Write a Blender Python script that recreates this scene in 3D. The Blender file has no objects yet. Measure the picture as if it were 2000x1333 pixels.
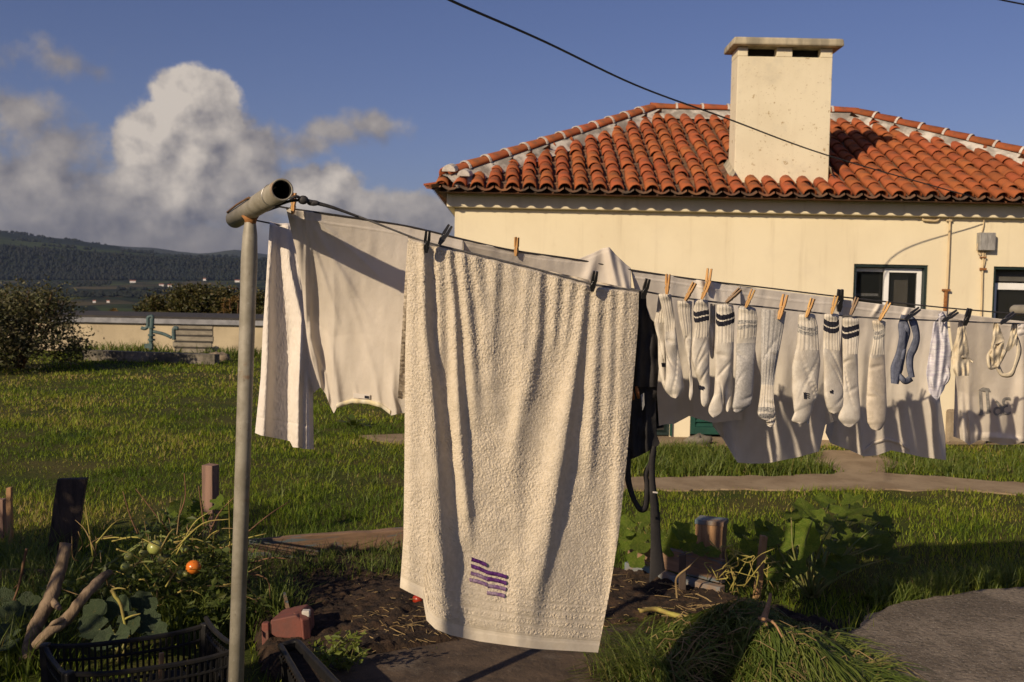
import bpy, math, random
import numpy as np
from mathutils import Vector, Matrix
C = bpy.context.scene
COL = C.collection
rng = np.random.default_rng(7)
random.seed(7)
RAD = math.radians

# ------------------------------------------------------------------ camera
F = 35.0 / 36.0 * 2000.0
CAMZ = 1.6
PITCH, ROLL = 2.97, 1.15
def cam_axes():
    p, a = RAD(PITCH), RAD(ROLL)
    f = np.array([0, math.cos(p), -math.sin(p)])
    r0 = np.array([1.0, 0, 0]); u0 = np.array([0, math.sin(p), math.cos(p)])
    r = math.cos(a) * r0 + math.sin(a) * u0
    u = -math.sin(a) * r0 + math.cos(a) * u0
    return r, u, f
CR, CU, CF = cam_axes()
cd = bpy.data.cameras.new('camera'); cam = bpy.data.objects.new('camera', cd); COL.objects.link(cam)
cd.sensor_width = 36; cd.lens = 35; cd.clip_end = 40000; cd.clip_start = 0.05
m = Matrix.Identity(4)
for i in range(3):
    m[i][0], m[i][1], m[i][2] = CR[i], CU[i], -CF[i]
m[2][3] = CAMZ
cam.matrix_world = m
C.camera = cam
cd.dof.use_dof = True; cd.dof.focus_distance = 3.2; cd.dof.aperture_fstop = 9

# ------------------------------------------------------------------ light
SUN_AZ, SUN_EL = RAD(38), RAD(24)
SUN_D = np.array([math.sin(SUN_AZ) * math.cos(SUN_EL), math.cos(SUN_AZ) * math.cos(SUN_EL), -math.sin(SUN_EL)])
sl = bpy.data.lights.new('sun', 'SUN'); sl.energy = 4.5; sl.angle = RAD(0.53); sl.color = (1.0, 0.82, 0.585)
so = bpy.data.objects.new('sun', sl); COL.objects.link(so)
so.rotation_euler = Vector(SUN_D).to_track_quat('-Z', 'Y').to_euler()
so.location = (-20, -20, 20)

SKY_STRENGTH = 0.058
w = bpy.data.worlds.new('World'); C.world = w; w.use_nodes = True
class NT:
    def __init__(s, tree): s.t = tree; s.n = tree.nodes; s.l = tree.links
    def node(s, typ, **kw):
        n = s.n.new(typ)
        for k, v in kw.items(): setattr(n, k, v)
        return n
    def put(s, sock, v):
        if isinstance(v, bpy.types.NodeSocket): s.l.new(v, sock)
        elif v is not None:
            try: sock.default_value = v
            except Exception: sock.default_value = (*v, 1.0)
    def m(s, op, a, b=None, c=None, clamp=False):
        n = s.n.new('ShaderNodeMath'); n.operation = op; n.use_clamp = clamp
        for i, v in enumerate((a, b, c)): s.put(n.inputs[i], v)
        return n.outputs[0]
    def vm(s, op, a, b=None):
        n = s.n.new('ShaderNodeVectorMath'); n.operation = op
        s.put(n.inputs[0], a)
        if b is not None: s.put(n.inputs[1], b)
        return n.outputs[0]
    def scale(s, a, k):
        n = s.n.new('ShaderNodeVectorMath'); n.operation = 'SCALE'; s.put(n.inputs[0], a); s.put(n.inputs[3], k); return n.outputs[0]
    def noise(s, vec, scale, detail=4, rough=.55, dist=0.0, dims='3D', out=0):
        n = s.n.new('ShaderNodeTexNoise'); n.noise_dimensions = dims
        if vec is not None: s.l.new(vec, n.inputs['Vector'])
        n.inputs['Scale'].default_value = scale; n.inputs['Detail'].default_value = detail
        n.inputs['Roughness'].default_value = rough; n.inputs['Distortion'].default_value = dist
        return n.outputs[out]
    def voro(s, vec, scale, feature='F1', out='Distance'):
        n = s.n.new('ShaderNodeTexVoronoi'); n.feature = feature
        if vec is not None: s.l.new(vec, n.inputs['Vector'])
        n.inputs['Scale'].default_value = scale
        return n.outputs[out]
    def ramp(s, fac, stops, interp='LINEAR'):
        n = s.n.new('ShaderNodeValToRGB'); s.put(n.inputs[0], fac)
        e = n.color_ramp.elements; n.color_ramp.interpolation = interp
        while len(e) < len(stops): e.new(.5)
        for el, (p, c) in zip(e, stops):
            el.position = p; el.color = (*c, 1) if len(c) == 3 else c
        return n.outputs[0]
    def mix(s, fac, a, b, blend='MIX'):
        n = s.n.new('ShaderNodeMix'); n.data_type = 'RGBA'; n.blend_type = blend; n.clamp_factor = True
        s.put(n.inputs[0], fac); s.put(n.inputs[6], a); s.put(n.inputs[7], b)
        return n.outputs[2]
    def maprange(s, v, a, b, c=0.0, d=1.0, smooth=True):
        n = s.n.new('ShaderNodeMapRange'); n.interpolation_type = 'SMOOTHSTEP' if smooth else 'LINEAR'
        s.put(n.inputs[0], v)
        for i, x in enumerate((a, b, c, d)): s.put(n.inputs[i + 1], x)
        return n.outputs[0]

def px_ang(px, py):
    d = CR * (px - 1000) / F + CU * (666.5 - py) / F + CF
    d = d / np.linalg.norm(d)
    return math.atan2(d[0], d[1]), math.asin(d[2])

def cloud_group():
    g = bpy.data.node_groups.new('cloud_density', 'ShaderNodeTree')
    g.interface.new_socket('Dir', in_out='INPUT', socket_type='NodeSocketVector')
    g.interface.new_socket('Density', in_out='OUTPUT', socket_type='NodeSocketFloat'); g.interface.new_socket('Tone', in_out='OUTPUT', socket_type='NodeSocketFloat')
    t = NT(g); gi = g.nodes.new('NodeGroupInput'); go = g.nodes.new('NodeGroupOutput')
    d = gi.outputs[0]
    # billow the direction before reading the envelope
    n1 = t.n.new('ShaderNodeTexNoise'); t.l.new(d, n1.inputs['Vector']); n1.inputs['Scale'].default_value = 16; n1.inputs['Detail'].default_value = 5
    n1.inputs['Roughness'].default_value = .55
    warp = t.scale(t.vm('SUBTRACT', n1.outputs['Color'], (.5, .5, .5)), 0.032)
    dw = t.vm('ADD', d, warp)
    sx = t.n.new('ShaderNodeSeparateXYZ'); t.l.new(dw, sx.inputs[0])
    az = t.m('ARCTAN2', sx.outputs[0], sx.outputs[1])
    el = t.m('ARCSINE', sx.outputs[2])
    # photo x, y, half width, half height, weight, how much sun the cloud gets
    blobs = [(372, 196, 80, 58, 1.15, .86), (305, 275, 72, 76, 1.1, .86), (398, 275, 80, 88, 1.05, .70), (345, 375, 120, 76, .95, .66), (470, 340, 80, 80, .8, .45), (40, 215, 100, 40, .42, .34), (110, 280, 100, 54, .46, .28), (120, 120, 95, 28, .28, .24), (40, 360, 130, 70, .66, .44), (140, 430, 190, 76, .75, .30),
             (735, 243, 56, 28, .42, .36), (650, 262, 60, 24, .36, .32), (570, 290, 60, 32, .42, .36), (500, 300, 60, 50, .60, .55), (620, 378, 90, 52, .95, .72), (705, 412, 80, 48, .85, .55), (830, 425, 130, 42, .75, .40), (330, 490, 620, 66, .85, .16),
             (-420, 300, 420, 200, .7, .5), (-900, 120, 330, 130, .8, .5), (1350, 540, 700, 40, .6, .3), (2500, 430, 600, 120, .7, .5), (3600, 300, 500, 180, .7, .5)]
    acc = None; tn = td = None
    for (px, py, rx, ry, wt, tone) in blobs:
        if px > 2000 or px < 0:
            a, e = (px - 1000) / F, (565 - py) / F
        else:
            a, e = px_ang(px, py)
        u = t.m('DIVIDE', t.m('SUBTRACT', az, a), rx / F); v = t.m('DIVIDE', t.m('SUBTRACT', el, e), ry / F)
        q = t.m('SQRT', t.m('ADD', t.m('MULTIPLY', u, u), t.m('MULTIPLY', v, v)))
        b = t.m('MULTIPLY', t.m('SUBTRACT', 1.2, q), wt)
        acc = b if acc is None else t.m('SMOOTH_MAX', acc, b, .15)
        wgt = t.m('EXPONENT', t.m('MULTIPLY', b, 4.0)); wt_t = t.m('MULTIPLY', wgt, tone)
        tn = wt_t if tn is None else t.m('ADD', tn, wt_t); td = wgt if td is None else t.m('ADD', td, wgt)
    t.l.new(t.m('DIVIDE', tn, td), go.inputs[1])
    n2 = t.noise(d, 22, 9, .60)
    n3 = t.noise(d, 7, 3, .5)
    out = t.m('ADD', acc, t.m('ADD', t.m('MULTIPLY', t.m('SUBTRACT', n2, .5), 1.3), t.m('MULTIPLY', t.m('SUBTRACT', n3, .5), .35)))
    t.l.new(out, go.inputs[0])
    return g

def build_world():
    t = NT(w.node_tree); t.n.clear()
    out = t.n.new('ShaderNodeOutputWorld')
    sky = t.n.new('ShaderNodeTexSky'); sky.sky_type = 'NISHITA'; sky.sun_disc = False
    sky.sun_elevation = SUN_EL; sky.sun_rotation = SUN_AZ + math.pi
    sky.air_density = 1.0; sky.dust_density = 0.8; sky.ozone_density = 3.2; sky.altitude = 100
    tc = t.n.new('ShaderNodeTexCoord')
    d = t.vm('NORMALIZE', tc.outputs['Generated'])
    g = cloud_group()
    a = t.n.new('ShaderNodeGroup'); a.node_tree = g; t.l.new(d, a.inputs[0])
    off = t.vm('ADD', d, (-0.013, -0.004, 0.016))
    b = t.n.new('ShaderNodeGroup'); b.node_tree = g; t.l.new(off, b.inputs[0])
    da, db = a.outputs[0], b.outputs[0]
    tone = a.outputs[1]
    alpha = t.maprange(da, -0.05, t.m('SUBTRACT', .60, t.m('MULTIPLY', tone, .50)))
    # light reaches the parts with little cloud between them and the sun
    shade = t.maprange(t.m('SUBTRACT', da, db), -0.95, 0.75, smooth=False)
    puff = t.m('ADD', t.noise(d, 24, 7, .5), t.noise(off, 50, 5, .5)); puff2 = t.m('ADD', t.noise(off, 24, 7, .5), t.noise(d, 14, 4, .6))
    lit = t.m('ADD', t.m('MULTIPLY', tone, t.m('ADD', .16, t.m('MULTIPLY', shade, 1.12))), t.m('MULTIPLY', t.m('ADD', t.m('MULTIPLY', t.m('SUBTRACT', puff, puff2), 1.5), t.m('MULTIPLY', t.m('SUBTRACT', puff, 1.0), .5)), t.m('MULTIPLY', tone, .8)), clamp=True)
    ccol = t.mix(lit, (1.7, 1.7, 2.2), (10.8, 9.5, 8.2))
    skyc = t.mix(1.0, sky.outputs[0], (0.98, 0.85, 1.10), 'MULTIPLY')
    fin = t.mix(t.m('MULTIPLY', alpha, .96), skyc, ccol)
    bg = t.n.new('ShaderNodeBackground'); t.l.new(fin, bg.inputs[0]); bg.inputs[1].default_value = SKY_STRENGTH
    t.l.new(bg.outputs[0], out.inputs[0])
build_world()
C.view_settings.view_transform = 'Standard'; C.view_settings.look = 'None'
C.view_settings.exposure = 0.04; C.view_settings.gamma = 1; C.view_settings.use_curve_mapping = False
cy = C.cycles
cy.use_denoising = True
cy.max_bounces = 8; cy.diffuse_bounces = 3; cy.glossy_bounces = 2; cy.transmission_bounces = 4; cy.transparent_max_bounces = 8; cy.volume_bounces = 0
cy.use_adaptive_sampling = True; cy.adaptive_threshold = 0.012
cy.caustics_reflective = False; cy.caustics_refractive = False

# ------------------------------------------------------------------ helpers
def rays(px, py):
    px = np.asarray(px, float); py = np.asarray(py, float)
    return (px[..., None] - 1000) / F * CR + (666.5 - py[..., None]) / F * CU + CF
CAMP = np.array([0, 0, CAMZ])
def at(px, py, Y):
    """point seen at photo position (px, py) standing on the vertical plane y = Y"""
    d = rays(px, py); return CAMP + d * (np.asarray(Y, float) / d[..., 1])[..., None]
def G(px, py, z=0.0):
    d = rays(px, py); return CAMP + d * ((z - CAMZ) / d[..., 2])[..., None]
SL = 0.40
PLANES = {1: 2.62 + SL * .58, 2: 2.97 + SL * .62, 3: 3.20 + SL * .75}
NRM = np.array([-SL, 1.0, 0]) / math.sqrt(1 + SL * SL)      # away from the camera
def lp(k, px, py, off=0.0):
    """point on the vertical sheet of clothesline k, pushed back by off metres"""
    d = rays(px, py); c = PLANES[k] + np.asarray(off, float) * math.sqrt(1 + SL * SL)
    return CAMP + d * (c / (d[..., 1] - SL * d[..., 0]))[..., None]

def hash2(ix, iy, seed):
    h = (ix.astype(np.int64) * 374761393 + iy.astype(np.int64) * 668265263 + seed * 1442695041) & 0x7fffffff
    h = ((h ^ (h >> 13)) * 1274126177) & 0x7fffffff
    return ((h ^ (h >> 16)) & 0xffff) / 65535.0
def vnoise(x, y, seed=0):
    x = np.asarray(x, float); y = np.asarray(y, float)
    ix = np.floor(x); iy = np.floor(y); fx = x - ix; fy = y - iy
    fx = fx * fx * (3 - 2 * fx); fy = fy * fy * (3 - 2 * fy)
    a = hash2(ix, iy, seed); b = hash2(ix + 1, iy, seed); c = hash2(ix, iy + 1, seed); d = hash2(ix + 1, iy + 1, seed)
    return (a * (1 - fx) + b * fx) * (1 - fy) + (c * (1 - fx) + d * fx) * fy
def fbm(x, y, seed=0, octv=4):
    s = 0; a = .5
    for o in range(octv):
        s = s + a * vnoise(np.asarray(x) * 2 ** o, np.asarray(y) * 2 ** o, seed + o * 17); a *= .5
    return s / (1 - .5 ** octv)
def in_poly(x, y, poly):
    x = np.asarray(x); y = np.asarray(y); r = np.zeros(x.shape, bool); n = len(poly)
    for i in range(n):
        x0, y0 = poly[i][:2]; x1, y1 = poly[(i + 1) % n][:2]
        if y0 == y1: continue
        c = ((y0 > y) != (y1 > y)) & (x < (x1 - x0) * (y - y0) / (y1 - y0) + x0)
        r ^= c
    return r
def poly_at(pts, t):
    """a polyline read at t in 0..1 of its length (piecewise linear)"""
    pts = np.asarray(pts, float); d = np.r_[0, np.cumsum(np.linalg.norm(np.diff(pts, axis=0), axis=1))]; d /= d[-1]
    return np.stack([np.interp(t, d, pts[:, k]) for k in range(pts.shape[1])], -1)
def smooth_path(pts, n):
    """Catmull-Rom through pts"""
    P = np.asarray(pts, float)
    if len(P) < 3: return poly_at(P, np.linspace(0, 1, n))
    P = np.vstack([2 * P[0] - P[1], P, 2 * P[-1] - P[-2]])
    out = []
    seg = len(P) - 3
    for q in np.linspace(0, seg - 1e-9, n):
        i = int(q); t = q - i; a, b, c, d = P[i:i + 4]
        out.append(.5 * ((2 * b) + (-a + c) * t + (2 * a - 5 * b + 4 * c - d) * t * t + (-a + 3 * b - 3 * c + d) * t ** 3))
    return np.array(out)

ORG = {}
def origin_of(parent): return ORG.get(parent.name, np.zeros(3)) if parent is not None else None
def tag(o, label=None, cat=None, group=None, kind=None):
    if label: o['label'] = label
    if cat: o['category'] = cat
    if group: o['group'] = group
    if kind: o['kind'] = kind
    return o
def thing(name, label, cat, loc, group=None):
    o = bpy.data.objects.new(name, None); COL.objects.link(o); o.location = Vector(loc); o.empty_display_size = .1
    ORG[o.name] = np.array(loc, float)
    return tag(o, label, cat, group)
class MB:
    """collects vertices and faces of ONE mesh"""
    def __init__(s): s.v = []; s.f = []; s.mi = []; s.n = 0
    def add(s, v, f, mi=0):
        v = np.asarray(v, float).reshape(-1, 3); s.v.append(v)
        for q in f: s.f.append(tuple(int(i) + s.n for i in q)); s.mi.append(mi)
        s.n += len(v)
    def box(s, c, size, rot=None, mi=0, taper=1.0):
        x, y, z = np.array(size) / 2
        v = np.array([(-x, -y, -z), (x, -y, -z), (x, y, -z), (-x, y, -z), (-x * taper, -y * taper, z), (x * taper, -y * taper, z), (x * taper, y * taper, z), (-x * taper, y * taper, z)])
        if rot is not None: v = v @ np.array(rot).T
        s.add(v + np.array(c), [(0, 3, 2, 1), (4, 5, 6, 7), (0, 1, 5, 4), (1, 2, 6, 5), (2, 3, 7, 6), (3, 0, 4, 7)], mi)
    def bar(s, a, b, wd, th, up=(0, 0, 1), mi=0, w2=None):
        """a rectangular bar from a to b"""
        a = np.array(a, float); b = np.array(b, float); d = b - a; L = np.linalg.norm(d); d /= L
        u = np.array(up, float); sx = np.cross(d, u)
        if np.linalg.norm(sx) < 1e-4: sx = np.cross(d, (1, 0, 0))
        sx /= np.linalg.norm(sx); u = np.cross(sx, d); w2 = wd if w2 is None else w2
        v = [a + sx * i * wd / 2 + u * j * th / 2 for i, j in ((-1, -1), (1, -1), (1, 1), (-1, 1))] + [b + sx * i * w2 / 2 + u * j * th / 2 for i, j in ((-1, -1), (1, -1), (1, 1), (-1, 1))]
        s.add(v, [(0, 1, 2, 3), (7, 6, 5, 4), (0, 4, 5, 1), (1, 5, 6, 2), (2, 6, 7, 3), (3, 7, 4, 0)], mi)
    def tube(s, pts, r, n=8, mi=0, cap=True, wob=0.0):
        P = np.asarray(pts, float); k = len(P); r = np.broadcast_to(np.asarray(r, float), (k,))
        T = np.gradient(P, axis=0); T /= (np.linalg.norm(T, axis=1)[:, None] + 1e-12)
        ref = np.array([0, 0, 1.0]) if abs(T[0][2]) < .9 else np.array([1.0, 0, 0])
        N = ref - T[0] * (ref @ T[0]); N /= np.linalg.norm(N); vs = []
        for i in range(k):
            N = N - T[i] * (N @ T[i]); N /= (np.linalg.norm(N) + 1e-12); B = np.cross(T[i], N)
            a = np.linspace(0, 2 * math.pi, n, endpoint=False)
            rr = r[i] * (1 + wob * (rng.random(n) - .5))
            vs.append(P[i] + (np.cos(a) * rr)[:, None] * N + (np.sin(a) * rr)[:, None] * B)
        f = [(i * n + j, i * n + (j + 1) % n, (i + 1) * n + (j + 1) % n, (i + 1) * n + j) for i in range(k - 1) for j in range(n)]
        if cap: f += [tuple(range(n - 1, -1, -1)), tuple((k - 1) * n + j for j in range(n))]
        s.add(np.vstack(vs), f, mi)
    def prism(s, poly, z0, z1, mi=0):
        p = np.asarray(poly, float); n = len(p)
        v = np.vstack([np.c_[p[:, :2], np.full(n, z0)], np.c_[p[:, :2], np.full(n, z1)]])
        s.add(v, [tuple(range(n - 1, -1, -1)), tuple(range(n, 2 * n))] + [(i, (i + 1) % n, n + (i + 1) % n, n + i) for i in range(n)], mi)
    def extrude(s, pts, d, mi=0):
        """a planar outline pushed along d"""
        p = np.asarray(pts, float); n = len(p)
        s.add(np.vstack([p, p + np.array(d)]), [tuple(range(n)), tuple(range(2 * n - 1, n - 1, -1))] + [(i, n + i, n + (i + 1) % n, (i + 1) % n) for i in range(n)], mi)
    def sphere(s, c, r, nu=12, nv=8, sq=(1, 1, 1), mi=0):
        v = [(0, 0, 1)]
        for i in range(1, nv):
            a = math.pi * i / nv
            for j in range(nu):
                b = 2 * math.pi * j / nu; v.append((math.sin(a) * math.cos(b), math.sin(a) * math.sin(b), math.cos(a)))
        v.append((0, 0, -1)); v = np.array(v) * r * np.array(sq) + np.array(c)
        f = [(0, 1 + j, 1 + (j + 1) % nu) for j in range(nu)]
        for i in range(nv - 2):
            f += [(1 + i * nu + j, 1 + (i + 1) * nu + j, 1 + (i + 1) * nu + (j + 1) % nu, 1 + i * nu + (j + 1) % nu) for j in range(nu)]
        L = len(v) - 1
        f += [(L, 1 + (nv - 2) * nu + (j + 1) % nu, 1 + (nv - 2) * nu + j) for j in range(nu)]
        s.add(v, f, mi)
    def mesh(s, name, org=None, smooth=False):
        v = np.vstack(s.v)
        if org is not None: v = v - org
        me = bpy.data.meshes.new(name); me.from_pydata(v.tolist(), [], s.f); me.update()
        if any(s.mi): me.polygons.foreach_set('material_index', np.array(s.mi, np.int32))
        if smooth: me.polygons.foreach_set('use_smooth', np.ones(len(me.polygons), bool))
        return me
    def build(s, name, mat, parent=None, smooth=False, bevel=0.0, kind=None):
        org = origin_of(parent)
        if parent is None:
            v = np.vstack(s.v); org = np.array([v[:, 0].mean(), v[:, 1].mean(), v[:, 2].min()])
        me = s.mesh(name, org, smooth)
        return link(name, me, mat, parent, org, bevel, kind)
def link(name, me, mat, parent, org, bevel=0.0, kind=None):
    for mm in (mat if isinstance(mat, (list, tuple)) else [mat]): me.materials.append(mm)
    o = bpy.data.objects.new(name, me); COL.objects.link(o)
    if parent is not None: o.parent = parent
    else: o.location = Vector(org)
    ORG[o.name] = np.array(org)
    if bevel:
        b = o.modifiers.new('bevel', 'BEVEL'); b.width = bevel; b.segments = 2; b.limit_method = 'ANGLE'; b.angle_limit = RAD(40)
    if kind: o['kind'] = kind
    return o
def np_mesh(name, V, Fq, mat, parent=None, smooth=True, kind=None, attrs=None, mi=None, org=None):
    """big mesh straight from numpy; Fq is (n,3) or (n,4)"""
    if org is None: org = origin_of(parent)
    if org is None: org = np.array([V[:, 0].mean(), V[:, 1].mean(), V[:, 2].min()])
    me = bpy.data.meshes.new(name); nf, k = Fq.shape
    me.vertices.add(len(V)); me.vertices.foreach_set('co', (V - org).astype(np.float32).ravel())
    me.loops.add(nf * k); me.loops.foreach_set('vertex_index', Fq.astype(np.int32).ravel())
    me.polygons.add(nf); me.polygons.foreach_set('loop_start', np.arange(0, nf * k, k, dtype=np.int32))
    try: me.polygons.foreach_set('loop_total', np.full(nf, k, np.int32))
    except Exception: pass
    me.polygons.foreach_set('use_smooth', np.full(nf, smooth, bool))
    if mi is not None: me.polygons.foreach_set('material_index', np.asarray(mi, np.int32))
    for an, av in (attrs or {}).items():
        a = me.attributes.new(an, 'FLOAT', 'POINT'); a.data.foreach_set('value', np.asarray(av, np.float32))
    me.update(calc_edges=True); me.validate()
    return link(name, me, mat, parent, org, 0, kind)
def grid_faces(nv, nu, wrap=False):
    i = np.arange(nv - 1)[:, None]; j = np.arange(nu if wrap else nu - 1)[None]
    jn = (j + 1) % nu
    return np.stack([i * nu + j, i * nu + jn, (i + 1) * nu + jn, (i + 1) * nu + j], -1).reshape(-1, 4)
def copy_thing(root, matrix=None, label=None):
    r = root.copy(); COL.objects.link(r)
    if matrix is not None: r.matrix_world = matrix
    if label: r['label'] = label
    for ch in list(root.children):
        c = ch.copy(); COL.objects.link(c); c.parent = r
        for g in ch.children:
            d = g.copy(); COL.objects.link(d); d.parent = c
    return r
def blur(a, s):
    """gaussian blur by fft, wraps at the borders"""
    ky = np.fft.fftfreq(a.shape[0])[:, None]; kx = np.fft.fftfreq(a.shape[1])[None]
    return np.real(np.fft.ifft2(np.fft.fft2(a) * np.exp(-2 * (math.pi * s) ** 2 * (kx * kx + ky * ky))))

def blurxy(a, sy, sx):
    ky = np.fft.fftfreq(a.shape[0])[:, None]; kx = np.fft.fftfreq(a.shape[1])[None]
    return np.real(np.fft.ifft2(np.fft.fft2(a) * np.exp(-2 * math.pi ** 2 * (kx * kx * sx * sx + ky * ky * sy * sy))))
# ------------------------------------------------------------------ materials
MATS = {}
def mat(name, col, rough=.7, col2=None, scale=6, detail=5, bump=0.0, bscale=60, metal=0.0, spec=.35, trans=0.0, objrand=0.0, spots=None, coords='Object', bdist=.01, tcol=None, lo=.35, hi=.65, stretch=None, rndattr=None, island=0.0, streak=0.0):
    ma = bpy.data.materials.new(name); ma.use_nodes = True; t = NT(ma.node_tree)
    b = t.n['Principled BSDF']; out = t.n['Material Output']
    tc = t.n.new('ShaderNodeTexCoord'); vec = tc.outputs[coords]
    if stretch:
        mp = t.n.new('ShaderNodeMapping'); t.l.new(vec, mp.inputs[0]); mp.inputs['Scale'].default_value = stretch; vec = mp.outputs[0]
    c = None
    if col2 is not None:
        f = t.maprange(t.noise(vec, scale, detail, .6), lo, hi)
        c = t.mix(f, col, col2)
    else: c = t.mix(0.0, col, col)
    if rndattr:
        at_ = t.n.new('ShaderNodeAttribute'); at_.attribute_name = 'rnd'
        c = t.ramp(at_.outputs['Fac'], rndattr)
    for (sc, lo_, hi_, cc, amt) in (spots or []):
        f = t.m('MULTIPLY', t.maprange(t.noise(vec, sc, 6, .65), lo_, hi_), amt)
        c = t.mix(f, c, cc)
    if streak:
        mp2 = t.n.new('ShaderNodeMapping'); t.l.new(tc.outputs['Object'], mp2.inputs[0]); mp2.inputs['Scale'].default_value = (7, 7, .55)
        c = t.mix(t.m('MULTIPLY', t.maprange(t.noise(mp2.outputs[0], 1.0, 5, .6), .52, .74), streak), c, (.50, .41, .27))
    if objrand or island:
        if island: rn = t.n.new('ShaderNodeNewGeometry').outputs['Random Per Island']; k = island
        else: rn = t.n.new('ShaderNodeObjectInfo').outputs['Random']; k = objrand
        hs = t.n.new('ShaderNodeHueSaturation'); t.l.new(c, hs.inputs['Color'])
        t.put(hs.inputs['Value'], t.m('ADD', 1 - k, t.m('MULTIPLY', rn, 2 * k)))
        wn = t.n.new('ShaderNodeTexWhiteNoise'); wn.noise_dimensions = '1D'; t.put(wn.inputs['W'], rn)
        t.put(hs.inputs['Hue'], t.m('ADD', .5 - k * .05, t.m('MULTIPLY', wn.outputs[0], k * .1)))
        c = hs.outputs[0]
    t.put(b.inputs['Base Color'], c)
    b.inputs['Roughness'].default_value = rough; b.inputs['Metallic'].default_value = metal
    b.inputs['Specular IOR Level'].default_value = spec
    nrm = None
    if bump:
        bp = t.n.new('ShaderNodeBump'); bp.inputs['Strength'].default_value = bump; bp.inputs['Distance'].default_value = bdist
        t.l.new(t.noise(vec, bscale, 6, .62), bp.inputs['Height']); nrm = bp.outputs[0]; t.l.new(nrm, b.inputs['Normal'])
    if trans:
        tr = t.n.new('ShaderNodeBsdfTranslucent'); mx = t.n.new('ShaderNodeMixShader'); mx.inputs[0].default_value = trans
        if tcol is not None: t.put(tr.inputs[0], t.mix(1.0, c, tcol, 'MULTIPLY'))
        else: t.l.new(c, tr.inputs[0])
        if nrm is not None: t.l.new(nrm, tr.inputs[1])
        t.l.new(b.outputs[0], mx.inputs[1]); t.l.new(tr.outputs[0], mx.inputs[2]); t.l.new(mx.outputs[0], out.inputs[0])
    ma['b'] = 1; MATS[name] = ma
    return ma
INK = mat('faded_print', (.20, .19, .18), .9, (.34, .32, .29), 40)
W_TERRY = mat('cream_terry', (.75, .65, .505), .95, (.67, .575, .435), 60, 4, .6, 520, trans=.10, spec=.1, bdist=.004)
W_HEM = mat('cream_hem', (.75, .66, .52), .9, (.68, .59, .455), 30, 4, .25, 600, trans=.10, spec=.1, bdist=.002)
W_WHITE = mat('white_terry', (.82, .75, .67), .95, (.76, .69, .61), 25, 4, .22, 350, trans=.12, spec=.1, bdist=.003)
W_SHIRT = mat('white_cotton', (.82, .74, .635), .9, (.77, .69, .585), 9, 5, .30, 42, trans=.24, spec=.1, bdist=.005)
W_SHIRT2 = mat('white_cotton_worn', (.74, .675, .59), .9, (.68, .615, .53), 9, 5, .30, 40, trans=.05, spec=.1, bdist=.005)
W_YEL = mat('yellowed_collar', (.74, .64, .40), .9, (.78, .72, .58), 30, trans=.15, spec=.1)
W_SOCK = mat('white_sock_knit', (.74, .68, .58), .95, (.57, .51, .425), 22, 6, .5, 220, trans=.05, spec=.1, bdist=.003)
W_SOCKG = mat('grey_sock_knit', (.40, .38, .35), .95, (.54, .51, .47), 160, 3, .5, 300, spec=.1, bdist=.003)
W_SOCKB = mat('beige_sock_knit', (.66, .57, .45), .95, (.56, .48, .37), 60, 3, .45, 300, spec=.1, bdist=.003)
W_NAVY = mat('navy_yarn', (.012, .013, .022), .9, (.03, .03, .04), 120, spec=.1)
W_GREYY = mat('grey_yarn', (.16, .155, .15), .9, (.5, .47, .42), 190, 2, spec=.1)
W_BLACK = mat('black_cloth', (.024, .022, .022), .85, (.036, .033, .032), 12, 4, .3, 120, spec=.25, bdist=.006)
W_PURPLE = mat('purple_thread', (.085, .018, .13), .8, (.15, .05, .21), 60, 3, .5, 300, spec=.2, bdist=.003)
W_PURPLE2 = mat('worn_purple_thread', (.20, .10, .24), .85, (.36, .26, .34), 70, 3, .5, 300, spec=.2, bdist=.003)
W_BLUE = mat('blue_lace', (.20, .215, .275), .9, (.13, .145, .20), 60, 4, .5, 200, trans=.1, spec=.1)
W_CREAM = mat('cream_cotton', (.78, .68, .50), .9, (.66, .56, .40), 30, 4, .35, 60, trans=.15, spec=.1)
W_STRIPE = mat('pale_striped_cotton', (.78, .76, .76), .9, (.62, .58, .64), 60, 3, .3, 60, trans=.15, spec=.1, stretch=(.4, .4, 3))
GALV = mat('weathered_steel', (.36, .325, .255), .55, (.25, .225, .17), 12, 6, .25, 60, metal=.1, spec=.4, bdist=.002, spots=[(3, .5, .7, (.24, .21, .16), .6), (9, .585, .70, (.24, .11, .04), .65), (40, .58, .70, (.50, .46, .38), .45), (70, .62, .7, (.14, .11, .08), .5)])
RUST = mat('rust', (.20, .075, .025), .9, (.33, .15, .05), 30, 5, .4, 90)
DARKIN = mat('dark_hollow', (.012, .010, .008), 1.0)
ROPE = mat('dark_cord', (.030, .028, .028), .7, (.055, .05, .048), 120)
ROPE2 = mat('grey_cord', (.10, .095, .09), .7, (.16, .15, .14), 90)
PEGW = mat('peg_wood', (.56, .32, .115), .65, (.44, .23, .075), 30, 4, .25, 60, objrand=.16, stretch=(1, 1, .15))
PEGG = mat('peg_wood_grey', (.30, .20, .12), .7, (.22, .15, .09), 30, 4, .25, 60, stretch=(1, 1, .15))
PEGB = mat('peg_black', (.012, .012, .013), .28, spec=.5)
STEEL = mat('spring_steel', (.45, .43, .40), .4, metal=.9)
PLASTER = mat('cream_plaster', (.79, .695, .49), .85, (.74, .645, .45), 1.3, 6, .3, 45, spots=[(.9, .54, .74, (.66, .575, .42), .5), (2.6, .62, .76, (.62, .50, .33), .5), (20, .68, .74, (.50, .40, .26), .5)], streak=.38, bdist=.004)
OLDPL = mat('dirty_plaster', (.52, .43, .285), .9, (.42, .345, .23), 1.2, 7, .3, 25, spots=[(2.2, .52, .70, (.26, .21, .14), .6)], bdist=.006)
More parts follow.
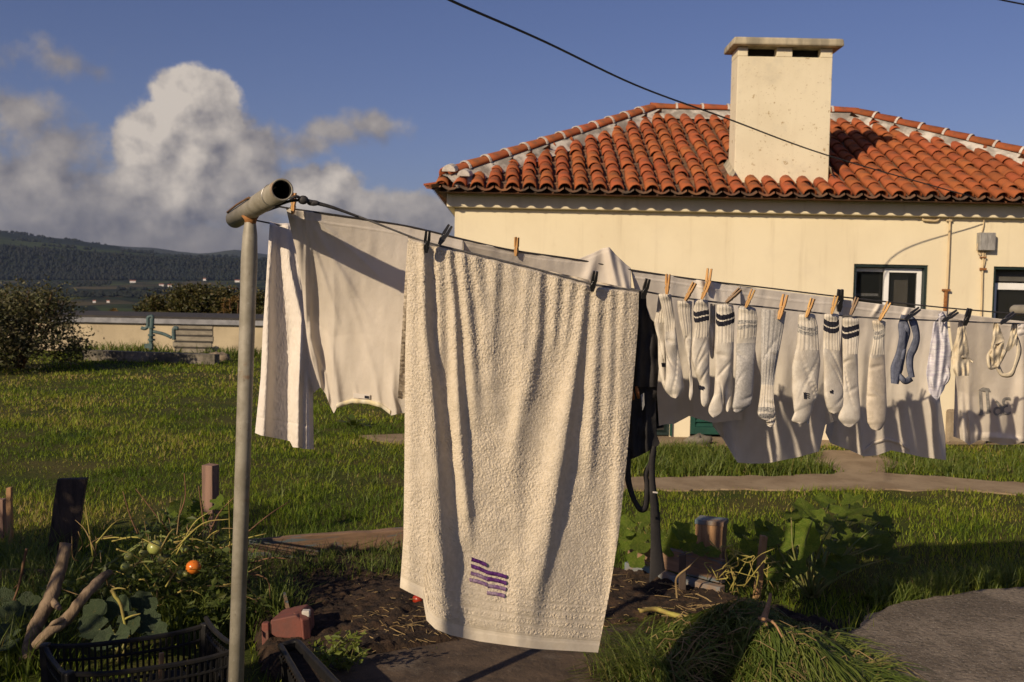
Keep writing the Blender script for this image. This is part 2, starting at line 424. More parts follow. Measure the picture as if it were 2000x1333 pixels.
CHIMP = mat('chimney_plaster', (.74, .66, .48), .85, (.68, .60, .43), 2.0, 6, .3, 45, spots=[(2.4, .56, .72, (.50, .45, .35), .4), (16, .635, .66, (.34, .22, .09), .7), (38, .64, .67, (.32, .21, .09), .5)], streak=.3, bdist=.006)
CAPM = mat('chimney_cap_concrete', (.50, .43, .30), .9, (.26, .23, .17), 7, 6, .4, 40, stretch=(1, 1, .22), spots=[(8, .60, .75, (.07, .06, .05), .7)], bdist=.008)
MORT = mat('lime_mortar', (.60, .555, .48), .9, (.26, .235, .20), 4.5, 7, .5, 30, lo=.40, hi=.62, bdist=.012)
MORTW = mat('white_mortar', (.62, .57, .50), .9, (.42, .38, .33), 14, 5, .3, 40, bdist=.006)
TILE = mat('terracotta_tile', (.345, .094, .031), .9, (.27, .075, .026), 5, 5, .3, 60, objrand=.12, spots=[(6, .52, .72, (.085, .058, .038), .65), (22, .66, .76, (.40, .30, .20), .35)], bdist=.004)
TILES = mat('terracotta_tile_rest', (.345, .094, .031), .9, (.27, .075, .026), 5, 5, .3, 60, island=.12, spots=[(6, .52, .72, (.085, .058, .038), .65)], bdist=.004)
PANT = mat('terracotta_pan', (.20, .085, .04), .85, (.10, .065, .045), 4, 6, .4, 40, island=.15, spots=[(5, .5, .66, (.055, .045, .035), .8)], bdist=.006)
FRAMEW = mat('white_frame', (.84, .83, .80), .4, (.78, .77, .74), 8)
FRAMED = mat('dark_green_frame', (.014, .026, .024), .5, (.02, .034, .03), 8)
GREEN = mat('green_shutter_paint', (.012, .065, .044), .6, (.010, .05, .036), 9, 5, .2, 40)
SLATEB = mat('door_board_grey', (.10, .095, .085), .6, (.085, .08, .07), 5)
CURT = mat('pale_curtain', (.55, .50, .43), .9, (.42, .38, .32), 3)
PIPEP = mat('painted_pipe', (.62, .49, .29), .6, (.55, .42, .25), 9)
BOXG = mat('grey_box', (.34, .33, .31), .7, (.22, .21, .20), 40, 4, .1, 40, stretch=(1, 1, .2))
CONC = mat('old_concrete', (.235, .19, .14), .95, (.135, .107, .078), 3.2, 9, .9, 34, lo=.40, hi=.62, spots=[(7, .56, .7, (.075, .060, .044), .6), (48, .54, .62, (.055, .046, .034), .75), (75, .57, .64, (.42, .38, .31), .7)], bdist=.018)
PATHM = mat('sandy_path', (.33, .25, .16), .95, (.23, .165, .10), 3, 8, .5, 30, spots=[(18, .58, .7, (.14, .10, .06), .5)], bdist=.012)
STONE = mat('rough_stone', (.33, .26, .17), .95, (.17, .13, .09), 3, 8, .7, 14, spots=[(6, .6, .7, (.42, .36, .26), .5)], bdist=.03)
EARTH = mat('trodden_earth', (.115, .078, .050), 1.0, (.055, .038, .026), 6, 9, .7, 30, spots=[(5, .5, .66, (.17, .135, .10), .5), (40, .60, .68, (.22, .17, .11), .5)], bdist=.012)
SOIL = mat('garden_soil', (.062, .036, .020), 1.0, (.022, .014, .009), 14, 8, .8, 50, spots=[(40, .60, .70, (.12, .075, .04), .6)], bdist=.02)
STRAW = mat('dry_straw', (.34, .24, .11), .9, (.20, .13, .055), 9, trans=.1)
STEMY = mat('yellow_stem', (.40, .36, .08), .7, (.30, .22, .07), 14, trans=.1)
STEMG = mat('green_stem', (.16, .20, .05), .7, (.20, .17, .06), 14)
BARK = mat('pale_bark', (.27, .195, .125), .9, (.13, .09, .055), 22, 7, .8, 60, stretch=(1, 1, .3), bdist=.008)
TWIG = mat('brown_twig', (.20, .11, .055), .85, (.12, .065, .035), 22)
WOODL = mat('bare_timber', (.40, .235, .115), .85, (.27, .15, .075), 9, 7, .5, 22, stretch=(6, 6, .6), spots=[(16, .58, .72, (.10, .06, .035), .5)], bdist=.005)
WOODD = mat('dark_timber', (.085, .060, .045), .9, (.045, .033, .026), 6, 7, .5, 22, stretch=(5, 5, .6), bdist=.006)
WOODB = mat('weathered_plank', (.25, .155, .095), .9, (.15, .092, .058), 5, 7, .55, 18, stretch=(.7, .7, 6), spots=[(5, .52, .62, (.10, .15, .17), .75)], bdist=.006)
BLUEP = mat('flaking_blue_paint', (.13, .19, .22), .8, (.24, .15, .09), 7, 6, .4, 30, bdist=.004)
PINKP = mat('faded_pink_board', (.27, .165, .12), .85, (.17, .105, .08), 5, 6, .4, 26, stretch=(5, 5, .5), bdist=.005)
REDP = mat('faded_red_plastic', (.20, .066, .048), .75, (.15, .062, .048), 14, 5, .2, 50, spots=[(12, .58, .7, (.20, .13, .09), .6)])
BLKP = mat('black_plastic', (.010, .010, .011), .5, (.018, .016, .014), 18, 5, .2, 40, spec=.25)
GRASS = mat('grass_blade', (.1, .14, .02), .6, trans=.35, spec=.25, tcol=(1.25, 1.25, .8), rndattr=[(0, (.074, .125, .010)), (.45, (.180, .240, .016)), (.8, (.280, .305, .030)), (.93, (.34, .28, .06)), (1, (.40, .30, .13))])
GRASSM = mat('cut_grass_blade', (.1, .14, .02), .55, trans=.3, spec=.35, tcol=(1.2, 1.2, .8), rndattr=[(0, (.060, .098, .015)), (.5, (.125, .165, .026)), (.8, (.185, .205, .045)), (.9, (.23, .185, .07)), (1, (.28, .19, .09))])
LAWNB = mat('lawn_soil', (.030, .038, .010), 1.0, (.050, .045, .016), 2.2, 8, .6, 30, bdist=.03)
def leafm(name, a, b, tr=.3, sc=9, rough=.5, **k): return mat(name, a, rough, b, sc, 4, .25, 30, trans=tr, spec=.35, tcol=(1.3, 1.3, .7), island=k.get('island', .25), bdist=.006)
LEAFB = leafm('bush_leaf', (.066, .074, .026), (.125, .105, .052), .25, island=.45)
LEAFH = leafm('hedge_leaf', (.046, .054, .014), (.10, .078, .024), .25, island=.5)
LEAFT = leafm('tomato_leaf', (.060, .090, .018), (.10, .12, .028), .35)
LEAFW = leafm('weed_leaf', (.115, .155, .022), (.16, .18, .035), .35)
LEAFP0 = mat('pumpkin_leaf_plain', (.115, .165, .016), .55, (.155, .19, .026), 14, 5, .5, 34, trans=.33, spec=.3, tcol=(1.3, 1.3, .6), objrand=.22, bdist=.01)
LEAFC0 = mat('cabbage_leaf_plain', (.085, .115, .055), .55, (.060, .088, .042), 12, 5, .5, 26, trans=.2, spec=.4, objrand=.15, bdist=.012)
def veined(name, a, b, vein, rough, tr, waves=2.5):
    ma = bpy.data.materials.new(name); ma.use_nodes = True; t = NT(ma.node_tree); bs = t.n['Principled BSDF']; out = t.n['Material Output']
    tc = t.n.new('ShaderNodeTexCoord'); sx = t.n.new('ShaderNodeSeparateXYZ'); t.l.new(tc.outputs['Object'], sx.inputs[0])
    th = t.m('ARCTAN2', sx.outputs[1], t.m('SUBTRACT', sx.outputs[0], .04)); r_ = t.m('SQRT', t.m('ADD', t.m('POWER', sx.outputs[0], 2.0), t.m('POWER', sx.outputs[1], 2.0)))
    main = t.m('MULTIPLY', r_, t.m('ABSOLUTE', t.m('SINE', t.m('MULTIPLY', th, waves))))
    side = t.m('ABSOLUTE', t.m('SINE', t.m('ADD', t.m('MULTIPLY', r_, 34.0), t.m('MULTIPLY', t.m('ABSOLUTE', t.m('SINE', t.m('MULTIPLY', th, waves))), 7.0))))
    v = t.m('MAXIMUM', t.maprange(main, .022, .004), t.m('MULTIPLY', t.maprange(side, .22, .02), .55))
    rn = t.n.new('ShaderNodeObjectInfo').outputs['Random']
    c = t.mix(t.maprange(t.noise(tc.outputs['Object'], 9, 5, .6), .35, .65), a, b)
    c = t.mix(t.m('MULTIPLY', t.maprange(t.noise(tc.outputs['Object'], 5, 6, .7), .62, .72), .7), c, (.22, .17, .06))
    c = t.mix(t.m('MULTIPLY', v, .6), c, vein)
    hs = t.n.new('ShaderNodeHueSaturation'); t.l.new(c, hs.inputs['Color']); t.put(hs.inputs['Value'], t.m('ADD', .72, t.m('MULTIPLY', rn, .5))); c = hs.outputs[0]
    t.l.new(c, bs.inputs['Base Color']); bs.inputs['Roughness'].default_value = rough; bs.inputs['Specular IOR Level'].default_value = .3
    bp = t.n.new('ShaderNodeBump'); bp.inputs['Strength'].default_value = .6; bp.inputs['Distance'].default_value = .02
    t.l.new(t.m('ADD', t.m('MULTIPLY', v, -.6), t.noise(tc.outputs['Object'], 26, 4)), bp.inputs['Height']); t.l.new(bp.outputs[0], bs.inputs['Normal'])
    trn = t.n.new('ShaderNodeBsdfTranslucent'); t.put(trn.inputs[0], t.mix(1.0, c, (1.3, 1.3, .6), 'MULTIPLY')); t.l.new(bp.outputs[0], trn.inputs[1])
    mx = t.n.new('ShaderNodeMixShader'); mx.inputs[0].default_value = tr; t.l.new(bs.outputs[0], mx.inputs[1]); t.l.new(trn.outputs[0], mx.inputs[2]); t.l.new(mx.outputs[0], out.inputs[0])
    return ma
LEAFP = veined('pumpkin_leaf', (.095, .150, .014), (.145, .190, .024), (.23, .26, .08), .6, .42)
LEAFC = veined('cabbage_leaf', (.070, .098, .046), (.052, .078, .036), (.17, .19, .12), .5, .18, 4.5)
GOLD = leafm('golden_shrub', (.20, .125, .035), (.13, .085, .028), .25)
TOMG = mat('green_tomato', (.30, .34, .085), .3, (.38, .36, .10), 9, spec=.5)
TOMO = mat('orange_tomato', (.68, .17, .02), .25, (.58, .23, .03), 5, spec=.5)
TOMR = mat('red_tomato', (.35, .03, .012), .3, (.28, .03, .012), 5, spec=.5)
TEALP = mat('teal_painted_iron', (.075, .125, .125), .55, (.05, .085, .085), 14, spots=[(22, .6, .7, (.16, .06, .03), .7)])
SLAB = mat('tank_roof_felt', (.060, .052, .046), .9, (.04, .036, .033), 3)
SLABE = mat('tank_roof_edge', (.30, .30, .31), .8, (.20, .20, .21), 4)
CONCL = mat('pale_concrete', (.30, .265, .205), .9, (.20, .175, .135), 5, 7, .4, 20, stretch=(1, 1, 2.5), bdist=.01)
KERB = mat('kerb_concrete', (.22, .19, .15), .95, (.07, .065, .05), 3.5, 7, .5, 16, bdist=.02)
FORT = mat('forest_tree', (.009, .014, .010), .95, (.014, .016, .012), .012, 3, island=.2)  # base colour kept near black, cloud shadow over the hills included
FARW = mat('far_white_wall', (.80, .77, .72), .8); FARR = mat('far_roof', (.30, .12, .07), .9)

# ------------------------------------------------------------------ terrain
RIDGE = [(-1500, 470), (-900, 440), (-400, 445), (0, 451), (65, 462), (140, 469), (200, 479), (260, 490), (330, 498), (400, 503), (520, 507), (700, 510), (1000, 508), (1600, 508), (2600, 500), (3600, 500)]
SCARP = [(-1500, 470), (0, 479), (100, 486), (200, 493), (300, 501), (400, 506), (520, 506), (1000, 512), (3600, 520)]
def px_of_az(az): return 1000 + F * np.tan(np.clip(az, -1.1, 1.1))
def z_for(px, py, r):
    hor = 565 + math.tan(RAD(ROLL)) * (np.asarray(px) - 1000)
    return CAMZ + (hor - np.asarray(py)) / F * r * np.cos(np.arctan((np.asarray(px) - 1000) / F))
def terrain_z(az, r):
    px = np.clip(px_of_az(az), -1500, 3600)
    flat = 0.0
    ridge = z_for(px, np.interp(px, [p[0] for p in RIDGE], [p[1] for p in RIDGE]), 6200.0)
    sc = z_for(px, np.interp(px, [p[0] for p in SCARP], [p[1] for p in SCARP]), 4200.0)
    foot = z_for(px, 547.0, 3850.0) 
    plain0 = -47.0
    back = np.abs(az) > 1.1
    z = np.zeros_like(r)
    x, y = r * np.sin(az), r * np.cos(az)
    n = fbm(x / 260, y / 260, 3) - .5
    z = np.where(r < 34, 0, np.interp(r, [34, 150, 700, 1500], [0, -14, -40, plain0]))
    t = np.clip((r - 1500) / 2350, 0, 1); z = np.where(r > 1500, plain0 + (foot - plain0) * t, z)
    t = np.clip((r - 3850) / 350, 0, 1); t = t * t * (3 - 2 * t); z = np.where(r > 3850, foot + (sc - foot) * t, z)
    t = np.clip((r - 4200) / 2000, 0, 1); z = np.where(r > 4200, sc + (ridge - sc) * t, z)
    z = np.where(r > 6200, ridge - (r - 6200) * .03, z)
    z = z + n * np.interp(r, [60, 400, 1500, 3800, 4300, 5500, 6200], [0, 6, 8, 6, 10, 40, 14])
    return z
def build_terrain():
    az = np.concatenate([np.linspace(-math.pi, -.62, 50)[:-1], np.linspace(-.62, .62, 420), np.linspace(.62, math.pi, 50)[1:]])
    r = np.concatenate([[0.01, 2, 4, 6, 9, 13, 18, 24, 30, 34], np.geomspace(38, 1500, 46), np.linspace(1540, 3850, 90), np.linspace(3870, 4230, 24), np.linspace(4280, 6300, 50), np.linspace(6450, 8200, 8)])
    A, R = np.meshgrid(az, r)
    Z = terrain_z(A, R)
    V = np.stack([R * np.sin(A), R * np.cos(A), Z], -1).reshape(-1, 3)
    f = grid_faces(len(r), len(az))
    ma = bpy.data.materials.new('terrain'); ma.use_nodes = True; t = NT(ma.node_tree); b = t.n['Principled BSDF']
    geo = t.n.new('ShaderNodeNewGeometry'); pos = geo.outputs['Position']
    sx = t.n.new('ShaderNodeSeparateXYZ'); t.l.new(pos, sx.inputs[0])
    rr = t.m('SQRT', t.m('ADD', t.m('POWER', sx.outputs[0], 2.0), t.m('POWER', sx.outputs[1], 2.0)))
    near = t.mix(t.maprange(t.noise(pos, 1.7, 8, .6), .3, .7), (.040, .058, .010), (.085, .075, .024))
    mp = t.n.new('ShaderNodeMapping'); t.l.new(pos, mp.inputs[0]); mp.inputs['Scale'].default_value = (1, .45, 0)
    vor = t.voro(mp.outputs[0], .0085, 'F1', 'Color')
    sep = t.n.new('ShaderNodeSeparateColor'); t.l.new(vor, sep.inputs[0])
    field = t.ramp(sep.outputs[0], [(0, (.020, .030, .011)), (.35, (.060, .075, .024)), (.55, (.085, .070, .036)), (.8, (.048, .066, .020)), (1, (.115, .105, .05))], 'CONSTANT')
    hed = t.voro(mp.outputs[0], .0085, 'DISTANCE_TO_EDGE', 'Distance')
    field = t.mix(t.maprange(hed, .035, .09), (.014, .019, .009), field)
    field = t.mix(t.m('MULTIPLY', t.maprange(t.noise(pos, .004, 5), .5, .62), .75), field, (.016, .021, .010))
    up = t.mix(t.maprange(t.noise(pos, .0032, 6, .6), .46, .56), (.022, .032, .012), (.045, .060, .017))
    c = t.mix(t.maprange(rr, 40, 120), near, field)
    c = t.mix(t.maprange(rr, 3800, 3900), c, (.016, .022, .011))
    c = t.mix(t.maprange(rr, 4190, 4260), c, up)
    c = t.mix(t.maprange(rr, 4750, 5600), c, (.013, .019, .012))  # upper slopes coloured darker to stand for cloud shadow
    t.l.new(c, b.inputs['Base Color']); b.inputs['Roughness'].default_value = 1; b.inputs['Specular IOR Level'].default_value = .1
    bp = t.n.new('ShaderNodeBump'); bp.inputs['Strength'].default_value = .6; bp.inputs['Distance'].default_value = .03
    t.l.new(t.noise(pos, 22, 6), bp.inputs['Height']); t.l.new(bp.outputs[0], b.inputs['Normal'])
    return np_mesh('ground', V, f, ma, None, True, 'structure', org=np.zeros(3))
build_terrain()

def crowns(name, P, H, Wd, mat_, seed=1):
    """many small far crowns as one mesh: six-sided lumpy spindles"""
    r = np.random.default_rng(seed); n = len(P)
    prof = [(0.02, .35), (.3, 1.0), (.62, .78), (.86, .38)]
    a = np.linspace(0, 2 * math.pi, 6, endpoint=False)
    V = np.zeros((n, 25, 3)); k = 0
    for (hz, rr) in prof:
        for q in a:
            j = rr * (0.75 + .5 * r.random(n)) * Wd
            V[:, k, 0] = P[:, 0] + np.cos(q) * j; V[:, k, 1] = P[:, 1] + np.sin(q) * j; V[:, k, 2] = P[:, 2] + hz * H + (r.random(n) - .5) * .15 * H; k += 1
    V[:, 24] = P + np.c_[(r.random(n) - .5) * Wd * .3, (r.random(n) - .5) * Wd * .3, H]
    f = []
    for i in range(3):
        for j in range(6): f += [(i * 6 + j, i * 6 + (j + 1) % 6, (i + 1) * 6 + (j + 1) % 6), (i * 6 + j, (i + 1) * 6 + (j + 1) % 6, (i + 1) * 6 + j)]
    for j in range(6): f.append((18 + j, 18 + (j + 1) % 6, 24))
    f = (np.array(f)[None] + (np.arange(n) * 25)[:, None, None]).reshape(-1, 3)
    return np_mesh(name, V.reshape(-1, 3), f, mat_, None, False, 'stuff', org=np.zeros(3))
def on_ground(az, r): return np.stack([r * np.sin(az), r * np.cos(az), terrain_z(az, r)], -1)
def forests():
    r = np.random.default_rng(4)
    n = 7600; az = r.uniform(-.72, .1, n); rr = r.uniform(3830, 4150, n)
    o = crowns('hillside_forest', on_ground(az, rr), r.uniform(10, 22, n) * np.interp(rr, [3830, 4150], [1.1, .75]), r.uniform(4, 8, n), FORT, 5)
    tag(o, 'dark conifer forest along the foot of the hills', 'forest')
    # belts and copses on the plain and on the upper slopes
    A, R_ = [], []
    for (px0, px1, py, spread, k) in [(-400, 215, 555, 110, 260), (-300, 120, 562, 90, 150), (130, 290, 578, 40, 150), (230, 520, 566, 30, 70), (-200, 130, 584, 30, 80), (300, 700, 572, 40, 90)]:
        px = r.uniform(px0, px1, k); a = np.arctan((px - 1000) / F)
        hor = 565 + math.tan(RAD(ROLL)) * (px - 1000); want = py
        rs = np.linspace(1300, 3900, 400)
        for ai, pi, hi in zip(a, px, hor):
            zz = terrain_z(np.full(400, ai), rs); yy = hi - (zz - CAMZ) / (rs * math.cos(ai)) * F
            j = int(np.argmin(np.abs(yy - want))); A.append(ai); R_.append(rs[j] + r.normal() * spread)
    A = np.array(A); R_ = np.array(R_); n = len(A)
    o = crowns('tree_belt', on_ground(A, R_), r.uniform(5, 11, n), r.uniform(4, 9, n), FORT, 6)
    tag(o, 'dark belts of trees crossing the valley fields', 'trees')
    n = 1600; az = r.uniform(-.62, -.12, n); rr = r.uniform(4500, 6150, n)
    keep = fbm(az * 60, rr / 260, 9) > .56; az, rr = az[keep], rr[keep]; n = len(az)
    o = crowns('ridge_trees', on_ground(az, rr), r.uniform(8, 16, n), r.uniform(6, 14, n), FORT, 8)
    tag(o, 'scattered dark trees on the upper hill slopes', 'trees')
forests()
def distant_ridge():
    P = [(-900, 500), (0, 492), (150, 480), (215, 478), (250, 482), (300, 485), (345, 491), (390, 495), (420, 493), (455, 487), (485, 491), (520, 497), (600, 496), (700, 501), (900, 497), (1500, 503), (2600, 494), (3600, 503)]
    az = np.linspace(-.85, .85, 360); px = px_of_az(az)
    top = z_for(px, np.interp(px, [p[0] for p in P], [p[1] for p in P]), 8300.0) + 10 * (fbm(az * 60, az * 0, 5) - .5)
    rows = []
    for r_, k in ((7300, 0.0), (7700, .5), (8100, .88), (8300, 1.0), (8600, .9)):
        z = -40 + (top + 40) * k; rows.append(np.stack([r_ * np.sin(az), r_ * np.cos(az), z], -1))
    np_mesh('distant_ridge', np.vstack(rows), grid_faces(5, 360), mat('distant_hill', (.012, .018, .012), 1.0, (.03, .036, .016), .002, 5), None, True, 'structure', org=np.zeros(3))
distant_ridge()
def far_houses():
    L = [(219, 541, 20, 'long white farmhouse left of the far hamlet'), (276, 541, 8, 'small white house at the left end of the hamlet'), (288, 540, 8, 'white house second from the left in the hamlet'), (299, 542, 6, 'tiny white house in the middle of the hamlet'),
         (309, 541, 8, 'white house right of the middle of the hamlet'), (320, 542, 8, 'white house near the right end of the hamlet'), (329, 543, 6, 'last white house on the right of the hamlet'), (258, 550, 10, 'greyish farm shed below the long farmhouse'),
         (314, 557, 8, 'pale house below the hamlet, left of its two neighbours'), (330, 558, 7, 'pale house in the fields below the hamlet'), (349, 559, 8, 'pale house beside the golden hedge top'), (183, 589, 5, 'tiny white hut in the near field, left one'), (210, 589, 5, 'tiny white hut in the near field with ochre side'),
         (443, 564, 10, 'pale house seen left of the steel pole'), (456, 566, 8, 'low pale house touching the steel pole'), (398, 546, 5, 'white dot of a house right of the hamlet'), (462, 549, 9, 'distant white house on the road behind the pole')]
    rs = np.linspace(1300, 3900, 700)
    for (px, py, wpx, lab) in L:
        a = math.atan((px - 1000) / F); hor = 565 + math.tan(RAD(ROLL)) * (px - 1000)
        zz = terrain_z(np.full(700, a), rs); yy = hor - (zz - CAMZ) / (rs * math.cos(a)) * F
        r_ = rs[int(np.argmin(np.abs(yy - (py + 2))))]
        p = on_ground(np.array([a]), np.array([r_]))[0]; wd = wpx / F * r_; h = 3.2 / F * r_ ; dp = wd * .6 if wpx < 12 else wd * .3
        t = thing('farmhouse', lab, 'house', p, 'white houses across the valley')
        c, s_ = math.cos(-a), math.sin(-a); R = np.array([[c, -s_, 0], [s_, c, 0], [0, 0, 1]])
        mb = MB(); mb.box(p + np.array([0, 0, h * .5 - 1]), (wd, dp, h + 2), R); mb.build('wall', FARW, t)
        mb = MB(); x, y = wd * .53, dp * .56
        v = np.array([(-x, -y, h), (x, -y, h), (x, y, h), (-x, y, h), (-x, 0, h * 1.5), (x, 0, h * 1.5)]) @ R.T + p
        mb.add(v, [(0, 1, 5, 4), (2, 3, 4, 5), (0, 4, 3), (1, 2, 5), (0, 3, 2, 1)]); mb.build('roof', FARR, t)
far_houses()

# ------------------------------------------------------------------ house
HY = 10.95
XL, XR = -.653, 6.9
EX0, EX1, EY, EZ = -.87, 7.12, 10.60, 2.655     # eave line of the tiles
MRUN = 2.68; RISE = 1.27; SLOPE = RISE / MRUN; COS = 1 / math.sqrt(1 + SLOPE ** 2)
def wx(px, py=550, Y=HY): return float(at(px, py, Y)[0])
def wz(px, py, Y=HY): return float(at(px, py, Y)[2])
def roof_z(x, y): return EZ + SLOPE * min(y - EY, x - EX0, EX1 - x)
house = thing('house', 'single-storey cream house with orange hipped tile roof and broad chimney', 'house', (3.1, HY + 2.3, 0))
WT = EZ - .06
holes = []
def house_wall():
    # openings: x0, x1, z0, z1
    w1 = (wx(1667), wx(1812), .95, wz(1740, 517)); w2 = (wx(1940), wx(2075), .02, wz(1960, 521))
    d1 = (wx(1226), wx(1316), .02, 1.35); d2 = (wx(1356), wx(1432), .04, 1.30)
    holes.extend([d1, d2, w1, w2])
    mb = MB(); T = .26
    xs = [XL] + [v for h in holes for v in h[:2]] + [XR]
    for i in range(len(xs) - 1):
        a, b = xs[i], xs[i + 1]
        if i % 2 == 0: mb.box(((a + b) / 2, HY + T / 2, WT / 2), (b - a, T, WT))
        else:
            h = holes[i // 2]
            if h[2] > .1: mb.box(((a + b) / 2, HY + T / 2, h[2] / 2), (b - a, T, h[2]))
            mb.box(((a + b) / 2, HY + T / 2, (h[3] + WT) / 2), (b - a, T, WT - h[3]))
    D = 2 * (MRUN - .35)
    mb.box((XL + T / 2, HY + T + (D - 2 * T) / 2, WT / 2), (T, D - 2 * T, WT)); mb.box((XR - T / 2, HY + T + (D - 2 * T) / 2, WT / 2), (T, D - 2 * T, WT))
    mb.box(((XL + XR) / 2, HY + D - T / 2, WT / 2), (XR - XL, T, WT))
    mb.build('wall', PLASTER, house)
    mb = MB(); mb.box(((XL + XR) / 2, HY + 1.6, .01), (XR - XL - .6, 2.6, .02)); mb.build('floor', SLATEB, house)
    # cornice slab under the tiles
    mb = MB(); o = .085; z0, z1 = EZ - .175, EZ - .005
    ox0, ox1, oy0, oy1 = XL - o, XR + o, HY - o, HY + D + o; ix0, ix1, iy0, iy1 = XL + .02, XR - .02, HY + .02, HY + D - .02
    mb.box(((ox0 + ox1) / 2, (oy0 + iy0) / 2, (z0 + z1) / 2), (ox1 - ox0, iy0 - oy0, z1 - z0)); mb.box(((ox0 + ox1) / 2, (oy1 + iy1) / 2, (z0 + z1) / 2), (ox1 - ox0, oy1 - iy1, z1 - z0))
    mb.box(((ox0 + ix0) / 2, (iy0 + iy1) / 2, (z0 + z1) / 2), (ix0 - ox0, iy1 - iy0, z1 - z0)); mb.box(((ox1 + ix1) / 2, (iy0 + iy1) / 2, (z0 + z1) / 2), (ox1 - ix1, iy1 - iy0, z1 - z0))
    mb.build('cornice', PLASTER, house, bevel=.012)
    mb = MB(); mb.box(((wx(1846, 800) + wx(1936)) / 2, HY - .035, .19), (wx(1936) - wx(1846, 800), .07, .38)); mb.build('plinth', STONE, house, bevel=.03)
house_wall()
def tile_mesh(L=.295, r0=.078, r1=.062, th=.012, n=6):
    mb = MB(); a = np.linspace(0, math.pi, n + 1)
    v = []
    for (y, r) in ((0, r0), (L, r1)):
        for rr in (r, r - th): v += [(-math.cos(q) * rr, y, math.sin(q) * rr * .95) for q in a]
    k = n + 1; f = []
    for j in range(n):
        f += [(j, j + 1, 2 * k + j + 1, 2 * k + j), (k + j + 1, k + j, 3 * k + j, 3 * k + j + 1), (j + 1, j, k + j, k + j + 1)]
    f += [(0, 2 * k, 3 * k, k), (k - 1, 2 * k - 1, 4 * k - 1, 3 * k - 1)]
    mb.add(v, f); return mb
PITCHX = (EX1 - EX0) / 43.0; EXPO = .236
CHX0, CHX1, CHY0, CHY1 = wx(1435, 300, 10.98), wx(1619, 300, 10.98), 10.97, 11.29
def roof():
    r = np.random.default_rng(11)
    # roof deck, hidden under the tiles
    mb = MB(); z = EZ - .03
    A = [(EX0 + .06, EY + .06, z), (EX1 - .06, EY + .06, z), (EX1 - .06, EY + 2 * MRUN - .06, z), (EX0 + .06, EY + 2 * MRUN - .06, z), (EX0 + MRUN, EY + MRUN, z + RISE - .03), (EX1 - MRUN, EY + MRUN, z + RISE - .03)]
    mb.add(A, [(0, 1, 5, 4), (1, 2, 5), (2, 3, 4, 5), (3, 0, 4), (0, 3, 2, 1)]); rf = mb.build('roof', PANT, house)
    tm = tile_mesh().mesh('tile', None, True); tm.materials.append(TILE)
    front = []
    for i in range(43):
        x = EX0 + PITCHX * (i + .5); run = min(x - EX0, EX1 - x, MRUN)
        nC = int(run / COS / EXPO + .35)
        for k in range(max(nC, 1)):
            s = k * EXPO; y = EY + s * COS; 
            if x > CHX0 - .05 and x < CHX1 + .05 and y + .12 > CHY0 and y < CHY1: continue
            if s * COS > run + .02: continue
            front.append((x, y, EZ + SLOPE * (y - EY), k))
    tilt = math.atan(SLOPE)
    def M_(x, y, z, yaw):
        return Matrix.Translation((x + r.normal() * .006, y + r.normal() * .008, z + .012 + r.normal() * .003)) @ Matrix.Rotation(yaw + r.normal() * .032, 4, 'Z') @ Matrix.Rotation(tilt - .035 + r.normal() * .014, 4, 'X') @ Matrix.Rotation(r.normal() * .05, 4, 'Y')
    front.sort(key=lambda q: 0 if q[0] < 5.5 else 1)
    rest = []
    ro = Vector(ORG[rf.name])
    for j, (x, y, z, k) in enumerate(front):
        if j < 296:
            o = bpy.data.objects.new('tile', tm); COL.objects.link(o); o.parent = rf
            mm = M_(x, y, z, 0); mm.translation -= ro; o.matrix_local = mm
        else: rest.append(M_(x, y, z, 0))
    for side in (0, 1, 2):
        W = 2 * MRUN if side < 2 else EX1 - EX0; nC_ = int(W / PITCHX)
        for i in range(nC_):
            q = (i + .5) * W / nC_; run = min(q, W - q, MRUN)
            for k in range(int(run / COS / EXPO + .35)):
                s = k * EXPO * COS
                if side == 0: rest.append(M_(EX0 + s, EY + q, EZ + SLOPE * s, -math.pi / 2))
                elif side == 1: rest.append(M_(EX1 - s, EY + q, EZ + SLOPE * s, math.pi / 2))
                else: rest.append(M_(EX0 + q, EY + 2 * MRUN - s, EZ + SLOPE * s, math.pi))
    base = tile_mesh(); bv = np.vstack(base.v); mb = MB()
    for mm in rest:
        q = np.array(mm); mb.add(bv @ q[:3, :3].T + q[:3, 3], base.f)
    mb.build('rest_of_tiles', TILES, rf, True, kind='stuff')
    # pan tiles between the barrel tiles: shallow troughs, course by course
    mb = MB(); a = np.linspace(-1, 1, 5)
    def pan(org, yaw, W, nC_):
        for i in range(nC_ + 1):
            q = i * W / nC_; run = min(max(q, .02), max(W - q, .02), MRUN)
            for k in range(int(run / COS / EXPO + .9) + 1):
                s0 = k * EXPO - .01; s1 = min(s0 + EXPO + .05, run / COS + .05)
                v = []
                for s, dz in ((s0, .028), (s1, .006)):
                    for u in a: v.append((q + u * .085, s * COS, SLOPE * s * COS + dz - .035 * (1 - u * u) + .005))
                for s, dz in ((s0, .014),):
                    for u in a: v.append((q + u * .085, s * COS, SLOPE * s * COS + dz - .035 * (1 - u * u) + .005))
                v = np.array(v); c, s_ = math.cos(yaw), math.sin(yaw)
                v = np.c_[v[:, 0] * c - v[:, 1] * s_, v[:, 0] * s_ + v[:, 1] * c, v[:, 2]] + np.array(org)
                mb.add(v, [(j, j + 1, 6 + j, 5 + j) for j in range(4)] + [(10 + j, 11 + j, j + 1, j) for j in range(4)])
    pan((EX0, EY, EZ), 0, EX1 - EX0, 43)
    pan((EX0, EY + 2 * MRUN, EZ), -math.pi / 2, 2 * MRUN, 29)
    pan((EX1, EY, EZ), math.pi / 2, 2 * MRUN, 29)
    mb.build('pan_tiles', PANT, rf, True, kind='stuff')
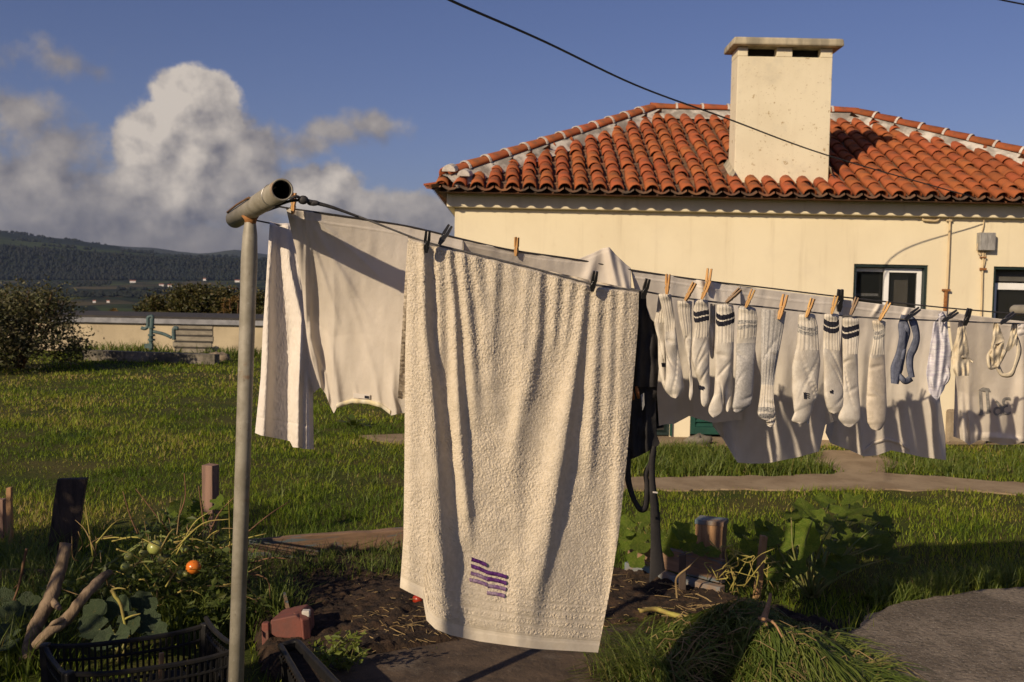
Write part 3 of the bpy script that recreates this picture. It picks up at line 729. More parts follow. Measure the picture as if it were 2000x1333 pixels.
    # hips and ridge
    ht = tile_mesh(.40, .088, .078, .014); hm = ht.mesh('ridge_tile', None, True); hm.materials.append(TILE)
    bed = MB(); joints = MB()
    RL = np.array([EX0 + MRUN, EY + MRUN, EZ + RISE]); RR = np.array([EX1 - MRUN, EY + MRUN, EZ + RISE])
    lines = [(np.array([EX0 + .12, EY + .12, EZ + .06]), RL, 12, .04), (np.array([EX1 - .12, EY + .12, EZ + .06]), RR, 12, .04), (RL - np.array([.05, 0, 0]), RR + np.array([.05, 0, 0]), 8, .055)]
    for A_, B_, n, lift in lines:
        A_ = A_ + np.array([0, 0, .055]); B_ = B_ + np.array([0, 0, .055]); d = (B_ - A_); L = np.linalg.norm(d); d /= L
        sx = np.cross(d, (0, 0, 1)); sx /= np.linalg.norm(sx); up = np.cross(sx, d)
        # mortar bed, a low lumpy ridge
        ps = []; nn = 40
        for q in np.linspace(0, 1, nn):
            c = A_ + d * L * q + np.array([0, 0, -.085])
            j = (r.random(2) - .5) * .05
            ps.append([c - sx * (.18 + j[0]) - up * .03, c - sx * .135 + up * .04, c - sx * .08 + up * .10, c + up * .125, c + sx * .08 + up * .10, c + sx * .135 + up * .04, c + sx * (.18 + j[1]) - up * .03])
        ps = np.array(ps).reshape(-1, 3); bed.add(ps, grid_faces(nn, 7))
        step = L / n
        for k in range(n):
            p = A_ + d * step * k + up * .036
            mm = Matrix(((sx[0], d[0], up[0], p[0] - ro[0]), (sx[1], d[1], up[1], p[1] - ro[1]), (sx[2], d[2], up[2], p[2] - ro[2]), (0, 0, 0, 1)))
            o = bpy.data.objects.new('ridge_tile', hm); COL.objects.link(o); o.parent = rf
            o.matrix_local = mm @ Matrix.Scale(step / .385, 4, (0, 1, 0)) @ Matrix.Rotation(-.02, 4, 'X')
            if k:
                c = p; ang = np.linspace(-.05, math.pi + .05, 9); v = []
                for y_ in (-.014, .014):
                    for rr in (.082, .0925): v += [c + d * y_ + sx * math.cos(q) * rr + up * math.sin(q) * rr * .95 for q in ang]
                k9 = 9; f = []
                for j in range(8): f += [(9 + j, 9 + j + 1, 27 + j + 1, 27 + j), (j, j + 1, 10 + j, 9 + j), (18 + j + 1, 18 + j, 27 + j, 28 + j)]
                joints = MB(); joints.add(v, f); joints.build('mortar_joint', MORTW, rf)
    bed.build('mortar_bed', MORT, rf, True)
    # plugged ends at the left corner
    mb = MB()
    for (px, py, rr) in ((876, 336, .075), (905, 345, .07)):
        p = at(px, py, EY + .05); a = np.linspace(0, math.pi, 9); v = [p + np.array([math.cos(q) * rr, 0, math.sin(q) * rr]) for q in a]
        mb.extrude(v, (0.03, .12, .03))
    mb.build('mortar_plug', MORTW, rf, bevel=.008)
    # upturned corner tiles at the left eave
    mb = MB()
    for k in range(3):
        y0 = EY + .02 + k * .15
        mb.add([(EX0 - .10, y0, EZ + .045), (EX0 - .08, y0 + .11, EZ + .05), (EX0 + .14, y0 + .14, EZ + .10), (EX0 + .12, y0 - .01, EZ + .075), (EX0 - .10, y0, EZ + .025), (EX0 - .08, y0 + .11, EZ + .03), (EX0 + .14, y0 + .14, EZ + .08), (EX0 + .12, y0 - .01, EZ + .055)], [(0, 1, 2, 3), (7, 6, 5, 4), (0, 4, 5, 1), (1, 5, 6, 2), (2, 6, 7, 3), (3, 7, 4, 0)])
    mb.build('corner_tile', TILES, rf)
    # chimney
    top = wz(1520, 93, CHY0)
    ch = MB(); x0, x1, y0, y1 = CHX0, CHX1, CHY0, CHY1; zb = EZ - .02; sl_ = .10
    wdt = (x1 - x0)
    ch.box(((x0 + x1) / 2, (y0 + y1) / 2, (zb + top - sl_) / 2), (wdt, y1 - y0, top - sl_ - zb))
    for (a, b) in ((0, .105), (.41, .575), (.875, 1.0)):
        ch.box((x0 + wdt * (a + b) / 2, (y0 + y1) / 2, top - sl_ / 2 + .001), (wdt * (b - a), y1 - y0, sl_))
    cho = ch.build('chimney', CHIMP, rf, bevel=.006)
    v = MB(); v.box(((x0 + x1) / 2, (y0 + y1) / 2, top - sl_ / 2 + .004), (wdt * .98, .10, sl_ - .012)); v.build('vent', DARKIN, cho)
    cp = MB(); cp.box(((x0 + x1) / 2 + .01, (y0 + y1) / 2, top + .044), (wdt + .17, y1 - y0 + .2, .082), taper=.985); cp.build('cap', CAPM, cho, bevel=.018)
    mo = MB()
    ps = []
    for q in np.linspace(0, 1, 10):
        y = y0 - .06 + (y1 - y0 + .1) * q; zz = roof_z(x0, y)
        for sgn, xx in ((-1, x0),): ps.append([(xx - .05, y, zz + .05), (xx - .015, y, zz + .09), (xx - .004, y, zz + .12)])
    mo.add(np.array(ps).reshape(-1, 3), grid_faces(10, 3))
    mo.build('mortar_skirt', CAPM, cho, True); mo = MB()
    ps = [[(x1 + .10, y, roof_z(x1, y) + .05), (x1 + .03, y, roof_z(x1, y) + .10), (x1 + .004, y, roof_z(x1, y) + .19)] for y in np.linspace(y0 - .06, y1 + .04, 10)]
    mo.add(np.array(ps).reshape(-1, 3), grid_faces(10, 3)[:, ::-1])
    mo.build('mortar_skirt', CAPM, cho, True)
roof()
def window_parts():
    d1, d2, w1, w2 = holes
    gl = bpy.data.materials.new('window_glass'); gl.use_nodes = True; b = gl.node_tree.nodes['Principled BSDF']
    b.inputs['Base Color'].default_value = (.02, .022, .022, 1); b.inputs['Roughness'].default_value = .06; b.inputs['Transmission Weight'].default_value = .0; b.inputs['Alpha'].default_value = .45
    def lining(h, parent_name, inner_y=.12):
        x0, x1, z0, z1 = h; mb = MB(); t = .03
        y = HY + inner_y
        mb.box((x0 + t / 2, y, (z0 + z1) / 2), (t, .2, z1 - z0)); mb.box((x1 - t / 2, y, (z0 + z1) / 2), (t, .2, z1 - z0)); mb.box(((x0 + x1) / 2, y, z1 - t / 2), (x1 - x0 - 2 * t, .2, t)); mb.box(((x0 + x1) / 2, y, z0 + t / 2), (x1 - x0 - 2 * t, .2, t))
        return mb.build(parent_name, FRAMED, house)
    def sash(parent, x0, x1, z0, z1, y, wd, name='sash', top=None, bottom=None):
        mb = MB(); top = wd if top is None else top; bottom = wd if bottom is None else bottom
        mb.box((x0 + wd / 2, y, (z0 + z1) / 2), (wd, .045, z1 - z0)); mb.box((x1 - wd / 2, y, (z0 + z1) / 2), (wd, .045, z1 - z0))
        mb.box(((x0 + x1) / 2, y, z1 - top / 2), (x1 - x0 - 2 * wd, .045, top)); mb.box(((x0 + x1) / 2, y, z0 + bottom / 2), (x1 - x0 - 2 * wd, .045, bottom))
        o = mb.build(name, FRAMEW, parent, bevel=.004)
        g = MB(); g.box(((x0 + x1) / 2, y + .004, (z0 + z1) / 2), (x1 - x0 - 2 * wd + .006, .006, z1 - z0 - .02)); g.build('pane', gl, parent)
        return o
    W = lining(w1, 'window'); x0, x1, z0, z1 = w1; xm = wx(1738, 560)
    sash(W, x0 + .032, xm + .03, z0 + .03, z1 - .035, HY + .16, .045)
    sash(W, xm - .03, x1 - .032, z0 + .03, z1 - .035, HY + .105, .05)
    mb = MB(); zb = wz(1700, 576); mb.box(((x0 + xm) / 2, HY + .19, zb), (xm - x0 - .12, .03, .03)); mb.build('blind_rail', FRAMEW, W)
    mb = MB(); mb.box((xm + .19, HY + .235, (z0 + z1) / 2), (.19, .02, z1 - z0 - .08)); mb.build('curtain', CURT, W)
    W = lining(w2, 'door'); x0, x1, z0, z1 = w2
    mb = MB(); zt = wz(1975, 553); mb.box(((x0 + x1) / 2, HY + .17, (zt + z1) / 2), (x1 - x0 - .07, .03, z1 - zt - .04)); mb.build('blind', SLATEB, W)
    sash(W, x0 + .035, x1 - .035, z0 + .04, zt, HY + .16, .075)
    mb = MB(); mb.box(((x0 + x1) / 2, HY + .19, (z0 + zt) / 2), (x1 - x0 - .16, .01, zt - z0 - .1)); mb.build('door_panel', SLATEB, W)
    W = lining(d1, 'doorway')
    x0, x1, z0, z1 = d1
    mb = MB(); mb.box((x1 + .012, HY - .012, (z0 + z1) / 2), (.022, .04, z1 - z0)); mb.box((x0 - .012, HY - .012, (z0 + z1) / 2), (.05, .04, z1 - z0)); mb.build('door_casing', GREEN, W)
    # louvred shutter
    x0, x1, z0, z1 = d2
    mb = MB()
    for x in (x0 + .03, x1 - .03): mb.box((x, HY + .03, (z0 + z1) / 2), (.06, .05, z1 - z0))
    for z in (z0 + .04, z1 - .04): mb.box(((x0 + x1) / 2, HY + .03, z), (x1 - x0 - .12, .05, .08))
    sh = mb.build('shutter', GREEN, house, bevel=.004)
    sm = MB(); R = Matrix.Rotation(RAD(-38), 3, 'X'); sm.box((0, 0, 0), (x1 - x0 - .12, .012, .058), R); me = sm.mesh('slat'); me.materials.append(GREEN)
    n = int((z1 - z0 - .16) / .052)
    for k in range(n):
        o = bpy.data.objects.new('slat', me); COL.objects.link(o); o.parent = sh
        o.location = Vector(((x0 + x1) / 2, HY + .03, z0 + .105 + k * .052)) - Vector(ORG[sh.name])
    mb = MB(); mb.box(((x0 + x1) / 2, HY + .07, (z0 + z1) / 2), (x1 - x0, .01, z1 - z0)); mb.build('shutter_backing', GREEN, sh)
window_parts()
def wall_fittings():
    Y = HY - .03
    def w_(pts, n=40): return np.array([at(px, py, Y) for px, py in smooth_path(pts, n)])
    mb = MB(); pts = [(1800, 397), (1801, 412), (1802, 424), (1804, 430), (1815, 431), (1826, 432), (1833, 429), (1835, 420), (1836, 411), (1841, 405), (1847, 404), (1853, 409), (1856, 420), (1855, 440), (1851, 540), (1848, 590), (1843, 680)]
    mb.tube(w_(pts, 70), .013, 8); p = mb.build('gas_pipe', PIPEP, house, True)
    mb = MB()
    for (px, py) in ((1801, 421), (1815, 431), (1833, 425), (1854, 431)):
        c = at(px, py, Y); mb = MB(); mb.box(c, (.055, .03, .018)); mb.build('pipe_clip', PIPEP, p)
    mb = MB(); q = w_([(1848, 567), (1844, 640)], 8); mb.tube(q, .020, 10); mb.box(q[0], (.075, .05, .022)); mb.build('rusty_sleeve', RUST, p)
    a, b = at(1910, 455, Y), at(1939, 490, Y)
    mb = MB(); mb.box(((a[0] + b[0]) / 2, HY - .045, (a[2] + b[2]) / 2), (b[0] - a[0], .09, a[2] - b[2])); bx = mb.build('meter_box', BOXG, house, bevel=.006)
    mb = MB(); mb.tube(w_([(1920, 491), (1920, 512), (1919, 525), (1917, 600), (1915, 660)], 20), .011, 8); mb.tube(w_([(1924, 491), (1924, 508), (1921, 522)], 8), .006, 6)
    mb.build('conduit', PIPEP, bx, True)
    for py_, hh in ((526, .025), (503, .012)): mb = MB(); mb.box(at(1920, py_, Y), (.06, .04, hh)); mb.build('conduit_clip', RUST, bx)
    mb = MB(); mb.tube(w_([(1917, 455), (1921, 440), (1923, 415), (1928, 406), (1940, 404), (1970, 405), (2040, 408)], 30), .006, 6); mb.tube(w_([(1911, 470), (1908, 485), (1912, 497), (1918, 494)], 14), .005, 6)
    mb.build('wire', PIPEP, bx, True)
wall_fittings()

# ------------------------------------------------------------------ ground surfaces near the house
def sheet(name, poly, z, mat_, thick=.05, kind='structure', bev=.0):
    mb = MB(); mb.prism(poly, z - thick, z); return tag(mb.build(name, mat_, None, bevel=bev), kind=kind)
def gp(pts): return [tuple(G(px, py)[:2]) for px, py in pts]
PATH = gp([(1050, 938), (1230, 936), (1400, 934), (1560, 932), (1640, 926), (1720, 926), (1800, 931), (1900, 938), (1960, 944), (2060, 950), (2200, 962), (2200, 985), (2000, 966), (1850, 960), (1700, 957), (1450, 958), (1230, 959), (1050, 962)])
STEPS = gp([(1575, 884), (1700, 880), (1745, 905), (1725, 927), (1640, 927), (1600, 905)])
APRON = gp([(700, 852), (850, 846), (2300, 858), (2300, 872), (1900, 868), (1500, 872), (1100, 874), (870, 868), (800, 870), (730, 862)])
SLABP = gp([(1640, 1260), (1700, 1212), (1760, 1186), (1860, 1172), (2000, 1158), (2300, 1148)]) + [(4.2, 3.2), (4.2, 1.0), (.9, 1.0), (1.0, 3.4)]
def rough(poly, amp):
    out = []
    for i in range(len(poly)):
        a, b = np.array(poly[i]), np.array(poly[(i + 1) % len(poly)]); n = max(1, min(60, int(np.linalg.norm(b - a) / .05)))
        for k in range(n):
            p = a + (b - a) * k / n; out.append((p[0] + amp * 2 * (fbm(p[0] * 7, p[1] * 7, 31, 3) - .5), p[1] + amp * 2 * (fbm(p[0] * 7, p[1] * 7, 77, 3) - .5)))
    return out
PATH, STEPS, SLABP = rough(PATH, .10), rough(STEPS, .12), rough(SLABP, .055)
sheet('path', PATH, .012, PATHM, .05); sheet('stepping_area', STEPS, .008, PATHM, .05); sheet('house_apron', APRON, .006, PATHM, .05)
sheet('concrete_slab', SLABP, .035, CONC, .12, bev=.012)
BED = [tuple(G(px, py)[:2]) for px, py in ((470, 1118), (640, 1112), (800, 1092), (1000, 1100), (1225, 1130), (1405, 1180), (1470, 1200), (1640, 1240))] + [(1.3, 3.3)] + [tuple(G(px, py)[:2]) for px, py in ((1330, 1232), (1180, 1250), (900, 1276), (640, 1322))] + [(-.95, 3.9)]
def bed():
    bx = np.array(BED); x0, y0 = bx.min(0); x1, y1 = bx.max(0); n = 190
    X, Y = np.meshgrid(np.linspace(x0, x1, n), np.linspace(y0, y1, n))
    ins = in_poly(X, Y, BED)
    Z = .02 + .05 * fbm(X * 5, Y * 5, 3) + .035 * fbm(X * 22, Y * 22, 8, 3) + .02 * vnoise(X * 60, Y * 60, 5)
    d = blur(ins.astype(float), 3); Z = Z * np.clip((d - .3) * 2, 0, 1) - .03 * (d < .35) + .003
    V = np.stack([X, Y, Z], -1).reshape(-1, 3); f = grid_faces(n, n)
    keep = ins.reshape(-1)[f].any(1); f = f[keep]
    u, inv = np.unique(f, return_inverse=True)
    o = np_mesh('soil_bed', V[u], inv.reshape(f.shape), SOIL, None, True, 'structure')
bed()
KERBP = [tuple(G(px, py)[:2]) for px, py in ((640, 1318), (900, 1272), (1180, 1246), (1330, 1228))] + [(1.1, 3.2), (-.75, 3.2)]
sheet('earth_strip', KERBP, .06, EARTH, .15, bev=.02)

# ------------------------------------------------------------------ grass
def blades(P, H, Wd, lean, seed=0, az=None, seg=2, rnd=None, curl=1.0, nrm_z=None):
    """P (n,3) roots -> vertices, triangles, rnd; each blade seg quads + tip"""
    r = np.random.default_rng(seed); n = len(P)
    az = r.uniform(0, 2 * math.pi, n) if az is None else az
    d = np.stack([np.cos(az), np.sin(az), np.zeros(n)], -1); s = np.stack([-np.sin(az), np.cos(az), np.zeros(n)], -1)
    tw = r.uniform(-.9, .9, n); s = s * np.cos(tw)[:, None] + d * np.sin(tw)[:, None]
    k = seg * 2 + 1; V = np.zeros((n, k, 3))
    for i in range(seg + 1):
        t = i / (seg + .0) if seg else 0
        t = i / (seg + 0.35) if i < seg else 1.0
        out = lean * t ** 1.8 * H; up = H * t * np.sqrt(np.maximum(1 - (lean * t ** .9) ** 2 * .55 * curl, .06))
        c = P + d * out[:, None] + np.array([0, 0, 1.0]) * up[:, None]
        if i < seg:
            wv = (Wd * (1 - .75 * t ** 1.5))[:, None]
            V[:, 2 * i] = c - s * wv / 2; V[:, 2 * i + 1] = c + s * wv / 2
        else: V[:, 2 * seg] = c
    f = []
    for i in range(seg - 1): f += [(2 * i, 2 * i + 1, 2 * i + 3), (2 * i, 2 * i + 3, 2 * i + 2)]
    f.append((2 * seg - 2, 2 * seg - 1, 2 * seg))
    f = (np.array(f)[None] + (np.arange(n) * k)[:, None, None]).reshape(-1, 3)
    rn = r.random(n) if rnd is None else rnd
    return V.reshape(-1, 3), f, np.repeat(rn, k)
def merge(parts):
    V, Fs, R = [], [], []; n = 0
    for v, f, q in parts: V.append(v); Fs.append(f + n); R.append(q); n += len(v)
    return np.vstack(V), np.vstack(Fs), np.concatenate(R)
HOUSEP = [(XL - .12, HY - .12), (XR + .2, HY - .12), (XR + .2, HY + 6), (XL - .12, HY + 6)]
MC = np.array([1.0, 4.02])   # centre of the pulled-up grass heap
def lawn():
    r = np.random.default_rng(21); parts = []
    NO = [PATH, STEPS, APRON, SLABP, BED, HOUSEP, KERBP]
    def scatter(y0, y1, dens, margin=.75):
        xa = y1 * .62 + margin; n = int(dens * (y1 - y0) * 2 * xa)
        Y = r.uniform(y0, y1, n); X = r.uniform(-xa, xa, n)
        ok = np.abs(X) < Y * .535 + margin
        for p in NO: ok &= ~in_poly(X + r.normal(size=n) * .025, Y + r.normal(size=n) * .03, p)
        return X[ok], Y[ok]
    for (y0, y1, dens, h, wd) in ((3.4, 5.0, 1700, .085, .0050), (5.0, 6.5, 2300, .072, .0050), (6.5, 8.5, 1900, .062, .0058), (8.5, 11.5, 1100, .06, .0075), (11.5, 16, 520, .065, .011), (16, 24, 260, .075, .017)):
        X, Y = scatter(y0, y1, dens); n = len(X)
        pat = fbm(X * .9, Y * .9, 5); fine = fbm(X * 4, Y * 4, 9); big = fbm(X * 1.6 + 40, Y * 1.1, 15)
        ok = r.random(n) < np.clip(.1 + 1.9 * fine, .12, 1) * np.clip((big - .22) * 4, .25, 1); X, Y, pat, fine, big = X[ok], Y[ok], pat[ok], fine[ok], big[ok]; n = len(X)
        H = h * r.uniform(.5, 1.25, n) * (.30 + 1.2 * fine) * np.clip(.35 + 1.1 * big, .4, 1.5)
        rn = np.clip(.44 + (pat - .5) * 1.5 + (big - .5) * -.8 + r.normal(size=n) * .2 + (r.random(n) < .07) * .5, 0, 1)
        parts.append(blades(np.c_[X, Y, np.zeros(n) - .004], H, wd * r.uniform(.7, 1.3, n), r.uniform(.15, .95, n), int(y0 * 10), rnd=rn))
    V, f, R = merge(parts)
    o = np_mesh('lawn_grass', V, f, GRASS, None, False, 'stuff', {'rnd': R})
    tag(o, 'short sunlit lawn grass running back to the house and the low wall', 'grass')
    # taller growth: along the path, by the house, around the beds, by the tank wall
    parts = []
    def tufts(px, py, n, sp, h, wd, seed):
        r2 = np.random.default_rng(seed); ps = np.array([G(a, b) for a, b in zip(px, py)])
        k = n * len(ps); P = np.repeat(ps, n, 0); P = P + np.c_[r2.normal(size=k) * sp, r2.normal(size=k) * sp, np.zeros(k)]
        P[:, 2] = -.005
        ok = np.ones(k, bool)
        for q in (PATH, SLABP): ok &= ~in_poly(P[:, 0], P[:, 1], q)
        P = P[ok]; k = len(P)
        parts.append(blades(P, h * r2.uniform(.45, 1.3, k), wd * r2.uniform(.6, 1.3, k), r2.uniform(.2, 1.0, k), seed, seg=3, rnd=np.clip(r2.normal(size=k) * .2 + .42, 0, 1)))
    tufts(r.uniform(1230, 1600, 90), r.uniform(885, 930, 90), 46, .09, .15, .010, 31)
    tufts(r.uniform(1700, 2050, 60), r.uniform(885, 935, 60), 40, .10, .11, .009, 32)
    tufts(r.uniform(1400, 2000, 50), np.interp(r.uniform(1400, 2000, 50), [1400, 2000], [1180, 1130]), 10, .06, .12, .006, 33)
    xs = r.uniform(1720, 2080, 70); tufts(xs, np.interp(xs, [1720, 1860, 2000], [1190, 1165, 1150]) + r.uniform(-22, 2, 70), 34, .05, .13, .006, 34)
    tufts(r.uniform(500, 800, 60), r.uniform(1080, 1150, 60), 38, .05, .17, .006, 35)
    tufts(r.uniform(500, 560, 14), r.uniform(1150, 1240, 14), 40, .05, .24, .006, 36)
    tufts(r.uniform(160, 345, 60), r.uniform(680, 692, 60), 20, .22, .26, .024, 37)
    tufts(r.uniform(425, 520, 30), r.uniform(690, 700, 30), 18, .2, .22, .022, 38)
    tufts(r.uniform(-40, 70, 30), r.uniform(1190, 1330, 30), 40, .07, .22, .006, 39)
    tufts(r.uniform(230, 480, 64), r.uniform(1100, 1250, 64), 36, .06, .24, .006, 40); tufts(r.uniform(0, 150, 30), r.uniform(1090, 1200, 30), 34, .06, .24, .006, 43)
    tufts(r.uniform(560, 820, 26), r.uniform(815, 1000, 26), 18, .1, .10, .008, 41)
    tufts(r.uniform(1240, 1420, 26), r.uniform(1060, 1100, 26), 26, .06, .16, .006, 42)
    V, f, R = merge(parts)
    o = np_mesh('tall_grass', V, f, GRASSM, None, False, 'stuff', {'rnd': R}); tag(o, 'longer tufts of grass along the path, kerb and bed edges', 'grass')
lawn()
def heap():
    """the pulled-up turf lying in front of the pumpkin plant"""
    r = np.random.default_rng(51); n = 60
    cx, cy = MC
    X, Y = np.meshgrid(np.linspace(cx - .85, cx + .8, n), np.linspace(cy - .75, cy + .85, n))
    def hz(X, Y):
        u = (X - cx) / .62; v = (Y - cy) / .62
        return np.maximum(.28 * np.exp(-(u * u * 1.3 + v * v) * 2.3) * (1 + .45 * (fbm(X * 5, Y * 5, 4) - .5)) - .03, -.02) + .01
    Z = hz(X, Y) + .02 * fbm(X * 18, Y * 18, 7)
    V = np.stack([X, Y, Z], -1).reshape(-1, 3)
    t = thing('turf_heap', 'heap of pulled-up long grass lying at the corner of the concrete', 'grass heap', (cx, cy, 0))
    np_mesh('soil_clod', V, grid_faces(n, n), SOIL, t, True)
    k = 6200; a = r.uniform(0, 2 * math.pi, k); q = np.sqrt(r.random(k)) * .6
    px = cx + np.cos(a) * q; py = cy + np.sin(a) * q
    P = np.c_[px, py, hz(px, py) - .005]
    # blades lie in combed locks over the clod, falling outwards
    def lying(P, L, Wd, az, arch, rn, seed):
        r2 = np.random.default_rng(seed); n = len(P); seg = 5; k2 = seg * 2 + 1; V = np.zeros((n, k2, 3)); bend = r2.normal(size=n) * .5; c = P.copy(); a_ = az.copy()
        for i in range(seg + 1):
            q = i / seg; z = np.maximum(hz(c[:, 0], c[:, 1]), .03) + .008 + arch * math.sin(math.pi * min(1, .15 + q * .85)) * (1 - .3 * q)
            p = np.c_[c[:, 0], c[:, 1], z]; sd = np.c_[-np.sin(a_), np.cos(a_), np.zeros(n)]
            wv = (Wd * (1 - .8 * q ** 1.6))[:, None]
            if i < seg: V[:, 2 * i] = p - sd * wv / 2; V[:, 2 * i + 1] = p + sd * wv / 2 + np.array([0, 0, .002])
            else: V[:, 2 * seg] = p
            a_ = a_ + bend / seg; c = c + np.c_[np.cos(a_), np.sin(a_), np.zeros(n)] * (L / seg)[:, None]
        f = []
        for i in range(seg - 1): f += [(2 * i, 2 * i + 1, 2 * i + 3), (2 * i, 2 * i + 3, 2 * i + 2)]
        f.append((2 * seg - 2, 2 * seg - 1, 2 * seg)); f = (np.array(f)[None] + (np.arange(n) * k2)[:, None, None]).reshape(-1, 3)
        return V.reshape(-1, 3), f, np.repeat(rn, k2)
    nl = 150; la = r.uniform(0, 2 * math.pi, nl); lq = np.sqrt(r.random(nl)) * .54; LX = cx + np.cos(la) * lq; LY = cy + np.sin(la) * lq
    laz = np.arctan2(LY - cy, LX - cx) + r.normal(size=nl) * 1.15 + np.where(r.random(nl) < .25, 1.6, 0); lL = r.uniform(.14, .36, nl); lr = np.clip(r.normal(size=nl) * .2 + .42 + (r.random(nl) < .12) * .4, 0, 1)
    per = 40; idx = np.repeat(np.arange(nl), per); k = nl * per
    P = np.c_[LX[idx] + r.normal(size=k) * .028, LY[idx] + r.normal(size=k) * .028, np.zeros(k)]
    V, f, R = lying(P, lL[idx] * r.uniform(.6, 1.2, k), .0046 * r.uniform(.5, 1.4, k), laz[idx] + r.normal(size=k) * .58, r.uniform(.0, .085, k), np.clip(lr[idx] + r.normal(size=k) * .12, 0, 1), 5)
    np_mesh('grass_blades', V, f, GRASSM, t, False, 'stuff', {'rnd': R})
    mb = MB()
    for q in range(130):
        a = r.uniform(0, 6.28); d_ = math.sqrt(r.random()) * .5; x, y = cx + math.cos(a) * d_, cy + math.sin(a) * d_; z = float(hz(np.array([x]), np.array([y]))[0]) + r.uniform(.02, .09); aa = r.uniform(0, 6.28); L = r.uniform(.03, .13)
        mb.tube([(x, y, z), (x + math.cos(aa) * L * .5, y + math.sin(aa) * L * .5, z + .012), (x + math.cos(aa + .3) * L, y + math.sin(aa + .3) * L, z - .01)], r.uniform(.001, .0026), 4, cap=False)
    mb.build('dry_stalks', STRAW, t, kind='stuff')
    # a few stray locks out to the left on the soil
    k = 420; px = r.normal(.55, .10, k); py = r.normal(3.9, .12, k)
    V, f, R = blades(np.c_[px, py, np.full(k, .06)], r.uniform(.10, .26, k), .0042 * r.uniform(.6, 1.4, k), r.uniform(.7, 1.1, k), 8, math.pi * 1.0 + r.normal(size=k) * .8, 3, np.clip(.5 + r.normal(size=k) * .22, 0, 1), 1.2)
    np_mesh('loose_blades', V, f, GRASSM, t, False, 'stuff', {'rnd': R})
heap()
def soil_litter():
    r = np.random.default_rng(61); mb = MB()
    for k in range(1000):
        px, py = r.uniform(690, 1480), r.uniform(1150, 1310); p = G(px, py)
        if not in_poly(np.array([p[0]]), np.array([p[1]]), BED)[0]: continue
        a = r.uniform(0, math.pi); L = r.uniform(.015, .09) * (2.0 if r.random() < .08 else 1); d = np.array([math.cos(a), math.sin(a), 0]) * L / 2
        z = .055 + .03 * r.random()
        mb.tube([p + (-d) + (0, 0, z), p + np.array([r.normal() * .006, r.normal() * .006, z + .008 * r.random()]), p + d + (0, 0, z + r.normal() * .006)], r.uniform(.0008, .0022) * (1.7 if L > .09 else 1), 4, cap=False)
    tag(mb.build('straw_litter', STRAW, None, kind='stuff'), 'dry straw and root bits strewn on the soil', 'straw')
    mb = MB()
    for k in range(260):
        px, py = r.uniform(690, 1420), r.uniform(1160, 1310); p = G(px, py) + np.array([0, 0, .045])
        mb.sphere(p, r.uniform(.006, .022), 6, 4, (1, r.uniform(.7, 1.2), r.uniform(.6, .9)))
    tag(mb.build('soil_clods', SOIL, None, kind='stuff'), 'loose crumbs of dark earth in the bed', 'soil')
soil_litter()

# ------------------------------------------------------------------ clothesline poles and lines
A1 = at(551, 371, 2.60); B1 = at(459, 428, 3.22); POLE = A1 + (B1 - A1) * .62
def hollow_pipe(mb, A_, B_, ro, ri, n=24, mi=0, mi2=1):
    d = (B_ - A_); d = d / np.linalg.norm(d); s = np.cross(d, (0, 0, 1)); s /= np.linalg.norm(s); u = np.cross(s, d); a = np.linspace(0, 2 * math.pi, n, endpoint=False); v = []
    for (c, r) in ((A_, ro), (B_, ro), (B_, ri), (A_, ri)): v += [c + s * math.cos(q) * r + u * math.sin(q) * r for q in a]
    for k, m_ in ((0, mi), (1, mi), (2, mi2), (3, mi)):
        pass
    f = []; 
    vv = np.array(v); base = mb.n
    mb.add(vv, [], 0)
    for k, m_ in ((0, mi), (1, mi), (2, mi2), (3, mi)):
        for j in range(n):
            q = (k * n + j, k * n + (j + 1) % n, ((k + 1) % 4) * n + (j + 1) % n, ((k + 1) % 4) * n + j)
            mb.f.append(tuple(i + base for i in q)); mb.mi.append(m_)
def pole_one():
    t = thing('clothesline_pole', 'weathered steel T-post holding the washing lines, left of the towels', 'pole', (POLE[0] - .03, POLE[1], 0))
    mb = MB(); top = POLE - np.array([0, 0, .022]); foot = np.array([POLE[0] - .045, POLE[1] + .0, 0.0]); d = foot - top
    rr = [(0, .0135), (.012, .017), (.03, .0215), (.07, .0245), (.13, .0235), (.3, .0228), (1, .0232)]
    mb.tube([top + d * q for q, _ in rr], [r for _, r in rr], 24); mb.build('post', GALV, t, True)
    mb = MB(); hollow_pipe(mb, A1, B1, .0295, .0245, 28); mb.build('crossbar', [GALV, DARKIN], t, True)
    mb = MB(); c = POLE - np.array([0, 0, .032]); mb.tube([c - np.array([0, 0, .018]), c, c + np.array([0, 0, .012])], [.015, .019, .026], 14, wob=.15); mb.build('weld', RUST, t, True)
    mb = MB(); dd = (B1 - A1) / np.linalg.norm(B1 - A1); s = np.array([-.75, -.45, .48]); s /= np.linalg.norm(s)
    a = A1 + dd * .30 + s * .034; b = B1 - dd * .03 + s * .034; mb.tube([a - s * .012, a, a + (b - a) * .5 + s * .003, b, b - s * .01], .0032, 8); mb.build('hook_wire', TWIG, t, True)
    mb = MB(); c = A1 + dd * .11; sx = np.cross(dd, (0, 0, 1)); sx /= np.linalg.norm(sx); up = np.cross(sx, dd); mb.tube([c + (sx * math.cos(q) + up * math.sin(q)) * .0305 for q in np.linspace(0, 2 * math.pi, 24)], .0016, 6); mb.build('wire_ring', STEEL, t, True)
pole_one()
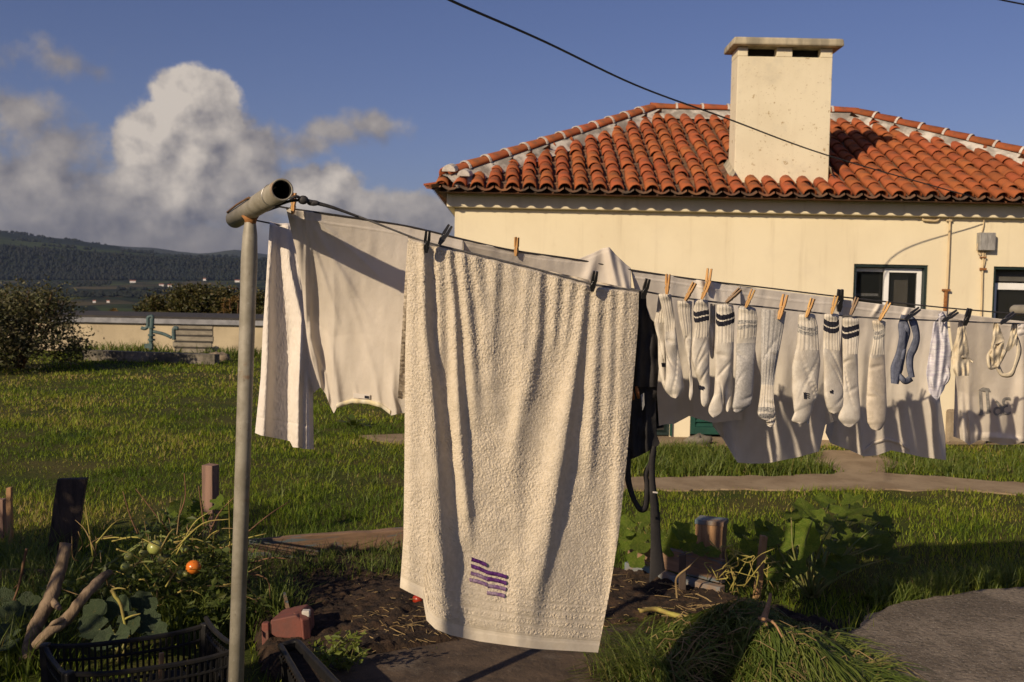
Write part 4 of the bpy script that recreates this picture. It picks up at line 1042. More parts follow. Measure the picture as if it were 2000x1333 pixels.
def pole_two():
    a = np.array([2.62, 3.75, 0]); b = at(1974, 606, 4.55); a[2] = b[2] + .02
    t = thing('clothesline_pole', 'grey crossbar end of the far washing post at the right edge', 'pole', (a[0] * .5 + b[0] * .5 + .05, (a[1] + b[1]) / 2, 0))
    mb = MB(); d = (a - b) / np.linalg.norm(a - b); mb.tube([b, b + d * .008, b + d * .02, a], [.004, .018, .024, .024], 18); mb.build('crossbar', GALV, t, True)
    mb = MB(); c = (a + b) / 2 + np.array([.05, 0, 0]); c = b + (a - b) * .62; mb.tube([c, np.array([c[0], c[1], 0])], .024, 18); mb.build('post', GALV, t, True)
    return a, b
PA, PB = pole_two()
L1PX = [(600, 392), (640, 402), (700, 423), (800, 462), (835, 474), (900, 490), (1000, 514), (1100, 540), (1160, 556), (1248, 568), (1300, 577), (1400, 591), (1500, 601), (1600, 612), (1680, 620), (1840, 627), (2000, 633), (2120, 636)]
L2PX = [(545, 404), (575, 409), (640, 418), (700, 427), (800, 443), (905, 468), (1000, 489), (1130, 508), (1235, 528), (1380, 549), (1500, 563), (1640, 580), (1810, 598), (1920, 608), (2000, 614), (2100, 618)]
L3PX = [(500, 431), (530, 437), (575, 446), (650, 460), (800, 486), (1000, 520), (1300, 575), (1700, 625), (2100, 660)]
def l1y(x): return float(np.interp(x, [p[0] for p in L1PX], [p[1] for p in L1PX]))
def l2y(x): return float(np.interp(x, [p[0] for p in L2PX], [p[1] for p in L2PX]))
def lines():
    sp = smooth_path(L1PX, 90); P = lp(1, sp[:, 0], sp[:, 1]); start = A1 + np.array([.022, .03, -.028])
    mb = MB(); mb.tube(np.vstack([P, [PA]]), .0028, 7)
    o = mb.build('washing_line', ROPE2, None, True); tag(o, 'nearest grey washing line carrying the cream towel and the socks', 'washing line')
    mb = MB()
    K = lp(1, 592., 391.)
    q = smooth_path([A1 + np.array([.020, .004, -.024]), (A1 + K) / 2 + np.array([.01, 0, -.004]), K], 12); mb.tube(q, .0042, 8)
    q = smooth_path([A1 + (B1 - A1) * .16 + np.array([.01, -.01, -.03]), (A1 + (B1 - A1) * .1 + K) / 2 + np.array([0, 0, -.012]), K], 12); mb.tube(q, .004, 8)
    mb.sphere(K, .012, 10, 7, (1.2, 1, 1)); 
    E = lp(1, 700., 424.)
    mb.tube(smooth_path([K, (K + E) / 2 + np.array([0, -.003, .004]), E], 20), np.linspace(.0062, .003, 20), 8)
    mb.sphere(lp(1, 612., 397.), .008, 8, 6, (2.2, 1, 1))
    o = mb.build('tie_cord', ROPE, None, True); tag(o, 'black cord knotted round the crossbar end, tying the near line', 'cord')
    sp = smooth_path(L2PX, 80); P = lp(2, sp[:, 0], sp[:, 1]); mb = MB(); mb.tube(np.vstack([[A1 + (B1 - A1) * .42 + np.array([0, 0, -.028])], P, [PA + (PB - PA) * .45]]), .0028, 7)
    o = mb.build('washing_line', ROPE, None, True); tag(o, 'middle washing line from which the white shirts hang', 'washing line')
    sp = smooth_path(L3PX, 60); P = lp(3, sp[:, 0], sp[:, 1]); mb = MB(); mb.tube(np.vstack([[B1 - (B1 - A1) * .12 + np.array([0, 0, -.028])], P]), .0026, 7)
    o = mb.build('washing_line', ROPE, None, True); tag(o, 'rear washing line with the folded white towel beside the post', 'washing line')
lines()
def cables():
    mb = MB(); P = [at(700, -90, 3.6), at(878, 0, 4.4), at(1060, 80, 5.3), at(1250, 170, 6.6), at(1420, 232, 8.0), at(1620, 305, 9.4), at(1895, 384, 10.5)]
    mb.tube(smooth_path(P, 60), .0065, 7); o = mb.build('overhead_cable', ROPE, None, True); tag(o, 'black overhead cable slanting down across chimney to eaves', 'cable')
    mb = MB(); P = [at(1900, -12, 7), at(1955, 0, 7.4), at(2000, 9, 7.8), at(2200, 48, 9.5)]; mb.tube(smooth_path(P, 30), .0065, 7); o = mb.build('overhead_cable', ROPE, None, True); tag(o, 'short piece of dark cable crossing the upper right corner', 'cable')
cables()

# ------------------------------------------------------------------ cloth
def coons(top, bottom, left, right, nu, nv, sm=False):
    u = np.linspace(0, 1, nu); v = np.linspace(0, 1, nv)
    T, B = poly_at(top, u), poly_at(bottom, u); L, R = poly_at(left, v), poly_at(right, v)
    U, Vv = np.meshgrid(u, v); U = U[..., None]; Vv = Vv[..., None]
    P = (1 - Vv) * T[None] + Vv * B[None] + (1 - U) * L[:, None] + U * R[:, None] - ((1 - U) * (1 - Vv) * T[0] + U * (1 - Vv) * T[-1] + (1 - U) * Vv * B[0] + U * Vv * B[-1])
    return P[..., 0], P[..., 1], U[..., 0], Vv[..., 0]
def ridge(px, py, path, amp, wl, wr):
    """a fold: crest follows path [(x,y)..]; amp, wl, wr are numbers or lists along path"""
    ys = [p[1] for p in path]; xs = [p[0] for p in path]; q = lambda a: np.interp(py, ys, a) if isinstance(a, (list, tuple)) else a
    xc = np.interp(py, ys, xs); d = px - xc
    w_ = np.where(d < 0, q(wl), q(wr))
    return q(amp) * np.exp(-(d / w_) ** 2)
SURF = {}
def cloth(name, k, top, bottom, left, right, nu, nv, depth, mats, parent=None, back=None, mi=None, kind=None):
    px, py, U, Vv = coons(top, bottom, left, right, nu, nv)
    off = depth(px, py, U, Vv); SURF[name] = (px, py, off)
    V = lp(k, px, py, off).reshape(-1, 3); f = grid_faces(nv, nu)
    m_ = None if mi is None else mi(px, py, U, Vv)[:-1, :-1].reshape(-1)
    if back is not None:
        V2 = lp(k, px, py, off + back(U, Vv)).reshape(-1, 3); n = len(V)
        f2 = f[:, ::-1] + n; idx = np.arange(n).reshape(nv, nu)
        ring = [np.stack([e[:-1], e[1:], e[1:] + n, e[:-1] + n], -1) for e in (idx[0][::-1], idx[:, 0], idx[:, -1][::-1])]
        V = np.vstack([V, V2]); f = np.vstack([f, f2] + ring)
        if m_ is not None: m_ = np.concatenate([m_, m_, np.zeros(sum(len(e) for e in ring), int)])
    return np_mesh(name, V, f, mats, parent, True, kind, mi=m_)

def lookup(gx, gy, off, x, y):
    d = (gx - x) ** 2 + (gy - y) ** 2; near = d < d.min() + 6.0
    return float(off[near].min())
# ---- cream towel
TW_FOLDS = [  # path of the crest, depth (m), width left, width right in photo pixels
    ([(812, 470), (806, 700), (803, 1000), (798, 1150)], [.010, .020, .030, .034], 16, [14, 20, 24, 26]),
    ([(828, 490), (832, 640), (846, 790), (852, 900), (858, 1100), (862, 1250)], [.014, .022, .036, .046, .058, .060], [8, 12, 22, 26, 34, 38], [6, 7, 9, 12, 20, 26]),
    ([(858, 500), (862, 680), (866, 800)], [.008, .008, 0], 8, 8),
    ([(878, 505), (888, 612), (893, 750), (902, 900), (912, 1000), (918, 1080)], [.010, .014, .022, .026, .018, .0], [9, 10, 12, 14, 14, 14], [5, 6, 7, 8, 8, 8]),
    ([(904, 505), (918, 647), (926, 760), (930, 860)], [.010, .013, .010, 0], 10, 8),
    ([(930, 510), (944, 620), (950, 800)], [.008, .007, 0], 10, 9),
    ([(968, 520), (962, 647), (960, 820)], [.010, .009, 0], 14, 8),
    ([(998, 525), (1000, 680)], [.006, 0], 12, 9),
    ([(1030, 530), (1022, 640), (1010, 800)], [.009, .009, .004], 14, 9),
    ([(1054, 540), (1050, 647), (1030, 760), (1010, 850), (985, 1000)], [.012, .016, .018, .012, 0], 16, [7, 8, 12, 16, 18]),
    ([(1088, 545), (1082, 647), (1075, 720)], [.010, .010, 0], 12, 7),
    ([(1116, 550), (1105, 650), (1090, 750)], [.008, .008, 0], 10, 8),
    ([(1143, 565), (1128, 690), (1112, 800), (1096, 900), (1078, 1000), (1060, 1100), (1040, 1180), (1030, 1270)], [.012, .020, .030, .036, .034, .026, .014, .004], [12, 16, 22, 26, 30, 34, 36, 36], [6, 8, 9, 11, 12, 12, 14, 16]),
    ([(1170, 560), (1162, 716), (1154, 871), (1148, 980)], [.010, .014, .014, 0], 12, 8),
    ([(1194, 565), (1190, 750), (1184, 900)], [.009, .010, 0], 11, 7),
    ([(1218, 568), (1212, 700), (1204, 1000)], [.009, .008, .004], 10, 7),
    ([(1238, 570), (1222, 800), (1190, 1270)], [.006, .008, .010], 12, 12),
]
def tw_depth(px, py):
    d = np.zeros_like(px)
    for path, amp, wl, wr in TW_FOLDS: d = np.maximum(d, 0) + ridge(px, py, path, amp, [q * 1.15 for q in wl] if isinstance(wl, list) else wl * 1.15, [q * 1.35 for q in wr] if isinstance(wr, list) else wr * 1.35) * np.interp(py, [470, 700, 1000], [1.25, 1.12, 1.0])
    # a broad belly in the middle, blown forward at the hem
    v = np.clip((py - 480) / 780, 0, 1)
    d = d + .05 * v * np.exp(-((px - 1010) / 170) ** 2) - .02 * v
    return -d
def towel():
    t = thing('bath_towel', 'large cream terry bath towel with purple stripes, hanging nearest', 'towel', tuple(lp(1, 1020., 1260.)))
    top = [(797, 461), (835, 474), (900, 490), (1000, 513), (1100, 540), (1160, 556), (1248, 568)]
    left = [(797, 461), (795, 560), (791, 700), (790, 900), (788, 1050), (781, 1148)]
    right = [(1248, 568), (1246, 640), (1236, 760), (1224, 900), (1209, 1040), (1190, 1160), (1168, 1275)]
    bottom = [(781, 1148), (800, 1158), (826, 1170), (833, 1212), (850, 1229), (880, 1241), (935, 1253), (1000, 1262), (1050, 1268), (1168, 1275)]
    nu, nv = 450, 780
    r = np.random.default_rng(3)
    loops = blur(r.normal(size=(nv, nu)), .85); loops /= loops.std(); clump = blur(r.normal(size=(nv, nu)), 2.4); clump /= clump.std()
    soft = blur(r.normal(size=(nv, nu)), 14); soft /= soft.std(); wear = blur(r.normal(size=(nv, nu)), 30); wear = np.clip(1 + .5 * wear / wear.std(), 0, 1.6)
    def depth(px, py, U, Vv):
        d = tw_depth(px, py)
        # jacquard bands above the hem: distance up from the bottom edge
        up = (1 - Vv) * 790
        band = np.zeros_like(up); 
        for a, b in ((18, 30), (44, 50), (62, 68), (80, 86), (98, 102)): band = np.maximum(band, ((up > a) & (up < b)).astype(float))
        hem = (up < 26).astype(float); band = blur(band, 1.0)
        amp = np.where(hem > .5, .0001, .00098 * (1 - .9 * band) * (.55 + .45 * wear))
        d = d - (loops * .62 + clump * .10 * wear) * amp + .0012 * band + .0016 * hem - soft * .0012
        # rolled over the line
        d = d + .03 * np.clip((8 - Vv * 790) / 8, 0, 1) ** 2
        return d
    def mi(px, py, U, Vv): return ((1 - Vv) * 790 < 26).astype(int)
    cloth('front_half', 1, top, bottom, left, right, nu, nv, depth, [W_TERRY, W_HEM], t, mi=mi)
    lo = blur(r.normal(size=(260, 200)), 1.2); lo /= lo.std()
    cloth('back_half', 1, [(797, 462), (835, 475), (1000, 514), (1248, 568)], [(777, 778), (800, 784), (900, 800), (1000, 812), (1100, 820), (1228, 830)], [(797, 462), (790, 560), (783, 680), (777, 778)], [(1248, 568), (1240, 700), (1228, 830)], 200, 260,
          lambda px, py, U, Vv: .035 + .03 * Vv - .006 * np.sin(U * 60 + Vv * 3) - lo * .0012, W_TERRY, t)
    # embroidered stripes: two stepped columns of four
    def surf(px, py, lift): return lp(1, px, py, tw_depth(px, py) - lift)
    st = [([(921, 1093), (951, 1105)], 0), ([(920, 1106), (952, 1119)], 0), ([(919, 1120), (952, 1132)], 0), ([(917, 1133), (951, 1143)], 0), ([(952, 1119), (990, 1128)], 0), ([(952, 1131), (989, 1140)], 0), ([(952, 1145), (988, 1152)], 0), ([(951, 1159), (986, 1165)], 0)]
    for si, ((a, b), _) in enumerate(st):
        n = 34; x = np.linspace(a[0], b[0], n); y = np.interp(x, [a[0], (a[0] + b[0]) / 2, b[0]], [a[1], (a[1] + b[1]) / 2 - 1.2, b[1]])
        V = np.vstack([surf(x, y + dy, lf) for dy, lf in ((-4.2, .0010), (-2.8, .0048), (0, .0060), (2.2, .0048), (3.6, .0010))]); V = V + r.normal(size=V.shape) * .0005
        np_mesh('embroidered_stripe', V, grid_faces(5, n), W_PURPLE2 if si % 4 > 1 else W_PURPLE, t, True)
towel()

# ---- white folded towel on the rear line
def white_towel():
    r = np.random.default_rng(5); nu, nv = 120, 250; lo = blur(r.normal(size=(nv, nu)), 1.2); lo /= lo.std()
    F_ = [([(532, 436), (524, 560), (522, 700), (515, 850)], [.012, .022, .030, .034], [10, 12, 14, 18], [7, 8, 10, 12]), ([(560, 436), (566, 520), (590, 640), (583, 760), (582, 875)], [.012, .018, .03, .034, .03], [10, 12, 14, 12, 12], [8, 8, 10, 8, 8]), ([(575, 436), (596, 620), (602, 780), (604, 875)], [.01, .012, .026, .028], 10, 9)]
    def depth(px, py, U, Vv):
        d = np.zeros_like(px)
        for p, a, wl, wr in F_: d = d + ridge(px, py, p, a, wl, wr)
        return -d * 1.45 + .0022 * np.exp(-((py - 815 - (px - 500) * .16) / 2.0) ** 2) - lo * .0005 + .03 * np.clip((6 - Vv * 420) / 6, 0, 1) ** 2
    t = thing('hand_towel', 'folded white towel hanging right beside the steel post', 'towel', tuple(lp(3, 555., 870.)))
    cloth('towel_cloth', 3, [(527, 433), (545, 437), (560, 436), (578, 438)], [(498, 846), (510, 851), (528, 854), (548, 858), (566, 862), (572, 874), (585, 875), (592, 877), (613, 878)], [(527, 433), (519, 560), (513, 650), (509, 740), (498, 846)], [(578, 438), (588, 520), (606, 620), (610, 700), (613, 878)], nu, nv, depth, W_WHITE, t, back=lambda U, V: .012 + .02 * V)
    mb = MB(); x = np.linspace(500, 612, 40)
    for y0 in (808, 812):
        pass
white_towel()

# ---- shirts on the middle line
def shirt(label, top, bottom, left, right, folds, mat_=W_SHIRT, lean=.10, nu=150, nv=190, seed=1, wr=.0022, name='shirt', puff=.02, swing=.14):
    nu, nv = int(nu * .76), int(nv * .76); r = np.random.default_rng(seed)
    cr = blurxy(r.normal(size=(nv, nu)), 20, 4.6); cr /= cr.std(); c2 = blurxy(r.normal(size=(nv, nu)), 7, 2.3); c2 /= c2.std()
    def depth(px, py, U, Vv):
        d = np.zeros_like(px)
        for p, a, wl, wr_ in folds: d = d + ridge(px, py, p, a, wl, wr_)
        return -d + lean * Vv ** 1.3 + swing * (.5 - U) * np.clip(Vv * 1.6, 0, 1) - .0016 * ((Vv > .045) & (Vv < .052)) + .0012 * (Vv < .045) + cr * wr * (.35 + .65 * Vv) + c2 * wr * .22
    base = lp(2, np.mean([p[0] for p in bottom]), max(p[1] for p in bottom))
    t = thing(name, label, 'shirt', tuple(base), 'white shirts pegged upside down by the hem')
    cloth('shirt_body', 2, top, bottom, left, right, nu, nv, depth, mat_, t, back=lambda U, V: .006 + puff * np.sin(math.pi * np.clip(U, 0, 1)) * (.3 + .7 * V))
    return t, depth
def shirts():
    t, dep = shirt('white T-shirt hung by its hem right of the post, yellowed collar lowest', [(558, 404), (572, 411), (610, 414), (660, 422), (700, 428), (760, 437), (800, 443), (905, 469)],
          [(612, 768), (626, 757), (636, 770), (644, 792), (652, 808), (657, 798), (688, 788), (720, 790), (745, 797), (764, 812), (782, 808), (800, 806), (872, 790)],
          [(558, 404), (566, 440), (578, 490), (590, 560), (596, 640), (604, 710), (612, 768)], [(905, 469), (896, 600), (872, 790)],
          [([(575, 410), (592, 560), (605, 650), (622, 760)], [.012, .03, .04, .03], [10, 12, 14, 14], [12, 14, 14, 12]), ([(596, 640), (612, 700), (636, 780)], [0, .02, .02], 10, 8), ([(700, 420), (720, 600), (740, 780)], [0, .0, .012], 30, 26), ([(640, 640), (652, 720), (662, 790)], [0, .010, .012], 8, 8),
           ([(765, 700), (768, 760), (772, 808)], [0, .008, .012], 8, 8), ([(592, 425), (632, 540), (676, 680)], [.005, .006, 0], 7, 6), ([(600, 425), (672, 540), (740, 660)], [.004, .005, 0], 9, 7), ([(612, 424), (700, 500), (790, 590)], [.003, .004, .001], 10, 8), ([(640, 470), (690, 600), (735, 740)], [0, .003, .003], 8, 7), ([(606, 660), (620, 700), (626, 752)], [.006, .014, .010], 5, 4), ([(618, 690), (634, 730), (640, 772)], [.0, .012, .012], 5, 4), ([(598, 650), (606, 690), (618, 740)], [.008, .010, .006], 4, 3), ([(690, 740), (700, 786)], [0, .005], 5, 4), ([(730, 730), (742, 790)], [0, .006], 6, 5), ([(750, 720), (775, 800)], [0, .006], 5, 4)], lean=.14, swing=.24, seed=2, nu=200, nv=230, wr=.0016)
    base = ORG[t.name]
    n = 40; x = np.linspace(657, 762, n); yb = np.interp(x, [657, 688, 720, 745, 764], [797, 787, 789, 796, 811])
    GX, GY, GO = SURF['shirt_body']; rows = [lp(2, x, yb + dy, np.array([lookup(GX, GY, GO, a_, b_ + dy) for a_, b_ in zip(x, yb)]) + lf - .002) for dy, lf in ((-8, .003), (-7, -.001), (0, -.001), (1, .003))]
    np_mesh('collar', np.vstack(rows), grid_faces(4, n), W_YEL, t, True)
    mb = MB(); P = [lp(2, a, b, lookup(GX, GY, GO, a, b) - .003) for a, b in ((690., 768.), (722., 771.), (722., 780.), (690., 777.))]; mb.extrude(P, NRM * -.002); mb.build('care_label', W_WHITE, t)
    mb = MB(); P = [lp(2, a, b, lookup(GX, GY, GO, a, b) - .006) for a, b in ((712., 773.), (720., 774.), (720., 779.), (712., 778.))]; mb.extrude(P, NRM * -.002); mb.build('label_print', W_NAVY, t)
    shirt('white shirt behind the cream towel, its hem rising to a peak', [(905, 469), (960, 481), (1000, 489), (1060, 500), (1130, 506), (1160, 494), (1178, 485), (1190, 483), (1203, 498), (1222, 516), (1232, 524)], [(903, 640), (1000, 632), (1100, 640), (1238, 650)], [(905, 469), (904, 560), (903, 640)], [(1232, 524), (1234, 600), (1238, 650)],
          [([(1188, 484), (1196, 520), (1205, 560), (1215, 640)], [.020, .022, .02, .012], [9, 10, 12, 16], [8, 8, 9, 12]), ([(1165, 494), (1150, 540), (1140, 600)], [.004, .014, .008], 12, 10), ([(1210, 508), (1222, 560), (1226, 640)], [.006, .016, .012], 7, 6), ([(960, 480), (965, 600)], [.006, .004], 30, 20)], seed=3, nu=190, nv=120)
    shirt('greyish white shirt directly behind the first socks, short and square', [(1232, 527), (1300, 537), (1380, 550), (1446, 559)], [(1287, 832), (1300, 829), (1318, 828), (1346, 813), (1362, 818), (1392, 826), (1450, 820)], [(1232, 527), (1250, 620), (1275, 700), (1283, 770), (1287, 832)], [(1446, 559), (1450, 700), (1450, 820)],
          [([(1370, 552), (1378, 600), (1385, 640)], [.012, .010, 0], 8, 6), ([(1310, 540), (1320, 700), (1330, 820)], [.004, .010, .012], 20, 14), ([(1395, 556), (1402, 600)], [.010, 0], 6, 6)], W_SHIRT2, seed=4, lean=.12)
    shirt('large white shirt behind the grey socks, lowest sagging hem', [(1440, 558), (1500, 566), (1560, 573), (1640, 583), (1648, 585)], [(1392, 832), (1415, 862), (1440, 904), (1470, 906), (1500, 905), (1560, 893), (1600, 882), (1612, 830), (1640, 820)], [(1440, 558), (1412, 660), (1385, 790), (1392, 832)], [(1648, 585), (1640, 700), (1640, 820)],
          [([(1500, 640), (1460, 760), (1450, 900)], [0, .018, .03], 22, 14), ([(1540, 640), (1530, 780), (1520, 900)], [0, .014, .026], 18, 14), ([(1590, 640), (1590, 780), (1590, 884)], [0, .012, .02], 16, 12), ([(1420, 760), (1428, 840), (1435, 900)], [0, .012, .02], 10, 9)], W_SHIRT2, seed=5, lean=.16, nu=170)
    t, _ = shirt('white shirt behind the beige sock, dark neckline arc at its bottom', [(1644, 585), (1700, 592), (1760, 599), (1800, 604), (1838, 607), (1850, 609)], [(1612, 845), (1622, 866), (1660, 880), (1688, 892), (1712, 890), (1740, 880), (1770, 886), (1800, 893), (1848, 899)], [(1644, 585), (1640, 690), (1622, 780), (1612, 845)], [(1850, 609), (1838, 700), (1836, 780), (1846, 850), (1848, 899)],
          [([(1690, 640), (1680, 780), (1686, 890)], [0, .020, .034], 16, 10), ([(1640, 700), (1632, 800), (1640, 870)], [0, .012, .02], 12, 9), ([(1830, 640), (1826, 780), (1840, 895)], [.004, .02, .03], 16, 9), ([(1765, 660), (1770, 800), (1775, 885)], [0, .010, .016], 20, 14), ([(1720, 592), (1714, 604), (1700, 625)], [.006, .01, 0], 5, 5), ([(1775, 600), (1768, 615), (1755, 635)], [.006, .01, 0], 5, 5)], W_SHIRT2, seed=6, lean=.16, nu=180)
    GX, GY, GO = SURF['shirt_body']; x = np.linspace(1686, 1776, 30); yb = np.interp(x, [1686, 1705, 1730, 1755, 1776], [882, 866, 858, 864, 878])
    rows = [lp(2, x, yb + dy, np.array([lookup(GX, GY, GO, a_, b_ + dy) for a_, b_ in zip(x, yb)]) - lf) for dy, lf in ((-3, .001), (-2, .006), (2, .006), (4, .001))]
    np_mesh('neckband', np.vstack(rows), grid_faces(4, 30), W_SHIRT, t, True)
    t, dep = shirt('white shirt at the right edge with dark letters showing through reversed', [(1852, 608), (1880, 614), (1920, 619), (1960, 624), (2000, 628), (2080, 634)], [(1862, 853), (1880, 860), (1893, 870), (1912, 860), (1930, 862), (1958, 870), (1984, 868), (2000, 862), (2070, 868)], [(1852, 608), (1858, 660), (1866, 720), (1864, 790), (1862, 853)], [(2080, 634), (2075, 750), (2070, 868)],
          [([(1878, 740), (1880, 800), (1884, 864)], [0, .018, .026], 8, 6), ([(1890, 720), (1892, 800), (1898, 868)], [0, .014, .02], 6, 5), ([(1868, 700), (1867, 850)], [0, .016], 6, 6), ([(1930, 845), (1960, 856), (1990, 868)], [0, .014, .0], 40, 30), ([(1995, 640), (2000, 740), (1996, 860)], [.004, .018, .024], 14, 9), ([(1945, 640), (1950, 790)], [.0, .010], 20, 16)], W_SHIRT, seed=7, lean=.12)
    # lettering seen through the cloth, reversed
    def put_on(me_v):
        return lp(2, me_v[:, 0], me_v[:, 1], np.array([lookup(GX, GY, GO, x, y) for x, y in me_v]) - .0022)
    def strokes(polys):
        for poly in polys:
            P = np.array(poly, float); V = put_on(P); mb = MB(); mb.extrude(V, NRM * .001); mb.build('letter', INK, t)
    GX, GY, GO = SURF['shirt_body']
    strokes([[(1912, 765), (1917, 763), (1920, 806), (1923, 811), (1911, 812), (1914, 807)], [(1925, 763), (1930, 764), (1934, 802), (1937, 806), (1926, 808), (1928, 802)], [(1911, 762), (1920, 757), (1932, 759), (1935, 765), (1928, 766), (1920, 764)]])
    def glyph(txt, px, py, h):
        cu = bpy.data.curves.new('lettering', 'FONT'); cu.body = txt; ob = bpy.data.objects.new('lettering', cu); COL.objects.link(ob)
        dg = bpy.context.evaluated_depsgraph_get(); me = bpy.data.meshes.new_from_object(ob.evaluated_get(dg)); bpy.data.objects.remove(ob)
        co = np.array([v.co[:] for v in me.vertices]); w_ = co[:, 0].max()
        V = put_on(np.c_[px - (co[:, 0] - w_ / 2) * h, py - (co[:, 1] - .35) * h])
        for v, p in zip(me.vertices, V): v.co = Vector(p - ORG[t.name])
        me.update(); link('letter', me, INK, t, ORG[t.name])
    glyph('6', 1950, 797, 44); glyph('3', 1967, 793, 50)

shirts()

# ---- black garment
def garment():
    t = thing('black_garment', 'black sleeveless garment with long dangling ties, right of the cream towel', 'garment', tuple(lp(1, 1265., 1140.)))
    def P(name, top, bottom, left, right, d0, folds=(), nu=40, nv=70, m_=W_BLACK, bk=.012):
        r = np.random.default_rng(len(name) + int(d0 * 1000)); cr = blur(r.normal(size=(nv, nu)), 4); cr /= cr.std()
        def dep(px, py, U, V):
            d = np.zeros_like(px)
            for p, a, wl, wr in folds: d = d + ridge(px, py, p, a, wl, wr)
            return d0 - d + cr * .003
        return cloth(name, 1, top, bottom, left, right, nu, nv, dep, m_, t, back=lambda U, V: bk * np.sin(math.pi * U) + .003)
    P('bodice', [(1240, 566), (1250, 566), (1262, 573)], [(1222, 752), (1250, 757), (1284, 756)], [(1240, 566), (1232, 650), (1222, 752)], [(1262, 573), (1263, 600), (1270, 622), (1291, 642), (1289, 690), (1284, 756)], .05, [([(1255, 580), (1250, 660), (1248, 750)], [.004, .016, .014], 9, 7), ([(1264, 590), (1274, 660), (1276, 750)], [.0, .014, .012], 7, 6)])
    P('skirt', [(1220, 752), (1250, 757), (1284, 752)], [(1216, 890), (1232, 898), (1246, 892), (1262, 884), (1284, 872), (1289, 866)], [(1220, 752), (1218, 830), (1216, 890)], [(1284, 752), (1281, 800), (1283, 850), (1289, 866)], .065, [([(1240, 760), (1236, 830), (1240, 890)], [.004, .018, .016], 8, 6), ([(1262, 760), (1262, 830), (1264, 884)], [.006, .016, .018], 7, 6), ([(1250, 760), (1250, 870)], [.006, .008], 4, 4)])
    def ribbon(name, pts, wpx, d0, m_=W_BLACK):
        sp = smooth_path(pts, 40); n = len(sp); T = np.gradient(sp, axis=0); T /= np.linalg.norm(T, axis=1)[:, None]; N = np.c_[-T[:, 1], T[:, 0]]
        wv = np.interp(np.linspace(0, 1, n), np.linspace(0, 1, len(wpx)), wpx)[:, None] / 2; V = []
        for s_, o_ in ((-1, 0), (-.4, -.004), (.4, -.004), (1, 0), (.4, .004), (-.4, .004)):
            q = sp + N * wv * s_; V.append(lp(1, q[:, 0], q[:, 1], np.full(n, d0 + o_)))
        V = np.stack(V, 1).reshape(-1, 3); return np_mesh(name, V, grid_faces(n, 6, True), m_, t, True)
    ribbon('strap_loop', [(1226, 880), (1226, 930), (1234, 965), (1246, 990), (1256, 996), (1262, 984), (1264, 950), (1262, 925), (1272, 905), (1276, 880)], [14, 12, 10, 12, 12, 10, 12, 14], .06)
    ribbon('tie', [(1278, 872), (1274, 900), (1274, 940), (1278, 985), (1280, 1010)], [9, 12, 12, 17, 17], .05)
    cloth('tie_end', 1, [(1270, 1000), (1289, 1000)], [(1268, 1139), (1299, 1114)], [(1270, 1000), (1271, 1060), (1268, 1139)], [(1289, 1000), (1291, 1060), (1299, 1114)], 8, 30, lambda px, py, U, V: .07 - .006 * np.sin(U * 3), W_BLACK, t, back=lambda U, V: .003 + 0 * U)
    mb = MB(); 
    for (a, b) in (((1234, 762), (1237, 780)), ((1243, 756), (1247, 778))): mb.tube(np.array([lp(1, float(a[0]), float(a[1]), .03), lp(1, (a[0] + b[0]) / 2, (a[1] + b[1]) / 2, .022), lp(1, float(b[0]), float(b[1]), .03)]), [.004, .006, .004], 8)
    mb.build('wooden_ring', RUSTO, t, True)
    mb = MB(); mb.extrude([lp(1, a, b, .03) for a, b in ((1252., 772.), (1258., 768.), (1259., 792.), (1255., 802.))], NRM * .002); mb.build('care_label', BOXG, t)
    mb = MB(); mb.extrude([lp(1, a, b, .036) for a, b in ((1275., 960.), (1284., 961.), (1284., 964.), (1275., 963.))], NRM * -.002); mb.build('size_tag', W_WHITE, t)
RUSTO = mat('orange_wood', (.42, .16, .04), .5, (.30, .10, .03), 20)
garment()

